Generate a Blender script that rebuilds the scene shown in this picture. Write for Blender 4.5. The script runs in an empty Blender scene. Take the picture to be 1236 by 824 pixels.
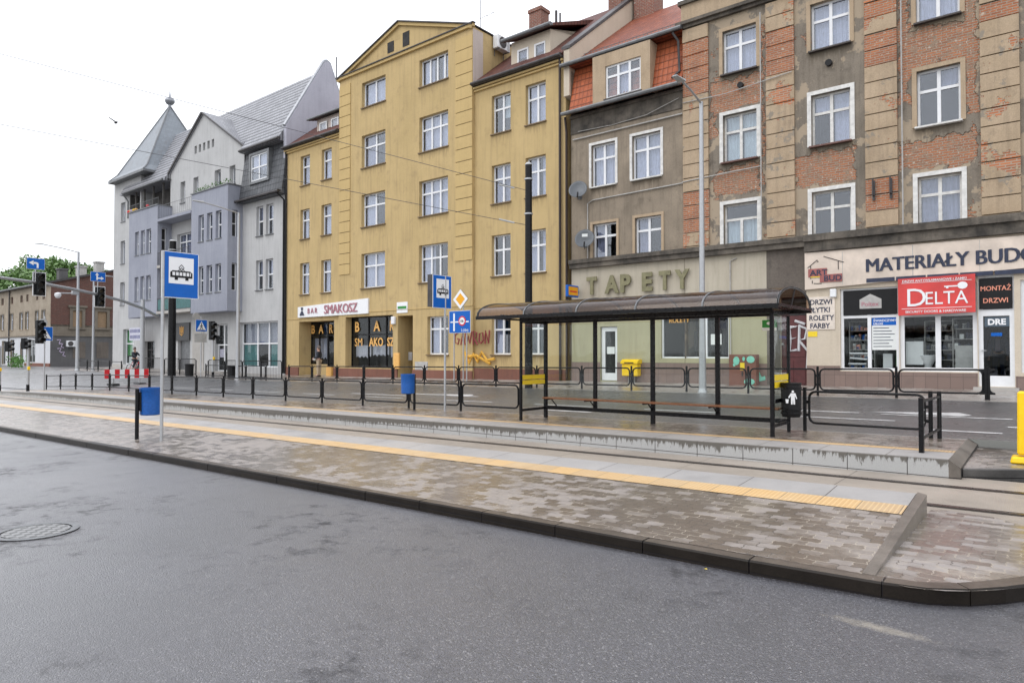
import bpy, bmesh, math, random
from mathutils import Vector, Matrix
random.seed(7)
R = math.radians
scene = bpy.context.scene
COL = scene.collection
# ---------------------------------------------------------------- camera
cd = bpy.data.cameras.new('camera'); cam = bpy.data.objects.new('camera', cd); COL.objects.link(cam)
cd.sensor_width = 36; cd.lens = 24.0; cd.clip_end = 6000
TH = math.pi/2 - math.atan(1055/824); PI_ = math.atan(15/824)
f0 = Vector((-math.sin(TH), math.cos(TH), 0)); rt = Vector((math.cos(TH), math.sin(TH), 0)); u0_ = Vector((0, 0, 1))
fw = f0*math.cos(PI_) + u0_*math.sin(PI_); up = u0_*math.cos(PI_) - f0*math.sin(PI_)
cm = Matrix((rt, up, -fw)).transposed().to_4x4(); cm.translation = (0, 0, 1.85)
cam.matrix_world = cm
scene.camera = cam
# ---------------------------------------------------------------- sky (overcast) and weak soft sun
SUN_EL, SUN_AZ = R(52), R(200)       # azimuth: from where the light comes, clockwise from +Y
w = bpy.data.worlds.new("World"); scene.world = w; w.use_nodes = True
nt = w.node_tree; nt.nodes.clear(); N = nt.nodes.new; L = nt.links.new
out = N('ShaderNodeOutputWorld'); bg = N('ShaderNodeBackground'); L(bg.outputs[0], out.inputs[0])
sky = N('ShaderNodeTexSky'); sky.sky_type = 'NISHITA'; sky.sun_disc = False; sky.sun_elevation = SUN_EL; sky.sun_rotation = SUN_AZ
hs = N('ShaderNodeHueSaturation'); hs.inputs['Saturation'].default_value = .25; L(sky.outputs[0], hs.inputs['Color'])
tc = N('ShaderNodeTexCoord'); sp = N('ShaderNodeSeparateXYZ'); L(tc.outputs['Generated'], sp.inputs[0])
ramp = N('ShaderNodeValToRGB'); L(sp.outputs[2], ramp.inputs[0])
cr = ramp.color_ramp; cr.elements[0].position = 0.0; cr.elements[0].color = (14.2, 14.5, 15.0, 1); cr.elements[1].position = 1.0; cr.elements[1].color = (21.5, 22, 24, 1)
e_ = cr.elements.new(.25); e_.color = (17, 17.4, 18.2, 1)
nz = N('ShaderNodeTexNoise'); nz.inputs['Scale'].default_value = 2.2; nz.inputs['Detail'].default_value = 4; L(tc.outputs['Generated'], nz.inputs['Vector'])
mr = N('ShaderNodeMapRange'); mr.inputs[1].default_value = .3; mr.inputs[2].default_value = .7; mr.inputs[3].default_value = .93; mr.inputs[4].default_value = 1.05; L(nz.outputs[0], mr.inputs[0])
vm = N('ShaderNodeVectorMath'); vm.operation = 'SCALE'; L(ramp.outputs[0], vm.inputs[0]); L(mr.outputs[0], vm.inputs['Scale'])
mx = N('ShaderNodeMixRGB'); mx.inputs[0].default_value = .85; L(hs.outputs[0], mx.inputs[1]); L(vm.outputs[0], mx.inputs[2]); L(mx.outputs[0], bg.inputs[0])
bg.inputs[1].default_value = .1
sl = bpy.data.lights.new('sun', 'SUN'); sl.energy = .9; sl.angle = R(35); sl.color = (1, .97, .93)
so = bpy.data.objects.new('sun', sl); COL.objects.link(so)
d_ = Vector((math.sin(SUN_AZ)*math.cos(SUN_EL), math.cos(SUN_AZ)*math.cos(SUN_EL), math.sin(SUN_EL)))
so.rotation_euler = d_.to_track_quat('Z', 'Y').to_euler(); so.location = d_*60
vs = scene.view_settings; vs.view_transform = 'Standard'; vs.look = 'None'; vs.exposure = 0.0; vs.gamma = 1; vs.use_curve_mapping = False
# ---------------------------------------------------------------- frames
A_ = R(1.27); O_ = Vector((0, 24.77, 0)); E_ = Vector((math.cos(A_), -math.sin(A_), 0)); N_ = Vector((-math.sin(A_), -math.cos(A_), 0))
def F(u, w, z): return O_ + E_*u + N_*w + Vector((0, 0, z))
def lerp(x, xs, ys):
    if x <= xs[0]: return ys[0]
    for i in range(1, len(xs)):
        if x <= xs[i]:
            t = (x-xs[i-1])/(xs[i]-xs[i-1]); return ys[i-1]*(1-t) + ys[i]*t
    return ys[-1]
def zfar(x): return lerp(x, [-140, -80, -62, -50, -38, 0, 40], [.6, .62, .72, .62, .53, .83, 1.1])
def zs(x): return .0082*max(x, -60)
def p2h(x): return lerp(x, [-50, -46, -42, -38, 100], [.03, .15, .24, .28, .28])
def facY(x): return 24.77 - .0222*x
def gz(x, y):
    s = zs(x)
    if x < -50 and y < 15.35: return s+.02
    if y < 5.87: return s
    if y < 8.95: return s+.12+.16*(y-5.87)/3.08
    if y < 12.1: return s
    if y < 15.35: return s+p2h(x)
    f = zfar(x); a = s+.15; b = f-.35
    if y < 21.8: return a+(b-a)*(y-15.35)/6.45
    return f-.22+.22*min(1, (y-21.8)/(facY(x)-21.8))
# ---------------------------------------------------------------- mesh building
class MB:
    def __init__(s, fn=None): s.v = []; s.f = []; s.m = []; s.fn = fn; s.cur = 0
    def add(s, vs, fs):
        b = len(s.v); s.v += [tuple(p) for p in vs]
        for f in fs: s.f.append(tuple(b+i for i in f)); s.m.append(s.cur)
        return s
    def box(s, x0, x1, y0, y1, z0, z1):
        return s.add([(x, y, z) for z in (z0, z1) for y in (y0, y1) for x in (x0, x1)],
                     [(0, 2, 3, 1), (4, 5, 7, 6), (0, 1, 5, 4), (2, 6, 7, 3), (0, 4, 6, 2), (1, 3, 7, 5)])
    def hexa(s, pts):   # 8 points: bottom 4 ccw, top 4 ccw
        return s.add(pts, [(0, 3, 2, 1), (4, 5, 6, 7), (0, 1, 5, 4), (1, 2, 6, 5), (2, 3, 7, 6), (3, 0, 4, 7)])
    def prism(s, poly, a, b, ax='y'):     # poly 2D extruded between a and b along axis
        n = len(poly)
        def P(p, t):
            return (p[0], t, p[1]) if ax == 'y' else ((t, p[0], p[1]) if ax == 'x' else (p[0], p[1], t))
        vs_ = [P(p, a) for p in poly]+[P(p, b) for p in poly]
        return s.add(vs_, [tuple(range(n)), tuple(range(2*n-1, n-1, -1))]+[(i, (i+1) % n, (i+1) % n+n, i+n) for i in range(n)])
    def tube(s, pts, r, n=8, closed=False, r2=None):
        pts = [Vector(p) for p in pts]; k = len(pts); rings = []
        prev = None
        for i, p in enumerate(pts):
            if closed: t = (pts[(i+1) % k]-pts[i-1]).normalized()
            else: t = ((pts[min(i+1, k-1)]-pts[max(i-1, 0)])).normalized()
            a = prev if prev else (Vector((0, 0, 1)) if abs(t.z) < .9 else Vector((1, 0, 0)))
            a = (a-t*a.dot(t)).normalized(); prev = a; b = t.cross(a)
            rr = r if r2 is None else r+(r2-r)*i/(k-1)
            rings.append([p+(a*math.cos(2*math.pi*j/n)+b*math.sin(2*math.pi*j/n))*rr for j in range(n)])
        vs_ = [q for rg in rings for q in rg]; fs = []
        for i in range(k if closed else k-1):
            i2 = (i+1) % k
            for j in range(n): fs.append((i*n+j, i*n+(j+1) % n, i2*n+(j+1) % n, i2*n+j))
        if not closed: fs += [tuple(range(n-1, -1, -1)), tuple((k-1)*n+j for j in range(n))]
        return s.add(vs_, fs)
    def cyl(s, x, y, z0, z1, r, n=16, r2=None): return s.tube([(x, y, z0), (x, y, z1)], r, n, r2=r2)
    def lathe(s, x, y, prof, n=20):
        vs_ = []; k = len(prof)
        for r, z in prof: vs_ += [(x+r*math.cos(2*math.pi*j/n), y+r*math.sin(2*math.pi*j/n), z) for j in range(n)]
        fs = [(i*n+j, i*n+(j+1) % n, (i+1)*n+(j+1) % n, (i+1)*n+j) for i in range(k-1) for j in range(n)]
        fs += [tuple(range(n-1, -1, -1)), tuple((k-1)*n+j for j in range(n))]
        return s.add(vs_, fs)
def obj(name, mb, mat, parent=None, bev=0, smooth=False, loc=None, rot=None):
    me = bpy.data.meshes.new(name); vv = mb.v
    if mb.fn: vv = [mb.fn(p) for p in vv]
    me.from_pydata([tuple(p) for p in vv], [], mb.f)
    mats = mat if isinstance(mat, (list, tuple)) else [mat]
    for m in mats: me.materials.append(m)
    if len(mats) > 1: me.polygons.foreach_set('material_index', mb.m)
    bm = bmesh.new(); bm.from_mesh(me); bmesh.ops.recalc_face_normals(bm, faces=bm.faces)
    if bev:
        ed = [e for e in bm.edges if len(e.link_faces) == 2 and e.calc_face_angle(0) > .6]
        bmesh.ops.bevel(bm, geom=ed, offset=bev, segments=1, affect='EDGES', clamp_overlap=True)
    bm.to_mesh(me); bm.free()
    if smooth: me.polygons.foreach_set('use_smooth', [True]*len(me.polygons)); me.set_sharp_from_angle(angle=R(40))
    o = bpy.data.objects.new(name, me); COL.objects.link(o)
    if parent: o.parent = parent
    if loc is not None: o.location = loc
    if rot is not None: o.rotation_euler = (0, 0, rot)
    return o
def tag(o, label, cat, group=None, kind=None):
    if label: o['label'] = label
    if cat: o['category'] = cat
    if group: o['group'] = group
    if kind: o['kind'] = kind
    return o
def thing(name, label, cat, loc, rot=0, group=None):
    o = bpy.data.objects.new(name, None); COL.objects.link(o); o.location = loc; o.rotation_euler = (0, 0, rot)
    o.empty_display_size = .2
    return tag(o, label, cat, group)
def struct(name, mb, mat, **k):
    o = obj(name, mb, mat, **k); o['kind'] = 'structure'; return o
def kids(o): return [c for c in COL.objects if c.parent == o]
def dup(root, loc, rot, label):
    r = root.copy(); COL.objects.link(r); r.location = loc; r.rotation_euler = (0, 0, rot); r['label'] = label
    for ch in kids(root):
        c = ch.copy(); COL.objects.link(c); c.parent = r
        for g in kids(ch):
            d = g.copy(); COL.objects.link(d); d.parent = c
    return r
def bold_mb(s, size, depth, fn, sx=1.0, n=3, d=.012):
    mb = MB(fn)
    for i in range(n): text_mb(s, size, depth+.003*i, 0, mb=mb, sx=sx, at=((i-(n-1)/2)*d, -.0015*i, (i % 2)*d*.3))
    return mb
def text_mb(s, size, depth=.02, bold=0.0, fn=None, align='LEFT', sx=1.0, mb=None, at=(0, 0, 0), shear=0):
    # letters standing in the XZ plane facing -y, origin at baseline
    cu = bpy.data.curves.new('txt', 'FONT'); cu.body = s; cu.size = size; cu.extrude = depth/2; cu.offset = bold; cu.align_x = align; cu.resolution_u = 3; cu.shear = shear
    o = bpy.data.objects.new('txt', cu); COL.objects.link(o)
    dg = bpy.context.evaluated_depsgraph_get(); me = bpy.data.meshes.new_from_object(o.evaluated_get(dg))
    mb = mb or MB(fn)
    mb.add([(at[0]+v.co.x*sx, at[1]-v.co.z-depth/2, at[2]+v.co.y) for v in me.vertices], [tuple(p.vertices) for p in me.polygons])
    bpy.data.objects.remove(o); bpy.data.curves.remove(cu); bpy.data.meshes.remove(me)
    return mb
# ---------------------------------------------------------------- materials
class NB:   # small node helper
    def __init__(s, name):
        s.m = bpy.data.materials.new(name); s.m.use_nodes = True; s.t = s.m.node_tree; s.t.nodes.clear()
        s.out = s.t.nodes.new('ShaderNodeOutputMaterial'); s.b = s.t.nodes.new('ShaderNodeBsdfPrincipled'); s.t.links.new(s.b.outputs[0], s.out.inputs[0])
        s.tc = s.t.nodes.new('ShaderNodeTexCoord'); s.P = s.tc.outputs['Object']
    def n(s, ty, **k):
        x = s.t.nodes.new(ty)
        for a, v in k.items(): setattr(x, a, v)
        return x
    def link(s, a, b):
        if hasattr(a, 'links') or hasattr(a, 'is_linked'): s.t.links.new(a, b)
        else:
            if isinstance(a, (tuple, list)) and len(a) == 3 and b.type == 'RGBA': a = (*a, 1)
            b.default_value = a
    def math(s, op, a, b=0.0, clamp=False):
        x = s.n('ShaderNodeMath', operation=op, use_clamp=clamp); s.link(a, x.inputs[0]); s.link(b, x.inputs[1]); return x.outputs[0]
    def mix(s, f, a, b, mode='MIX'):
        x = s.n('ShaderNodeMixRGB', blend_type=mode); s.link(f, x.inputs[0]); s.link(a, x.inputs[1]); s.link(b, x.inputs[2]); return x.outputs[0]
    def map(s, vec, sc=(1, 1, 1), loc=(0, 0, 0)):
        x = s.n('ShaderNodeMapping'); s.link(vec, x.inputs[0]); x.inputs['Scale'].default_value = sc; x.inputs['Location'].default_value = loc; return x.outputs[0]
    def noise(s, scale, detail=3, vec=None, rough=.55, dist=0.0):
        x = s.n('ShaderNodeTexNoise'); s.link(vec or s.P, x.inputs['Vector']); x.inputs['Scale'].default_value = scale; x.inputs['Detail'].default_value = detail
        x.inputs['Roughness'].default_value = rough; x.inputs['Distortion'].default_value = dist; return x.outputs[0]
    def ramp(s, f, a, b, lo=0.0, hi=1.0):   # map range a..b -> lo..hi, clamped
        x = s.n('ShaderNodeMapRange'); s.link(f, x.inputs[0])
        for i, v in enumerate((a, b, lo, hi)): x.inputs[i+1].default_value = v
        return x.outputs[0]
    def sep(s, vec=None):
        x = s.n('ShaderNodeSeparateXYZ'); s.link(vec or s.P, x.inputs[0]); return x.outputs
    def comb(s, x_, y_, z_):
        x = s.n('ShaderNodeCombineXYZ'); s.link(x_, x.inputs[0]); s.link(y_, x.inputs[1]); s.link(z_, x.inputs[2]); return x.outputs[0]
    def bump(s, h, strength=.3, dist=.01, prev=None):
        x = s.n('ShaderNodeBump'); s.link(h, x.inputs['Height']); x.inputs['Strength'].default_value = strength; x.inputs['Distance'].default_value = dist
        if prev: s.link(prev, x.inputs['Normal'])
        s.link(x.outputs[0], s.b.inputs['Normal']); return x.outputs[0]
    def brick(s, vec, bw, rh, mortar=.01, off=.5, c1=(1, 1, 1), c2=(0, 0, 0), cm_=(.5, .5, .5), bias=0.0, smooth=.1):
        x = s.n('ShaderNodeTexBrick'); s.link(vec, x.inputs['Vector']); x.offset = off; x.inputs['Scale'].default_value = 1
        for nm, v in (('Color1', c1), ('Color2', c2), ('Mortar', cm_)): x.inputs[nm].default_value = (*v, 1)
        x.inputs['Mortar Size'].default_value = mortar; x.inputs['Mortar Smooth'].default_value = smooth; x.inputs['Bias'].default_value = bias
        x.inputs['Brick Width'].default_value = bw; x.inputs['Row Height'].default_value = rh; return x.outputs
    def set(s, col=None, rough=None, metal=None, ior=None, spec=None):
        for k, v in (('Base Color', col), ('Roughness', rough), ('Metallic', metal), ('IOR', ior), ('Specular IOR Level', spec)):
            if v is not None: s.link(v, s.b.inputs[k])
        return s.m
def simple(name, col, rough=.5, metal=0, var=.12, vs_=6, bump=0.0, bs=60, dirt=0.0, spec=None):
    k = NB(name); n1 = k.noise(vs_, 4); c = k.mix(k.ramp(n1, .3, .7), tuple(x*(1-var) for x in col), tuple(min(1, x*(1+var)) for x in col))
    if dirt:
        n2 = k.noise(1.3, 5); c = k.mix(k.math('MULTIPLY', k.ramp(n2, .45, .7), dirt), c, (.09, .08, .07))
    r = k.ramp(k.noise(vs_*2.3, 3), .3, .7, max(.02, rough-.08), min(1, rough+.08))
    k.set(c, r, metal, spec=spec)
    if bump: k.bump(k.noise(bs, 3), bump, .004)
    return k.m
M = {}
M['black'] = simple('black_powder_coat', (.007, .007, .008), .3, spec=.22)
M['blackm'] = simple('black_plastic', (.01, .01, .011), .45, spec=.25)
M['signal'] = simple('signal_black', (.01, .011, .012), .45, spec=.25)
M['lens'] = simple('signal_lens', (.012, .012, .012), .15)
M['steel'] = simple('galvanised_steel', (.42, .43, .44), .42, .55, .08, 12)
M['greypaint'] = simple('grey_paint', (.42, .43, .43), .45, 0, .07)
M['white'] = simple('white_plastic', (.74, .75, .76), .35, 0, .04)
M['whitewood'] = simple('flaking_white_wood', (.64, .63, .6), .6, 0, .16, 7, .15, 40)
M['sill'] = simple('dark_sill', (.06, .05, .045), .6, 0, .3)
M['sillred'] = simple('red_sill', (.14, .07, .055), .6, 0, .3)
M['silly'] = simple('brown_sill', (.17, .115, .06), .6, 0, .2)
M['blue'] = simple('traffic_blue', (.0, .105, .45), .38, 0, .05, spec=.3)
M['bluebin'] = simple('blue_bin_plastic', (.003, .085, .34), .42, 0, .2, 25)
M['signwhite'] = simple('sign_white', (.78, .79, .8), .35, 0, .03)
M['red'] = simple('red_film', (.62, .02, .03), .4, 0, .1)
M['yellow'] = simple('yellow_plastic', (.85, .55, .0), .38, 0, .08)
M['yellowp'] = simple('yellow_paint', (.8, .58, .02), .45, 0, .06)
M['amber'] = simple('amber_film', (.8, .36, .0), .4, 0, .05)
M['zinc'] = simple('zinc_gutter', (.16, .165, .17), .45, .4, .2, 4)
M['darkmetal'] = simple('dark_flashing', (.055, .05, .05), .5, .2, .3, 4)
M['brownpipe'] = simple('brown_pipe', (.04, .028, .024), .45, 0, .2, spec=.3)
M['wood'] = simple('varnished_bench_wood', (.19, .075, .03), .35, 0, .3, 14)
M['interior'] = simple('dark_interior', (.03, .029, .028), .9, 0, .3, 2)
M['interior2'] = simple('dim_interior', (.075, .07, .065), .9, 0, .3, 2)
M['curtain'] = simple('lace_curtain', (.52, .52, .59), .9, 0, .12, 9)
M['curtain2'] = simple('grey_curtain', (.33, .33, .4), .9, 0, .15, 6)
M['blind'] = simple('window_blind', (.55, .62, .6), .8, 0, .08)
M['navy'] = simple('navy_letter', (.02, .028, .06), .5, 0, .3, 12)
M['signred'] = simple('delta_red', (.6, .05, .045), .42, 0, .22, 1.4)
M['signbrown'] = simple('faded_red_print', (.32, .1, .09), .5, 0, .15)
M['letteryel'] = simple('faded_yellow_letters', (.75, .42, .12), .6, 0, .15, 20)
M['letterorg'] = simple('salmon_letters', (.75, .3, .2), .5, 0, .1)
M['olive'] = simple('olive_letter', (.2, .185, .1), .6, 0, .2)
M['maroon'] = simple('maroon_door', (.085, .02, .02), .45, 0, .2)
M['fadedmar'] = simple('faded_maroon_print', (.4, .17, .2), .6, 0, .1)
M['conduit'] = simple('grey_conduit', (.4, .39, .37), .6, 0, .15)
M['rubber'] = simple('wire_grey', (.06, .06, .065), .6)
M['skin'] = simple('skin', (.45, .27, .2), .5); M['hair'] = simple('grey_hair', (.12, .1, .09), .8)
M['jacketdk'] = simple('dark_jacket', (.016, .02, .03), .8); M['trouserb'] = simple('beige_trousers', (.4, .32, .22), .85)
M['jacketbl'] = simple('blue_grey_jacket', (.09, .12, .2), .8); M['jeans'] = simple('jeans', (.03, .05, .1), .85); M['shirt'] = simple('lilac_shirt', (.5, .42, .55), .8)
M['greenpanel'] = simple('green_signage', (.02, .22, .03), .5, 0, .3)
M['mint'] = simple('mint_graffiti', (.2, .55, .42), .6, 0, .1); M['graffwhite'] = simple('white_spray', (.55, .55, .56), .6, 0, .15, 15)
M['graffred'] = simple('red_spray', (.3, .06, .06), .7, 0, .2); M['graffor'] = simple('orange_spray', (.75, .42, .06), .7, 0, .2)
M['paper'] = simple('paper_notice', (.7, .72, .7), .6, 0, .06)
M['teal'] = simple('teal_film', (.06, .2, .2), .4, 0, .2)
M['ceramic'] = simple('ceramic', (.7, .7, .7), .15, 0, .03)
M['roadpaint'] = simple('road_marking_paint', (.5, .5, .49), .45, 0, .25, 5)
M['bark'] = simple('bark', (.06, .05, .04), .9, 0, .3, 5, .5, 20)
M['chimbrick'] = None
# glass: fresnel mix of clear and mirror
def glass(name, tint=(.8, .82, .84), add=.03, rough=.02, boost=1.0):
    k = NB(name); t = k.t; t.nodes.remove(k.b)
    tr = k.n('ShaderNodeBsdfTransparent'); tr.inputs[0].default_value = (*tint, 1); gl = k.n('ShaderNodeBsdfGlossy'); gl.inputs['Roughness'].default_value = rough
    gl.inputs['Color'].default_value = (.95, .97, 1, 1)
    fr = k.n('ShaderNodeFresnel'); ge = k.n('ShaderNodeNewGeometry'); k.link(k.math('SUBTRACT', 1.5, k.math('MULTIPLY', ge.outputs['Backfacing'], 1.5-1/1.5)), fr.inputs['IOR'])
    bn = k.n('ShaderNodeBump'); k.link(k.noise(.9, 2), bn.inputs['Height']); bn.inputs['Strength'].default_value = .25; bn.inputs['Distance'].default_value = .02
    k.link(bn.outputs[0], gl.inputs['Normal'])
    f = k.math('ADD', k.math('MULTIPLY', fr.outputs[0], boost), add, True)
    ms = k.n('ShaderNodeMixShader'); k.link(f, ms.inputs[0]); k.link(tr.outputs[0], ms.inputs[1]); k.link(gl.outputs[0], ms.inputs[2]); k.link(ms.outputs[0], k.out.inputs[0])
    return k.m
M['glass'] = glass('window_glass', (.86, .89, .93), .05, boost=1.0)
M['shopglass'] = glass('shop_glass', (.88, .9, .9), .0, boost=.6)
M['clear'] = glass('shelter_glass', (.93, .955, .94), .0, boost=.5)
M['poly'] = glass('smoked_polycarbonate', (.62, .53, .46), .0, .1, boost=.8)
# plaster family
def plaster(name, c1, c2, stain=(.06, .055, .05), st=.5, streak=.35, bump=.25, scale=.6, zdark=None, bscale=55, rough=.85):
    k = NB(name); o = k.sep(); n1 = k.noise(scale, 5, rough=.6); c = k.mix(k.ramp(n1, .32, .68), c1, c2)
    v = k.comb(k.math('MULTIPLY', k.math('ADD', o[0], o[1]), 5.0), 0.0, k.math('MULTIPLY', o[2], .35))
    sn = k.noise(1.0, 5, v, .65); c = k.mix(k.math('MULTIPLY', k.ramp(sn, .48, .78), streak), c, stain)
    bn = k.noise(1.7, 7, rough=.7); c = k.mix(k.math('MULTIPLY', k.ramp(bn, .55, .72), st), c, stain)
    fine = k.noise(bscale, 2); c = k.mix(k.ramp(fine, .3, .7, 0, .18), c, (0, 0, 0))
    k.set(c, rough, spec=.3); k.bump(fine, bump, .01); return k
def PL(*a, **k): return plaster(*a, **k).m
M['yplaster'] = PL('yellow_plaster', (.5, .37, .175), (.58, .43, .21), (.27, .19, .105), .4, .5, .12, .5)
M['yband'] = PL('yellow_quoin_plaster', (.55, .4, .18), (.6, .44, .2), (.22, .15, .07), .15, .2, .1)
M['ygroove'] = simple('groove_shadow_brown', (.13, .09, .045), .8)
M['yplinth'] = PL('red_plinth', (.19, .085, .06), (.24, .11, .08), st=.3)
M['b4plaster'] = PL('grey_brown_plaster', (.225, .185, .14), (.34, .28, .21), (.07, .058, .045), .5, .4, .5, .9, bscale=22)
M['grime'] = PL('blackened_cornice_plaster', (.05, .045, .04), (.19, .165, .135), (.02, .02, .018), .6, .5, .5, 1.5, bscale=20)
M['greenish'] = PL('pale_olive_plaster', (.39, .37, .23), (.45, .42, .27), (.2, .18, .12), .2, .3, .08, .7)
M['cream'] = PL('cream_fascia_plaster', (.47, .42, .33), (.53, .48, .385), (.2, .17, .13), .25, .35, .1, .7)
M['darkpl'] = PL('dark_stained_plaster', (.12, .1, .085), (.18, .155, .13), st=.6, bscale=20)
M['shopcream'] = PL('cream_shop_plaster', (.58, .5, .39), (.64, .56, .45), (.3, .25, .19), .15, .15, .08, .8)
M['pilaster'] = PL('beige_pilaster_plaster', (.41, .31, .205), (.5, .385, .265), (.13, .1, .075), .3, .35, .2, .9, bscale=30)
M['greywhite'] = PL('pale_grey_render', (.47, .47, .465), (.54, .54, .535), (.25, .25, .25), .25, .4, .06, .6)
M['violet'] = PL('violet_grey_render', (.3, .315, .37), (.35, .365, .42), (.15, .16, .2), .15, .3, .06, .6)
M['party'] = PL('lilac_grey_render', (.44, .44, .5), (.5, .5, .56), (.22, .22, .26), .2, .3, .1, .6)
M['b0pale'] = PL('peeling_pale_plaster', (.3, .25, .19), (.42, .36, .28), (.15, .11, .085), .7, .4, .3, .8)
M['b0grey'] = PL('grey_base_render', (.1, .098, .1), (.14, .137, .135), st=.3, streak=.3)
M['b0band'] = PL('brown_grey_band', (.17, .145, .115), (.22, .19, .15), st=.4)
M['b0white'] = PL('white_shop_render', (.6, .61, .63), (.66, .67, .69), (.3, .3, .3), .15, .2)
M['concrete'] = PL('pale_concrete', (.42, .4, .37), (.5, .48, .45), (.2, .18, .16), .2, .1, .15, 1.2, bscale=120)
def broken():
    k = plaster('chipped_pilaster_plaster', (.41, .31, .205), (.5, .385, .265), (.13, .1, .075), .35, .4, .2, .9, bscale=30); bc = k.b.inputs['Base Color'].links[0].from_socket; o = k.sep()
    b = k.brick(k.comb(k.math('ADD', o[0], o[1]), o[2], 0.0), .27, .078, .014, c1=(.52, .19, .08), c2=(.34, .13, .065), cm_=(.38, .31, .24))
    ms = k.ramp(k.noise(.85, 7, k.map(k.P, loc=(5, 1, 8)), .66), .575, .585); gp = k.ramp(k.noise(1.7, 5, k.map(k.P, loc=(1, 1, 1)), .7), .6, .62)
    c = k.mix(gp, bc, (.27, .23, .18)); c = k.mix(ms, c, b[0]); k.link(c, k.b.inputs['Base Color']); k.bump(k.math('SUBTRACT', 1.0, ms), .8, .02); return k.m
M['pilasterb'] = broken()
M['ywhitepl'] = PL('pale_pink_render', (.55, .47, .42), (.6, .52, .47), (.3, .25, .2), .2, .3)
M['tileplinth'] = None
def brickmat(name, c1, c2, mortar, bw=.26, rh=.077, blotch=(.1, .05, .04), bl=.3, m=.012, base=None):
    k = NB(name); o = k.sep(); v = k.comb(k.math('ADD', o[0], o[1]), o[2], 0.0)
    b = k.brick(v, bw, rh, m, c1=c1, c2=c2, cm_=mortar); n1 = k.noise(1.2, 5); n2 = k.noise(30, 3)
    c = k.mix(k.math('MULTIPLY', k.ramp(n1, .5, .7), bl), b[0], blotch); c = k.mix(k.ramp(n2, .35, .65, 0, .35), c, blotch)
    c = k.mix(k.ramp(k.noise(9, 3), .62, .7), c, tuple(x*1.25 for x in mortar))
    k.set(c, .85, spec=.3); k.bump(k.math('SUBTRACT', k.ramp(n2, 0, 1, 0, .4), b[1]), .5, .012); return k
M['redbrick'] = brickmat('old_red_brick', (.52, .19, .08), (.34, .13, .065), (.38, .31, .24), bl=.25).m
M['darkbrick'] = brickmat('dark_red_brick', (.14, .05, .035), (.085, .035, .03), (.16, .12, .1)).m
M['chimbrick'] = brickmat('chimney_brick', (.3, .1, .06), (.22, .075, .05), (.3, .26, .22)).m
def tilewall(name, c, g, sx, sz):
    k = NB(name); o = k.sep(); b = k.brick(k.comb(k.math('ADD', o[0], o[1]), o[2], 0.0), sx, sz, .006, off=0, c1=c, c2=tuple(x*.86 for x in c), cm_=g)
    c_ = k.mix(k.ramp(k.noise(2, 4), .5, .75, 0, .3), b[0], (.1, .08, .07)); k.set(c_, .4); k.bump(k.math('SUBTRACT', 1.0, b[1]), .3, .004); return k.m
M['tileplinth'] = tilewall('mauve_tile_plinth', (.22, .155, .13), (.1, .075, .065), .33, .45)
# brick showing through fallen plaster on the corner tenement: patches (u0,u1,z0,z1)
def patchy(name, patches, u_off, z_off, base):
    k = plaster(name, *base, (.055, .048, .04), .6, .5, .5, .9, bscale=22)
    bc = k.b.inputs['Base Color'].links[0].from_socket
    o = k.sep(); nz_ = k.noise(1.6, 6, rough=.65); nx = k.noise(2.1, 5, k.map(k.P, loc=(7, 3, 9)), .6)
    u = k.math('ADD', o[0], k.math('MULTIPLY', k.math('SUBTRACT', nz_, .5), 1.1)); z = k.math('ADD', o[2], k.math('MULTIPLY', k.math('SUBTRACT', nx, .5), .9))
    msk = None
    for a, b, c, d in patches:
        cx, cz, hx, hz = (a+b)/2-u_off, (c+d)/2-z_off, (b-a)/2, (d-c)/2
        dx = k.math('SUBTRACT', k.math('ABSOLUTE', k.math('SUBTRACT', u, cx)), hx); dz = k.math('SUBTRACT', k.math('ABSOLUTE', k.math('SUBTRACT', z, cz)), hz)
        m = k.ramp(k.math('MAXIMUM', dx, dz), .02, -.02); msk = m if msk is None else k.math('MAXIMUM', msk, m)
    coat = k.ramp(k.noise(.75, 6, k.map(k.P, loc=(11, 5, 2)), .62), .53, .55); bc = k.mix(coat, bc, (.36, .29, .21))
    ex = k.ramp(k.noise(.9, 7, k.map(k.P, loc=(2, 9, 6)), .68), .615, .625); msk = k.math('MAXIMUM', msk, ex)
    v = k.comb(k.math('ADD', o[0], o[1]), o[2], 0.0)
    b = k.brick(v, .27, .078, .014, c1=(.52, .2, .09), c2=(.33, .14, .075), cm_=(.38, .32, .25))
    n2 = k.noise(28, 3); bcx = k.mix(k.ramp(k.noise(3.2, 7, rough=.7), .5, .6, 0, .85), b[0], (.32, .25, .18)); bcx = k.mix(k.ramp(n2, .35, .65, 0, .45), bcx, (.13, .065, .045))
    bcx = k.mix(k.ramp(k.noise(11, 3), .62, .66), bcx, (.5, .42, .34))
    c = k.mix(msk, bc, bcx); k.link(c, k.b.inputs['Base Color'])
    h = k.math('ADD', k.math('MULTIPLY', k.math('SUBTRACT', 1.0, msk), 3.0), k.math('MULTIPLY', k.math('SUBTRACT', n2, k.math('MULTIPLY', b[1], msk)), .5))
    k.bump(h, .9, .022); return k.m
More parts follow.
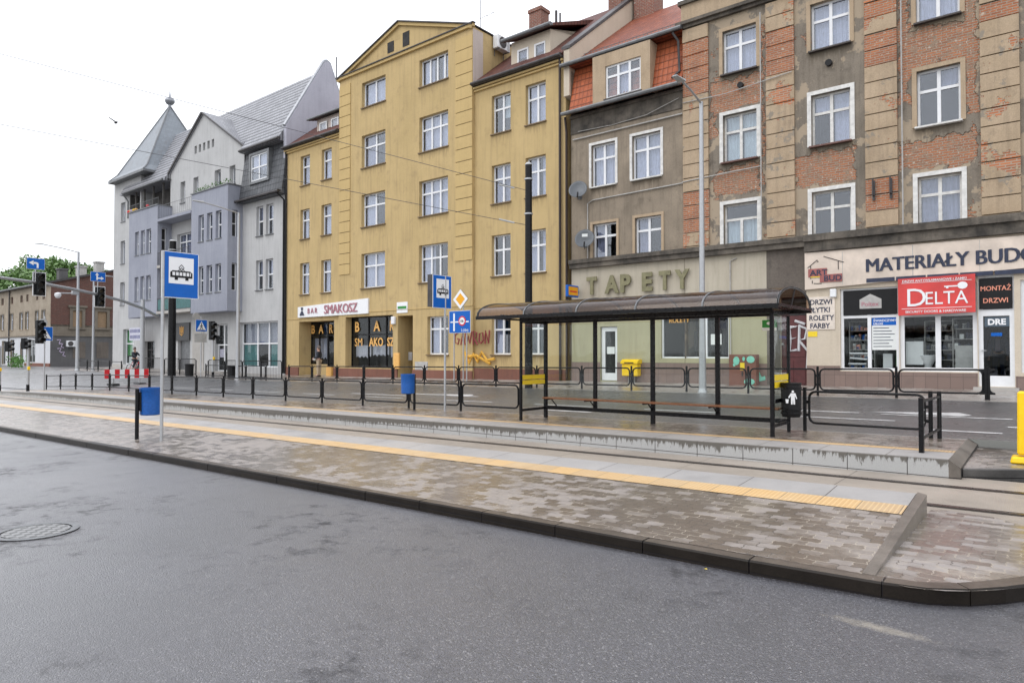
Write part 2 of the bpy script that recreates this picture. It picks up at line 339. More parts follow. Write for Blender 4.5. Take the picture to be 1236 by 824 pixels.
def sill_stains(m, wins, uc, zb, amt=.75, col=(.1, .08, .055)):   # soot and run marks on the wall under each sill
    k = NB.__new__(NB); k.m = m; k.t = m.node_tree; k.b = [n for n in k.t.nodes if n.type == 'BSDF_PRINCIPLED'][0]; k.tc = [n for n in k.t.nodes if n.type == 'TEX_COORD'][0]; k.P = k.tc.outputs['Object']
    old = k.b.inputs['Base Color'].links[0].from_socket; o = k.sep(); acc = None
    st = k.noise(1.0, 5, k.comb(k.math('MULTIPLY', o[0], 9.0), 0.0, k.math('MULTIPLY', o[2], .8)), .7); ln = k.ramp(st, .35, .7, .08, .85)
    for a, b_, z in wins:
        dz = k.math('SUBTRACT', z-zb, o[2]); inx = k.ramp(k.math('ABSOLUTE', k.math('SUBTRACT', o[0], (a+b_)/2-uc)), (b_-a)/2+.1, (b_-a)/2-.05)
        f = k.math('MULTIPLY', k.math('MULTIPLY', inx, k.math('GREATER_THAN', dz, 0.0)), k.math('SUBTRACT', 1.0, k.math('DIVIDE', dz, ln), True))
        acc = f if acc is None else k.math('MAXIMUM', acc, f)
    c = k.mix(k.math('MULTIPLY', acc, amt), old, col); k.link(c, k.b.inputs['Base Color'])
# roof tiles
def rooftile(name, c1, c2, axis, bw=.2, rh=.28, rough=.4, spec=.5, wet=.4, dark=.3, lw=.22):
    k = NB(name); o = k.sep(); a = o[1] if axis == 'y' else o[2]
    b = k.brick(k.comb(o[0], a, 0.0), bw, rh, .004, c1=c1, c2=c2, cm_=tuple(x*.5 for x in c1), off=0)
    c = k.mix(k.ramp(k.noise(.8, 5), .45, .7, 0, .45), b[0], tuple(x*.5 for x in c1)); c = k.mix(k.ramp(k.noise(14, 3), .35, .65, 0, .3), c, (.02, .02, .02))
    fr_ = k.math('FRACT', k.math('DIVIDE', a, rh)); ln = k.ramp(fr_, lw, lw*.5) if axis == 'y' else k.ramp(fr_, lw, lw*.5)  # row bands paint the reflected light and dark of tile courses into the colour
    ww = k.math('ABSOLUTE', k.math('SINE', k.math('MULTIPLY', o[0], math.pi/bw))); vl = k.ramp(ww, .35, .1, 0, .55)
    c = k.mix(k.math('MAXIMUM', k.math('MULTIPLY', ln, 1.0), vl), c, tuple(x*dark for x in c1))
    k.set(c, k.ramp(k.noise(1.1, 3), .3, .7, rough+.1, rough+wet*.5), spec=spec*.5); k.bump(k.math('ADD', k.math('MULTIPLY', fr_, -1.0), k.math('MULTIPLY', ww, .5)), .6, .04); return k.m
M['slate'] = rooftile('wet_grey_roof_tiles', (.42, .425, .45), (.33, .335, .36), 'y', .3, .2, .35, lw=.5, dark=.2)
M['slatez'] = rooftile('dark_mansard_slates', (.12, .125, .135), (.08, .085, .092), 'z', .32, .4, .3, lw=.2)
M['redtile'] = rooftile('weathered_red_roof_tiles', (.17, .06, .042), (.1, .038, .03), 'y', .26, .26, .5, lw=.35)
M['orgtile'] = rooftile('orange_roof_tiles', (.36, .1, .045), (.22, .06, .035), 'y', .24, .26, .45, lw=.4)
M['orgtilez'] = rooftile('orange_mansard_tiles', (.5, .13, .05), (.38, .1, .04), 'z', .21, .3, .38)
M['spire'] = tilewall('blue_grey_slate_spire', (.2, .225, .25), (.14, .16, .18), .3, .25)
M['spiretrim'] = simple('zinc_sheet', (.26, .27, .29), .35, .5)
# ---- ground
SX, SY, SW = -.907, 5.21, .24
def mk_asphalt(name, base, wet_lo, wet_hi, patch=True):
    k = NB(name); vo = k.n('ShaderNodeTexVoronoi'); k.link(k.P, vo.inputs['Vector']); vo.inputs['Scale'].default_value = 110
    vo2 = k.n('ShaderNodeTexVoronoi'); k.link(k.P, vo2.inputs['Vector']); vo2.inputs['Scale'].default_value = 48
    g = k.noise(300, 2); big = k.noise(.35, 5, rough=.6); mid = k.noise(2.6, 9, rough=.78)
    sr = k.sep(vo.outputs['Color'])
    c = k.mix(k.ramp(sr[0], 0, 1), tuple(x*.3 for x in base), tuple(x*1.8 for x in base)); c = k.mix(k.ramp(sr[1], .9, 1, 0, .9), c, (.26, .25, .25))
    rg = k.ramp(big, .35, .65, wet_lo, wet_hi); c = k.mix(k.ramp(k.noise(.22, 4, k.map(k.P, loc=(8, 3, 0))), .4, .62, 0, .6), c, tuple(x*.35 for x in base))
    hh = k.math('ADD', k.math('MULTIPLY', vo.outputs['Distance'], -1.0), k.math('MULTIPLY', vo2.outputs['Distance'], -.6))
    dk = k.ramp(mid, .55, .7, 0, .5)
    if patch:
        reg = k.ramp(k.noise(.4, 4, k.map(k.P, loc=(3.1, 1.7, 0)), .6), .46, .6)
        dk = k.math('MULTIPLY', k.ramp(mid, .5, .64), reg); c = k.mix(k.math('MULTIPLY', dk, .75), c, (.012, .011, .01)); rg = k.math('ADD', rg, k.math('MULTIPLY', dk, .3))
        sx = k.sep(); ax = k.math('DIVIDE', k.math('SUBTRACT', sx[0], SX), SW); ay = k.math('DIVIDE', k.math('SUBTRACT', k.math('ADD', sx[1], k.math('MULTIPLY', sx[0], .1)), SY-.09), .05)
        d2 = k.math('ADD', k.math('MULTIPLY', ax, ax), k.math('MULTIPLY', ay, ay)); sm = k.math('MULTIPLY', k.ramp(k.math('ADD', d2, k.math('MULTIPLY', k.math('SUBTRACT', k.noise(16, 6, rough=.75), .5), 7.0)), 2.4, -.6), .42)
        c = k.mix(sm, c, (.5, .44, .33))
    k.set(c, rg); k.bump(hh, .6, .006); k.link(k.math('SUBTRACT', 1.0, k.math('MULTIPLY', dk, .8)), k.b.inputs['Coat Weight']); k.b.inputs['Coat IOR'].default_value = 1.85; k.link(k.math('ADD', k.ramp(big, .35, .65, .38, .5), k.math('MULTIPLY', k.ramp(mid, .55, .7), .25)), k.b.inputs['Coat Roughness']); cb = k.n('ShaderNodeBump'); k.link(hh, cb.inputs['Height']); cb.inputs['Strength'].default_value = .8; cb.inputs['Distance'].default_value = .007; k.link(cb.outputs[0], k.b.inputs['Coat Normal']); return k.m
M['asphalt'] = mk_asphalt('wet_asphalt', (.032, .031, .039), .32, .5)
M['asphalt2'] = mk_asphalt('dark_wet_road_asphalt', (.04, .04, .041), .22, .42, False)
def paver(name, c_dry, c_wet, wetamt, sand=.4, bw=.2, rh=.165):
    k = NB(name); o = k.sep(); zx = k.math('PINGPONG', o[0], .05); zy = k.math('PINGPONG', o[1], .04)
    v = k.comb(k.math('ADD', o[0], k.math('MULTIPLY', zy, .35)), k.math('ADD', o[1], k.math('MULTIPLY', zx, .3)), 0.0)
    b = k.brick(v, bw, rh, .0045, smooth=.2); rnd = k.sep(b[0])[0]
    big = k.noise(.45, 5, rough=.6); mid = k.noise(2.2, 4); fine = k.noise(130, 3)
    wet = k.ramp(k.math('ADD', k.math('ADD', k.math('MULTIPLY', rnd, .34), k.math('MULTIPLY', big, 1.2)), k.math('MULTIPLY', mid, .55)), 1.0+wetamt, 1.17+wetamt)
    c = k.mix(wet, c_dry, c_wet); c = k.mix(k.ramp(fine, .3, .7, 0, .3), c, tuple(x*.5 for x in c_wet))
    sn = k.math('MULTIPLY', k.ramp(k.noise(1.1, 6, k.map(k.P, loc=(4, 2, 1)), .7), .56, .7), sand); c = k.mix(sn, c, (.46, .4, .32))
    jt = k.mix(k.ramp(k.noise(3, 3), .45, .55), (.07, .06, .05), (.4, .35, .28)); c = k.mix(b[1], c, jt); k.link(k.ramp(wet, 0, 1, .45, .7), k.b.inputs['Coat Weight']); k.b.inputs['Coat IOR'].default_value = 1.5; k.link(k.ramp(wet, 0, 1, .42, .3), k.b.inputs['Coat Roughness'])
    k.set(c, k.ramp(wet, 0, 1, .5, .2)); k.bump(k.math('ADD', k.math('MULTIPLY', b[1], -1.0), k.math('MULTIPLY', fine, .12)), .6, .006); return k.m
M['paver'] = paver('wet_interlocking_pavers', (.28, .245, .22), (.15, .12, .094), -.06, .25, .18, .12)
M['paver2'] = paver('sandy_interlocking_pavers', (.32, .29, .27), (.17, .145, .12), -.08, .75, .18, .135)
M['sidewalk'] = paver('pavement_slabs', (.36, .33, .3), (.22, .19, .165), .0, .4, .35, .35)
def slabmat(name, c, jx, jy=50.0, rough=.35, rib=False):
    k = NB(name); b = k.brick(k.map(k.P, (1, 1, 0)), jx, jy, .006, off=0); n1 = k.noise(.7, 5); fine = k.noise(90, 3); n3 = k.noise(2.4, 5, rough=.7)
    cc = k.mix(k.ramp(n1, .4, .65), c, tuple(x*.72 for x in c)); cc = k.mix(k.ramp(n3, .55, .7, 0, .35), cc, tuple(x*.5 for x in c)); cc = k.mix(k.ramp(fine, .3, .7, 0, .18), cc, (.1, .09, .08)); cc = k.mix(b[1], cc, (.08, .07, .06))
    k.set(cc, k.ramp(n1, .35, .65, rough, rough+.25)); h = k.math('SUBTRACT', k.math('MULTIPLY', fine, .15), b[1])
    if rib:
        o = k.sep(); h = k.math('ADD', h, k.math('MULTIPLY', k.math('SINE', k.math('MULTIPLY', o[0], 300.0)), .25))
    k.bump(h, .5, .005); return k.m
M['slab'] = slabmat('pale_platform_slab', (.4, .385, .37), 1.0)
M['track'] = slabmat('ribbed_track_slab', (.38, .33, .275), 2.4, 50, .3, True)
def tactile():
    k = NB('yellow_tactile_strip'); o = k.sep(); b = k.brick(k.map(k.P, (1, 1, 0)), .4, 50.0, .005, off=0, c1=(.58, .37, .16), c2=(.46, .32, .18), cm_=(.2, .15, .1)); n1 = k.noise(2, 5)
    c = k.mix(k.ramp(n1, .45, .7, 0, .5), b[0], (.55, .42, .26)); rb = k.math('SINE', k.math('MULTIPLY', o[0], 2*math.pi/.05))
    c = k.mix(k.ramp(rb, .2, 1, 0, .4), c, (.75, .56, .3)); k.set(c, .4); k.bump(rb, .4, .004); return k.m
M['tactile'] = tactile()
def kerbmat(name, c, sp_=.5, joint=1.0):
    k = NB(name); o = k.sep(); b = k.brick(k.comb(o[0], o[2], 0.0), joint, 50.0, .008, off=0); n1 = k.noise(1.8, 6, rough=.7); n2 = k.noise(70, 3)
    cc = k.mix(k.ramp(n1, .4, .7), c, tuple(x*.45 for x in c)); cc = k.mix(k.ramp(n2, .35, .65, 0, .3), cc, tuple(x*.3 for x in c)); cc = k.mix(b[1], cc, (.012, .01, .01))
    k.set(cc, .35, spec=sp_); k.bump(k.math('SUBTRACT', k.math('MULTIPLY', n2, .3), b[1]), .5, .006); return k.m
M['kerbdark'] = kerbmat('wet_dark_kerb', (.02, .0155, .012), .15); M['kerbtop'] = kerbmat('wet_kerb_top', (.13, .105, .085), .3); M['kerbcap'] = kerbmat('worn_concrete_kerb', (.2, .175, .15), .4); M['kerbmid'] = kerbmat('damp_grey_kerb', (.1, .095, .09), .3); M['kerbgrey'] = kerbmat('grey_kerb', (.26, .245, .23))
def facemat():
    k = NB('stained_platform_wall'); o = k.sep(); b = k.brick(k.comb(o[0], o[2], 0.0), .85, 50.0, .007, off=0)
    zl = k.math('SUBTRACT', o[2], k.math('MULTIPLY', k.math('MAXIMUM', o[0], -60.0), .0082))
    nd = k.noise(1.0, 5, k.comb(k.math('MULTIPLY', o[0], 14.0), k.math('MULTIPLY', zl, 1.5), 0.0), .8); nl = k.noise(.5, 3, k.comb(o[0], 0.0, 0.0))
    left = k.ramp(o[0], -3.0, -16.0, 0, .11)
    dl = k.math('ADD', k.math('MULTIPLY', k.math('POWER', k.ramp(nd, .42, .74), 1.7), .3), k.math('ADD', k.math('MULTIPLY', k.math('SUBTRACT', nl, .5), .22), left))   # drip length
    m = k.ramp(k.math('SUBTRACT', k.math('SUBTRACT', .262, zl), dl), .012, -.01)
    c = k.mix(m, (.42, .42, .41), (.12, .11, .095)); c = k.mix(k.ramp(k.noise(60, 3), .3, .7, 0, .25), c, (.1, .1, .1)); c = k.mix(b[1], c, (.06, .055, .05))
    k.set(c, k.ramp(m, 0, 1, .6, .35)); k.bump(k.math('SUBTRACT', 0.0, b[1]), .5, .006); return k.m
M['pface'] = facemat()
M['rail'] = simple('worn_rail_steel', (.16, .13, .115), .3, .8, .2, 10)
M['groove'] = simple('rail_groove', (.035, .028, .024), .5)
M['iron'] = None
def ironmat():
    k = NB('cast_iron_cover'); o = k.sep(); r_ = k.math('SQRT', k.math('ADD', k.math('MULTIPLY', o[0], o[0]), k.math('MULTIPLY', o[1], o[1])))
    ck = k.n('ShaderNodeTexChecker'); k.link(k.map(k.P, (14, 14, 0)), ck.inputs['Vector']); ck.inputs['Scale'].default_value = 1
    c = k.mix(ck.outputs['Fac'], (.2, .2, .2), (.03, .03, .03)); k.set(c, .3, .2); k.bump(ck.outputs['Fac'], .8, .006); return k.m
M['iron'] = ironmat()
def leafmat(name, a, b, sc=.5):
    k = NB(name); n1 = k.noise(sc, 3); n2 = k.noise(8, 2); c = k.mix(k.ramp(n1, .35, .65), a, b); c = k.mix(k.ramp(n2, .3, .7, 0, .5), c, tuple(x*1.4 for x in b))
    k.set(c, .5); k.b.inputs['Transmission Weight'].default_value = 0; k.b.inputs['Subsurface Weight'].default_value = 0; return k.m
M['leaf'] = leafmat('broadleaf_foliage', (.06, .12, .03), (.14, .24, .07)); M['leafd'] = leafmat('young_foliage', (.04, .1, .02), (.08, .2, .03), 3)
# ================================================================ ground and street
def frange(a, b, n): return [a+(b-a)*i/n for i in range(n+1)]
def sheet(name, xs, yfs, zfn, mat, dz=0.0):
    mb = MB(); ny = len(yfs)
    for x in xs:
        for yf in yfs:
            y = yf(x) if callable(yf) else yf; mb.v.append((x, y, zfn(x, y)+dz))
    for i in range(len(xs)-1):
        for j in range(ny-1):
            mb.f.append((i*ny+j, (i+1)*ny+j, (i+1)*ny+j+1, i*ny+j+1)); mb.m.append(0)
    return struct(name, mb, mat)
mb = MB(); mb.add([(-3000, -3000, -2.2), (3000, -3000, -2.2), (3000, 3000, -2.2), (-3000, 3000, -2.2)], [(0, 1, 2, 3)]); struct('ground', mb, simple('far_ground', (.12, .12, .1), .9))
XL = [-150, -120, -100, -80, -66, -60, -50, -44, -40, -38, -30, -20, -10, 0, 10, 30, 60]
sheet('road', XL, [-40, -10, 0, 5.95], lambda x, y: zs(x), M['asphalt'])
# nose of the near platform: kerb path (outer edge)
kp = [(-47.0, 5.87), (-1.6, 5.82), (-1.2, 5.84), (-.83, 5.87), (-.72, 5.9), (-.6, 5.95), (-.5, 6.02), (-.38, 6.13), (-.26, 6.27), (-.13, 6.44), (.02, 6.66), (.15, 6.87), (.3, 7.15), (.4, 7.42), (.47, 7.7), (.5, 8.0)]
sheet('road', [-1.4, .6, 10, 30, 60], [5.95, 8.9], lambda x, y: zs(x)-.004, M['asphalt'])
sheet('crossing_road', [-150, -120, -100, -80, -66, -60, -50, -46.9], [5.98, 9, 12.1, 15.4], lambda x, y: zs(x)+.0, M['asphalt'])
sheet('tram_track', [-47, -30, -15, 0, 10, 30, 60], [8.8, 12.3], lambda x, y: zs(x), M['track'])
sheet('road', [0, 10, 30, 60], [12.28, 15.4], lambda x, y: zs(x)+.0, M['asphalt2'])
sheet('far_road', XL, [15.3, 16.5, 18.5, 20.5, 21.82], gz, M['asphalt2'])
sheet('pavement', [x for x in XL if x >= -66], [21.92, 23.3, lambda x: facY(x)+.6], gz, M['sidewalk'])
sheet('side_street', [-150, -120, -100, -82, -74, -66], [21.8, 24, 30, 60, 140], lambda x, y: zfar(x)-.1+(.02 if x < -82 else 0)-(.25 if y < 22 else 0), M['asphalt2'])
# far kerb
mb = MB()
for a, b in zip(XL[4:], XL[5:]):
    za, zb = zfar(a)-.22, zfar(b)-.22
    mb.hexa([(a, 21.78, za-.3), (b, 21.78, zb-.3), (b, 21.93, zb-.3), (a, 21.93, za-.3), (a, 21.78, za), (b, 21.78, zb), (b, 21.93, zb+.004), (a, 21.93, za+.004)])
struct('pavement_kerb', mb, M['kerbgrey'])
# rails: two rails each with a groove
for i, yy in enumerate((9.82, 11.33)):
    mb = MB(); mb.cur = 0
    a, b = -150, 60
    for x0, x1 in ((-150, -60), (-60, 60)):
        for ya, yb, dz, m in ((yy-.035, yy+.035, .012, 0), (yy-.09, yy-.035, .006, 1), (yy+.035, yy+.11, .005, 1)):
            mb.cur = m; mb.add([(x0, ya, zs(x0)+dz), (x1, ya, zs(x1)+dz), (x1, yb, zs(x1)+dz), (x0, yb, zs(x0)+dz)], [(0, 1, 2, 3)])
    struct('tram_rail', mb, [M['rail'], M['groove']])
# --- near platform
def p1z(x, y): return zs(x)+.12+.16*(y-5.87)/3.08
EC = -1.16   # end cap
sheet('near_platform', [-46, -38, -30, -20, -10, -5, EC], [5.98, 7.93], lambda x, y: p1z(x, y)-.002, M['paver'])
sheet('tactile_paving', [-46, -38, -30, -20, -10, -5, EC-.01], [7.93, 8.33], lambda x, y: p1z(x, y)+.004, M['tactile'])
mb = MB()
xs_ = [-46, -30, -15, -5, EC-.01]
for a, b in zip(xs_, xs_[1:]):
    mb.hexa([(a, 8.33, zs(a)-.1), (b, 8.33, zs(b)-.1), (b, 8.95, zs(b)-.1), (a, 8.95, zs(a)-.1), (a, 8.33, p1z(a, 8.33)), (b, 8.33, p1z(b, 8.33)), (b, 8.95, p1z(b, 8.95)), (a, 8.95, p1z(a, 8.95))])
struct('platform_edge_slab', mb, M['slab'])
mb = MB()   # end-cap kerb running from the front kerb to the track
mb.hexa([(EC, 5.99, -.05), (EC+.09, 5.99, -.05), (EC+.09, 8.97, -.05), (EC, 8.97, -.05), (EC, 5.99, p1z(EC, 5.99)+.004), (EC+.09, 5.99, .12), (EC+.09, 8.97, .265), (EC, 8.97, .283)])
struct('platform_end_kerb', mb, M['kerbcap'])
# nose paving
ring = kp[2:]+[(.45, 8.5), (-.19, 8.95), (-.48, 9.28), (-.93, 9.36), (EC+.09, 9.3)]
mb = MB(); n = len(ring)
def nosez(x, y): return zs(x)+lerp(y, [5.8, 9.4], [.116, .045])
mb.v = [(x, y, nosez(x, y)) for x, y in ring]; cx, cy = -.4, 7.4
mb.v += [(cx, cy, nosez(cx, cy)+.01)]; mb.v[0] = (EC+.085, 5.9, .114); mb.f = [(i, (i+1) % n, n) for i in range(n)]; mb.m = [0]*n
struct('paved_nose', mb, M['paver2'])
# front kerb along the path
def kerb(name, path, zf, h, wd, mats, drop=.35, side=1):
    # separate kerb stones about a metre long (half that in the bend), each a hair out of line
    rn = random.Random(3); pa = [Vector(p) for p in path]; cum = [0]
    for a, b in zip(pa, pa[1:]): cum.append(cum[-1]+(b-a).length)
    def at_(d):
        for i in range(len(pa)-1):
            if d <= cum[i+1]: return pa[i].lerp(pa[i+1], (d-cum[i])/(cum[i+1]-cum[i]))
        return pa[-1]
    pts = []; d = 0
    while d < cum[-1]-.2: pts.append(at_(d)); d += 1.0 if pts[-1].x < -1.9 else .3
    pts.append(pa[-1])
    nr = []
    for i, p in enumerate(pts):
        t = (pts[min(i+1, len(pts)-1)]-pts[max(i-1, 0)]).normalized(); nr.append(Vector((-t.y, t.x))*side)
    mb = MB()
    for i in range(len(pts)-1):
        p, q = pts[i], pts[i+1]; t = (q-p).normalized()*.004; bend = p.x > -1.9; dz = 0 if bend else rn.uniform(-.002, .002); of = 0 if bend else rn.uniform(-.002, .002); c = .016
        p2, q2 = p+(t if not bend or i % 3 == 0 else t*0)+nr[i]*of, q-(t if not bend or i % 3 == 2 else t*0)+nr[i+1]*of; zp, zq = zf(p2.x, p2.y)+h+dz, zf(q2.x, q2.y)+h+dz
        A = lambda v, n_, o_, z: (v.x+n_.x*o_, v.y+n_.y*o_, z)
        n0, n1 = nr[i], nr[i+1]
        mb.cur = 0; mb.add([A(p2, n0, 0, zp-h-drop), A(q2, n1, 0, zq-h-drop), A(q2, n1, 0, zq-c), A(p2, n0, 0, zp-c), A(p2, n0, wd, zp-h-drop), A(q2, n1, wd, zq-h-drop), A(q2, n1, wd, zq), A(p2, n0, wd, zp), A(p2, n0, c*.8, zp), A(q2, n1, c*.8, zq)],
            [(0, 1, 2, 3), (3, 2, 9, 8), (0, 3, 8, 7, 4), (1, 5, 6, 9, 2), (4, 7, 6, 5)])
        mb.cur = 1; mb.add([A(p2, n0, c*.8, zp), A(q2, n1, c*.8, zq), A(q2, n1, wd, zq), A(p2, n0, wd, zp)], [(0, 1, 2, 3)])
    return struct(name, mb, mats)
kp2 = [(-47, 5.87), (-38, 5.87), (-30, 5.87), (-20, 5.87), (-10, 5.86), (-5, 5.85), (-1.6, 5.82)]+kp[2:]
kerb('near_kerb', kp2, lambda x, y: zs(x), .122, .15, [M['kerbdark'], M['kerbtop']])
# --- far platform
xs2 = [-50, -46, -42, -38, -34, -30, -20, -10, -5, -1.16]
def p2z(x, y=0): return zs(x)+p2h(x)
sheet('far_platform', xs2, [13.2, 14.2, 15.12], p2z, M['paver'])
sheet('tactile_paving', xs2, [12.95, 13.2], lambda x, y: p2z(x)+.005, M['tactile'])
mb = MB()
for a, b in zip(xs2, xs2[1:]):
    mb.hexa([(a, 12.14, zs(a)-.1), (b, 12.14, zs(b)-.1), (b, 12.95, zs(b)-.1), (a, 12.95, zs(a)-.1), (a, 12.14, p2z(a)), (b, 12.14, p2z(b)), (b, 12.95, p2z(b)+.003), (a, 12.95, p2z(a)+.003)])
struct('platform_edge_slab', mb, M['slab'])
mb = MB()
for a, b in zip(xs2, xs2[1:]):
    mb.hexa([(a, 12.1, zs(a)-.1), (b, 12.1, zs(b)-.1), (b, 12.138, zs(b)-.1), (a, 12.138, zs(a)-.1), (a, 12.1, p2z(a)-.012), (b, 12.1, p2z(b)-.012), (b, 12.138, p2z(b)-.004), (a, 12.138, p2z(a)-.004)])
struct('platform_wall', mb, M['pface'])
mb = MB()
for a, b in zip(xs2, xs2[1:]):
    mb.hexa([(a, 15.12, zs(a)-.2), (b, 15.12, zs(b)-.2), (b, 15.35, zs(b)-.2), (a, 15.35, zs(a)-.2), (a, 15.12, p2z(a)), (b, 15.12, p2z(b)), (b, 15.35, p2z(b)-.01), (a, 15.35, p2z(a)-.01)])
struct('platform_back_kerb', mb, M['slab'])
mb = MB(); mb.hexa([(-1.16, 12.1, -.1), (-1.0, 12.1, -.1), (-1.0, 15.35, -.1), (-1.16, 15.35, -.1), (-1.16, 12.1, .272), (-1.0, 12.1, .15), (-1.0, 15.35, .17), (-1.16, 15.35, .274)])
struct('platform_end_kerb', mb, M['kerbcap'])
ring = [(-1.0, 12.42), (-.63, 12.58), (-.27, 12.85), (.2, 13.3), (.6, 13.9), (.7, 14.6), (.6, 15.05), (-1.0, 15.2)]
mb = MB(); n = len(ring); mb.v = [(x, y, .135+zs(x)) for x, y in ring]; mb.v.append((-.3, 14.1, .14)); mb.f = [(i, (i+1) % n, n) for i in range(n)]; mb.m = [0]*n
struct('paved_island', mb, M['paver2'])
kerb('island_kerb', [(-1.0, 12.28), (-.63, 12.46), (-.27, 12.72), (.28, 13.2), (.72, 13.8), (.84, 14.6), (.7, 15.2), (-1.0, 15.38)], lambda x, y: zs(x), .137, .14, [M['kerbmid'], M['kerbgrey']])
# road markings (thin sheets following the road)
def mark(x0, x1, y0, y1, sk=0.0):
    mb = MB(); k = max(2, int((x1-x0)/1.0)); vs_ = []
    for i in range(k+1):
        x = x0+(x1-x0)*i/k
        for y in (y0, y1): vs_.append((x+(sk if y == y1 else 0), y, gz(x, y)+.006))
    mb.add(vs_, [(2*i, 2*i+2, 2*i+3, 2*i+1) for i in range(k)]); return mb
allm = MB()
def am(*a):
    m = mark(*a); b = len(allm.v); allm.v += m.v; allm.f += [tuple(b+i for i in f) for f in m.f]; allm.m += m.m
for x in (-46, -42, -38, -34, -30, -26, -21.8, -17.3, -13.3, -9.3, -5.0): am(x, x+2.2, 18.16, 18.28)
for x0, x1 in ((-6.3, -5.2), (-2.0, -.7), (.4, 2), (-12, -10.4)): am(x0, x1, 17.0, 17.14)
am(-.65, 1.6, 17.98, 18.12); am(-3.3, -.6, 19.3, 19.42); am(-7.0, -3.8, 19.36, 19.5)
for bx in (-3.6, -19.6): # lane arrows
    mb = MB(); pts = [(bx, 19.75), (bx+.9, 19.95), (bx+1.9, 20.2), (bx+2.2, 19.8), (bx+2.0, 19.55), (bx+.9, 19.6)]
    allm.add([(x, y, gz(x, y)+.007) for x, y in pts], [(0, 1, 5), (1, 2, 4, 5), (2, 3, 4)])
am(-23.6, -20.2, 18.9, 19.06); am(-21, -19, 19.6, 19.8); am(-18.5, -16.9, 19.5, 19.66)
struct('road_marking', allm, M['roadpaint'])
mb = MB()
for k in range(7): mb.add([(-58.5, 6.3+k*1.25, zs(-58)+.01), (-51, 6.3+k*1.25, zs(-51)+.01), (-51, 6.9+k*1.25, zs(-51)+.01), (-58.5, 6.9+k*1.25, zs(-58)+.01)], [(0, 1, 2, 3)])
struct('road_marking', mb, M['roadpaint'])
# ================================================================ building kit
class Bld:
    def __init__(s, name, label, cat, uc, zb):
        s.uc, s.zb = uc, zb; s.root = thing(name, label, cat, F(uc, 0, zb), -A_)
    def mb(s): return MB(lambda p: (p[0]-s.uc, -p[1], p[2]-s.zb))
    def o(s, name, mb, mat, parent=None, **k): return obj(name, mb, mat, parent or s.root, **k)
    def box(s, name, u0, u1, w0, w1, z0, z1, mat, parent=None, **k): return s.o(name, s.mb().box(u0, u1, w0, w1, z0, z1), mat, parent, **k)
def clip_poly(poly, planes):    # planes: (a,b,c) keep a*u+b*z<=c
    for a, b, c in planes:
        outp = []
        for i in range(len(poly)):
            p, q = poly[i], poly[(i+1) % len(poly)]; dp, dq = a*p[0]+b*p[1]-c, a*q[0]+b*q[1]-c
            if dp <= 1e-9: outp.append(p)
            if (dp < -1e-9 and dq > 1e-9) or (dp > 1e-9 and dq < -1e-9):
                t = dp/(dp-dq); outp.append((p[0]+(q[0]-p[0])*t, p[1]+(q[1]-p[1])*t))
        poly = outp
        if len(poly) < 3: return []
    return poly
def wall(mb, u0, u1, z0, z1, w, ops=(), depth=.2, planes=(), rm=0):
    us = sorted({u0, u1, *[o[0] for o in ops], *[o[1] for o in ops]}); zz = sorted({z0, z1, *[o[2] for o in ops], *[o[3] for o in ops]})
    us = [u for u in us if u0-1e-6 <= u <= u1+1e-6]; zz = [z for z in zz if z0-1e-6 <= z <= z1+1e-6]
    cur = mb.cur
    for a, b in zip(us, us[1:]):
        for c, d in zip(zz, zz[1:]):
            mu, mz = (a+b)/2, (c+d)/2
            if any(o[0] < mu < o[1] and o[2] < mz < o[3] for o in ops): continue
            poly = clip_poly([(a, c), (b, c), (b, d), (a, d)], planes)
            if poly: mb.add([(p[0], w, p[1]) for p in poly], [tuple(range(len(poly)))])
    for o in ops:
        a, b, c, d = o[:4]; dp = o[4] if len(o) > 4 else depth; mb.cur = rm
        vs_ = [(a, w, c), (b, w, c), (b, w, d), (a, w, d), (a, w-dp, c), (b, w-dp, c), (b, w-dp, d), (a, w-dp, d)]
        mb.add(vs_, [(0, 1, 5, 4), (1, 2, 6, 5), (2, 3, 7, 6), (3, 0, 4, 7)])
    mb.cur = cur; return mb
def shell(mb, u0, u1, w0, w1, z0, z1, left=True, right=True, top=False):   # sides/back (w0 front, w1 back)
    if left: mb.add([(u0, w0, z0), (u0, w1, z0), (u0, w1, z1), (u0, w0, z1)], [(0, 1, 2, 3)])
    if right: mb.add([(u1, w0, z0), (u1, w1, z0), (u1, w1, z1), (u1, w0, z1)], [(0, 1, 2, 3)])
    mb.add([(u0, w1, z0), (u1, w1, z0), (u1, w1, z1), (u0, w1, z1)], [(0, 1, 2, 3)])
    if top: mb.add([(u0, w0, z1), (u1, w0, z1), (u1, w1, z1), (u0, w1, z1)], [(0, 1, 2, 3)])
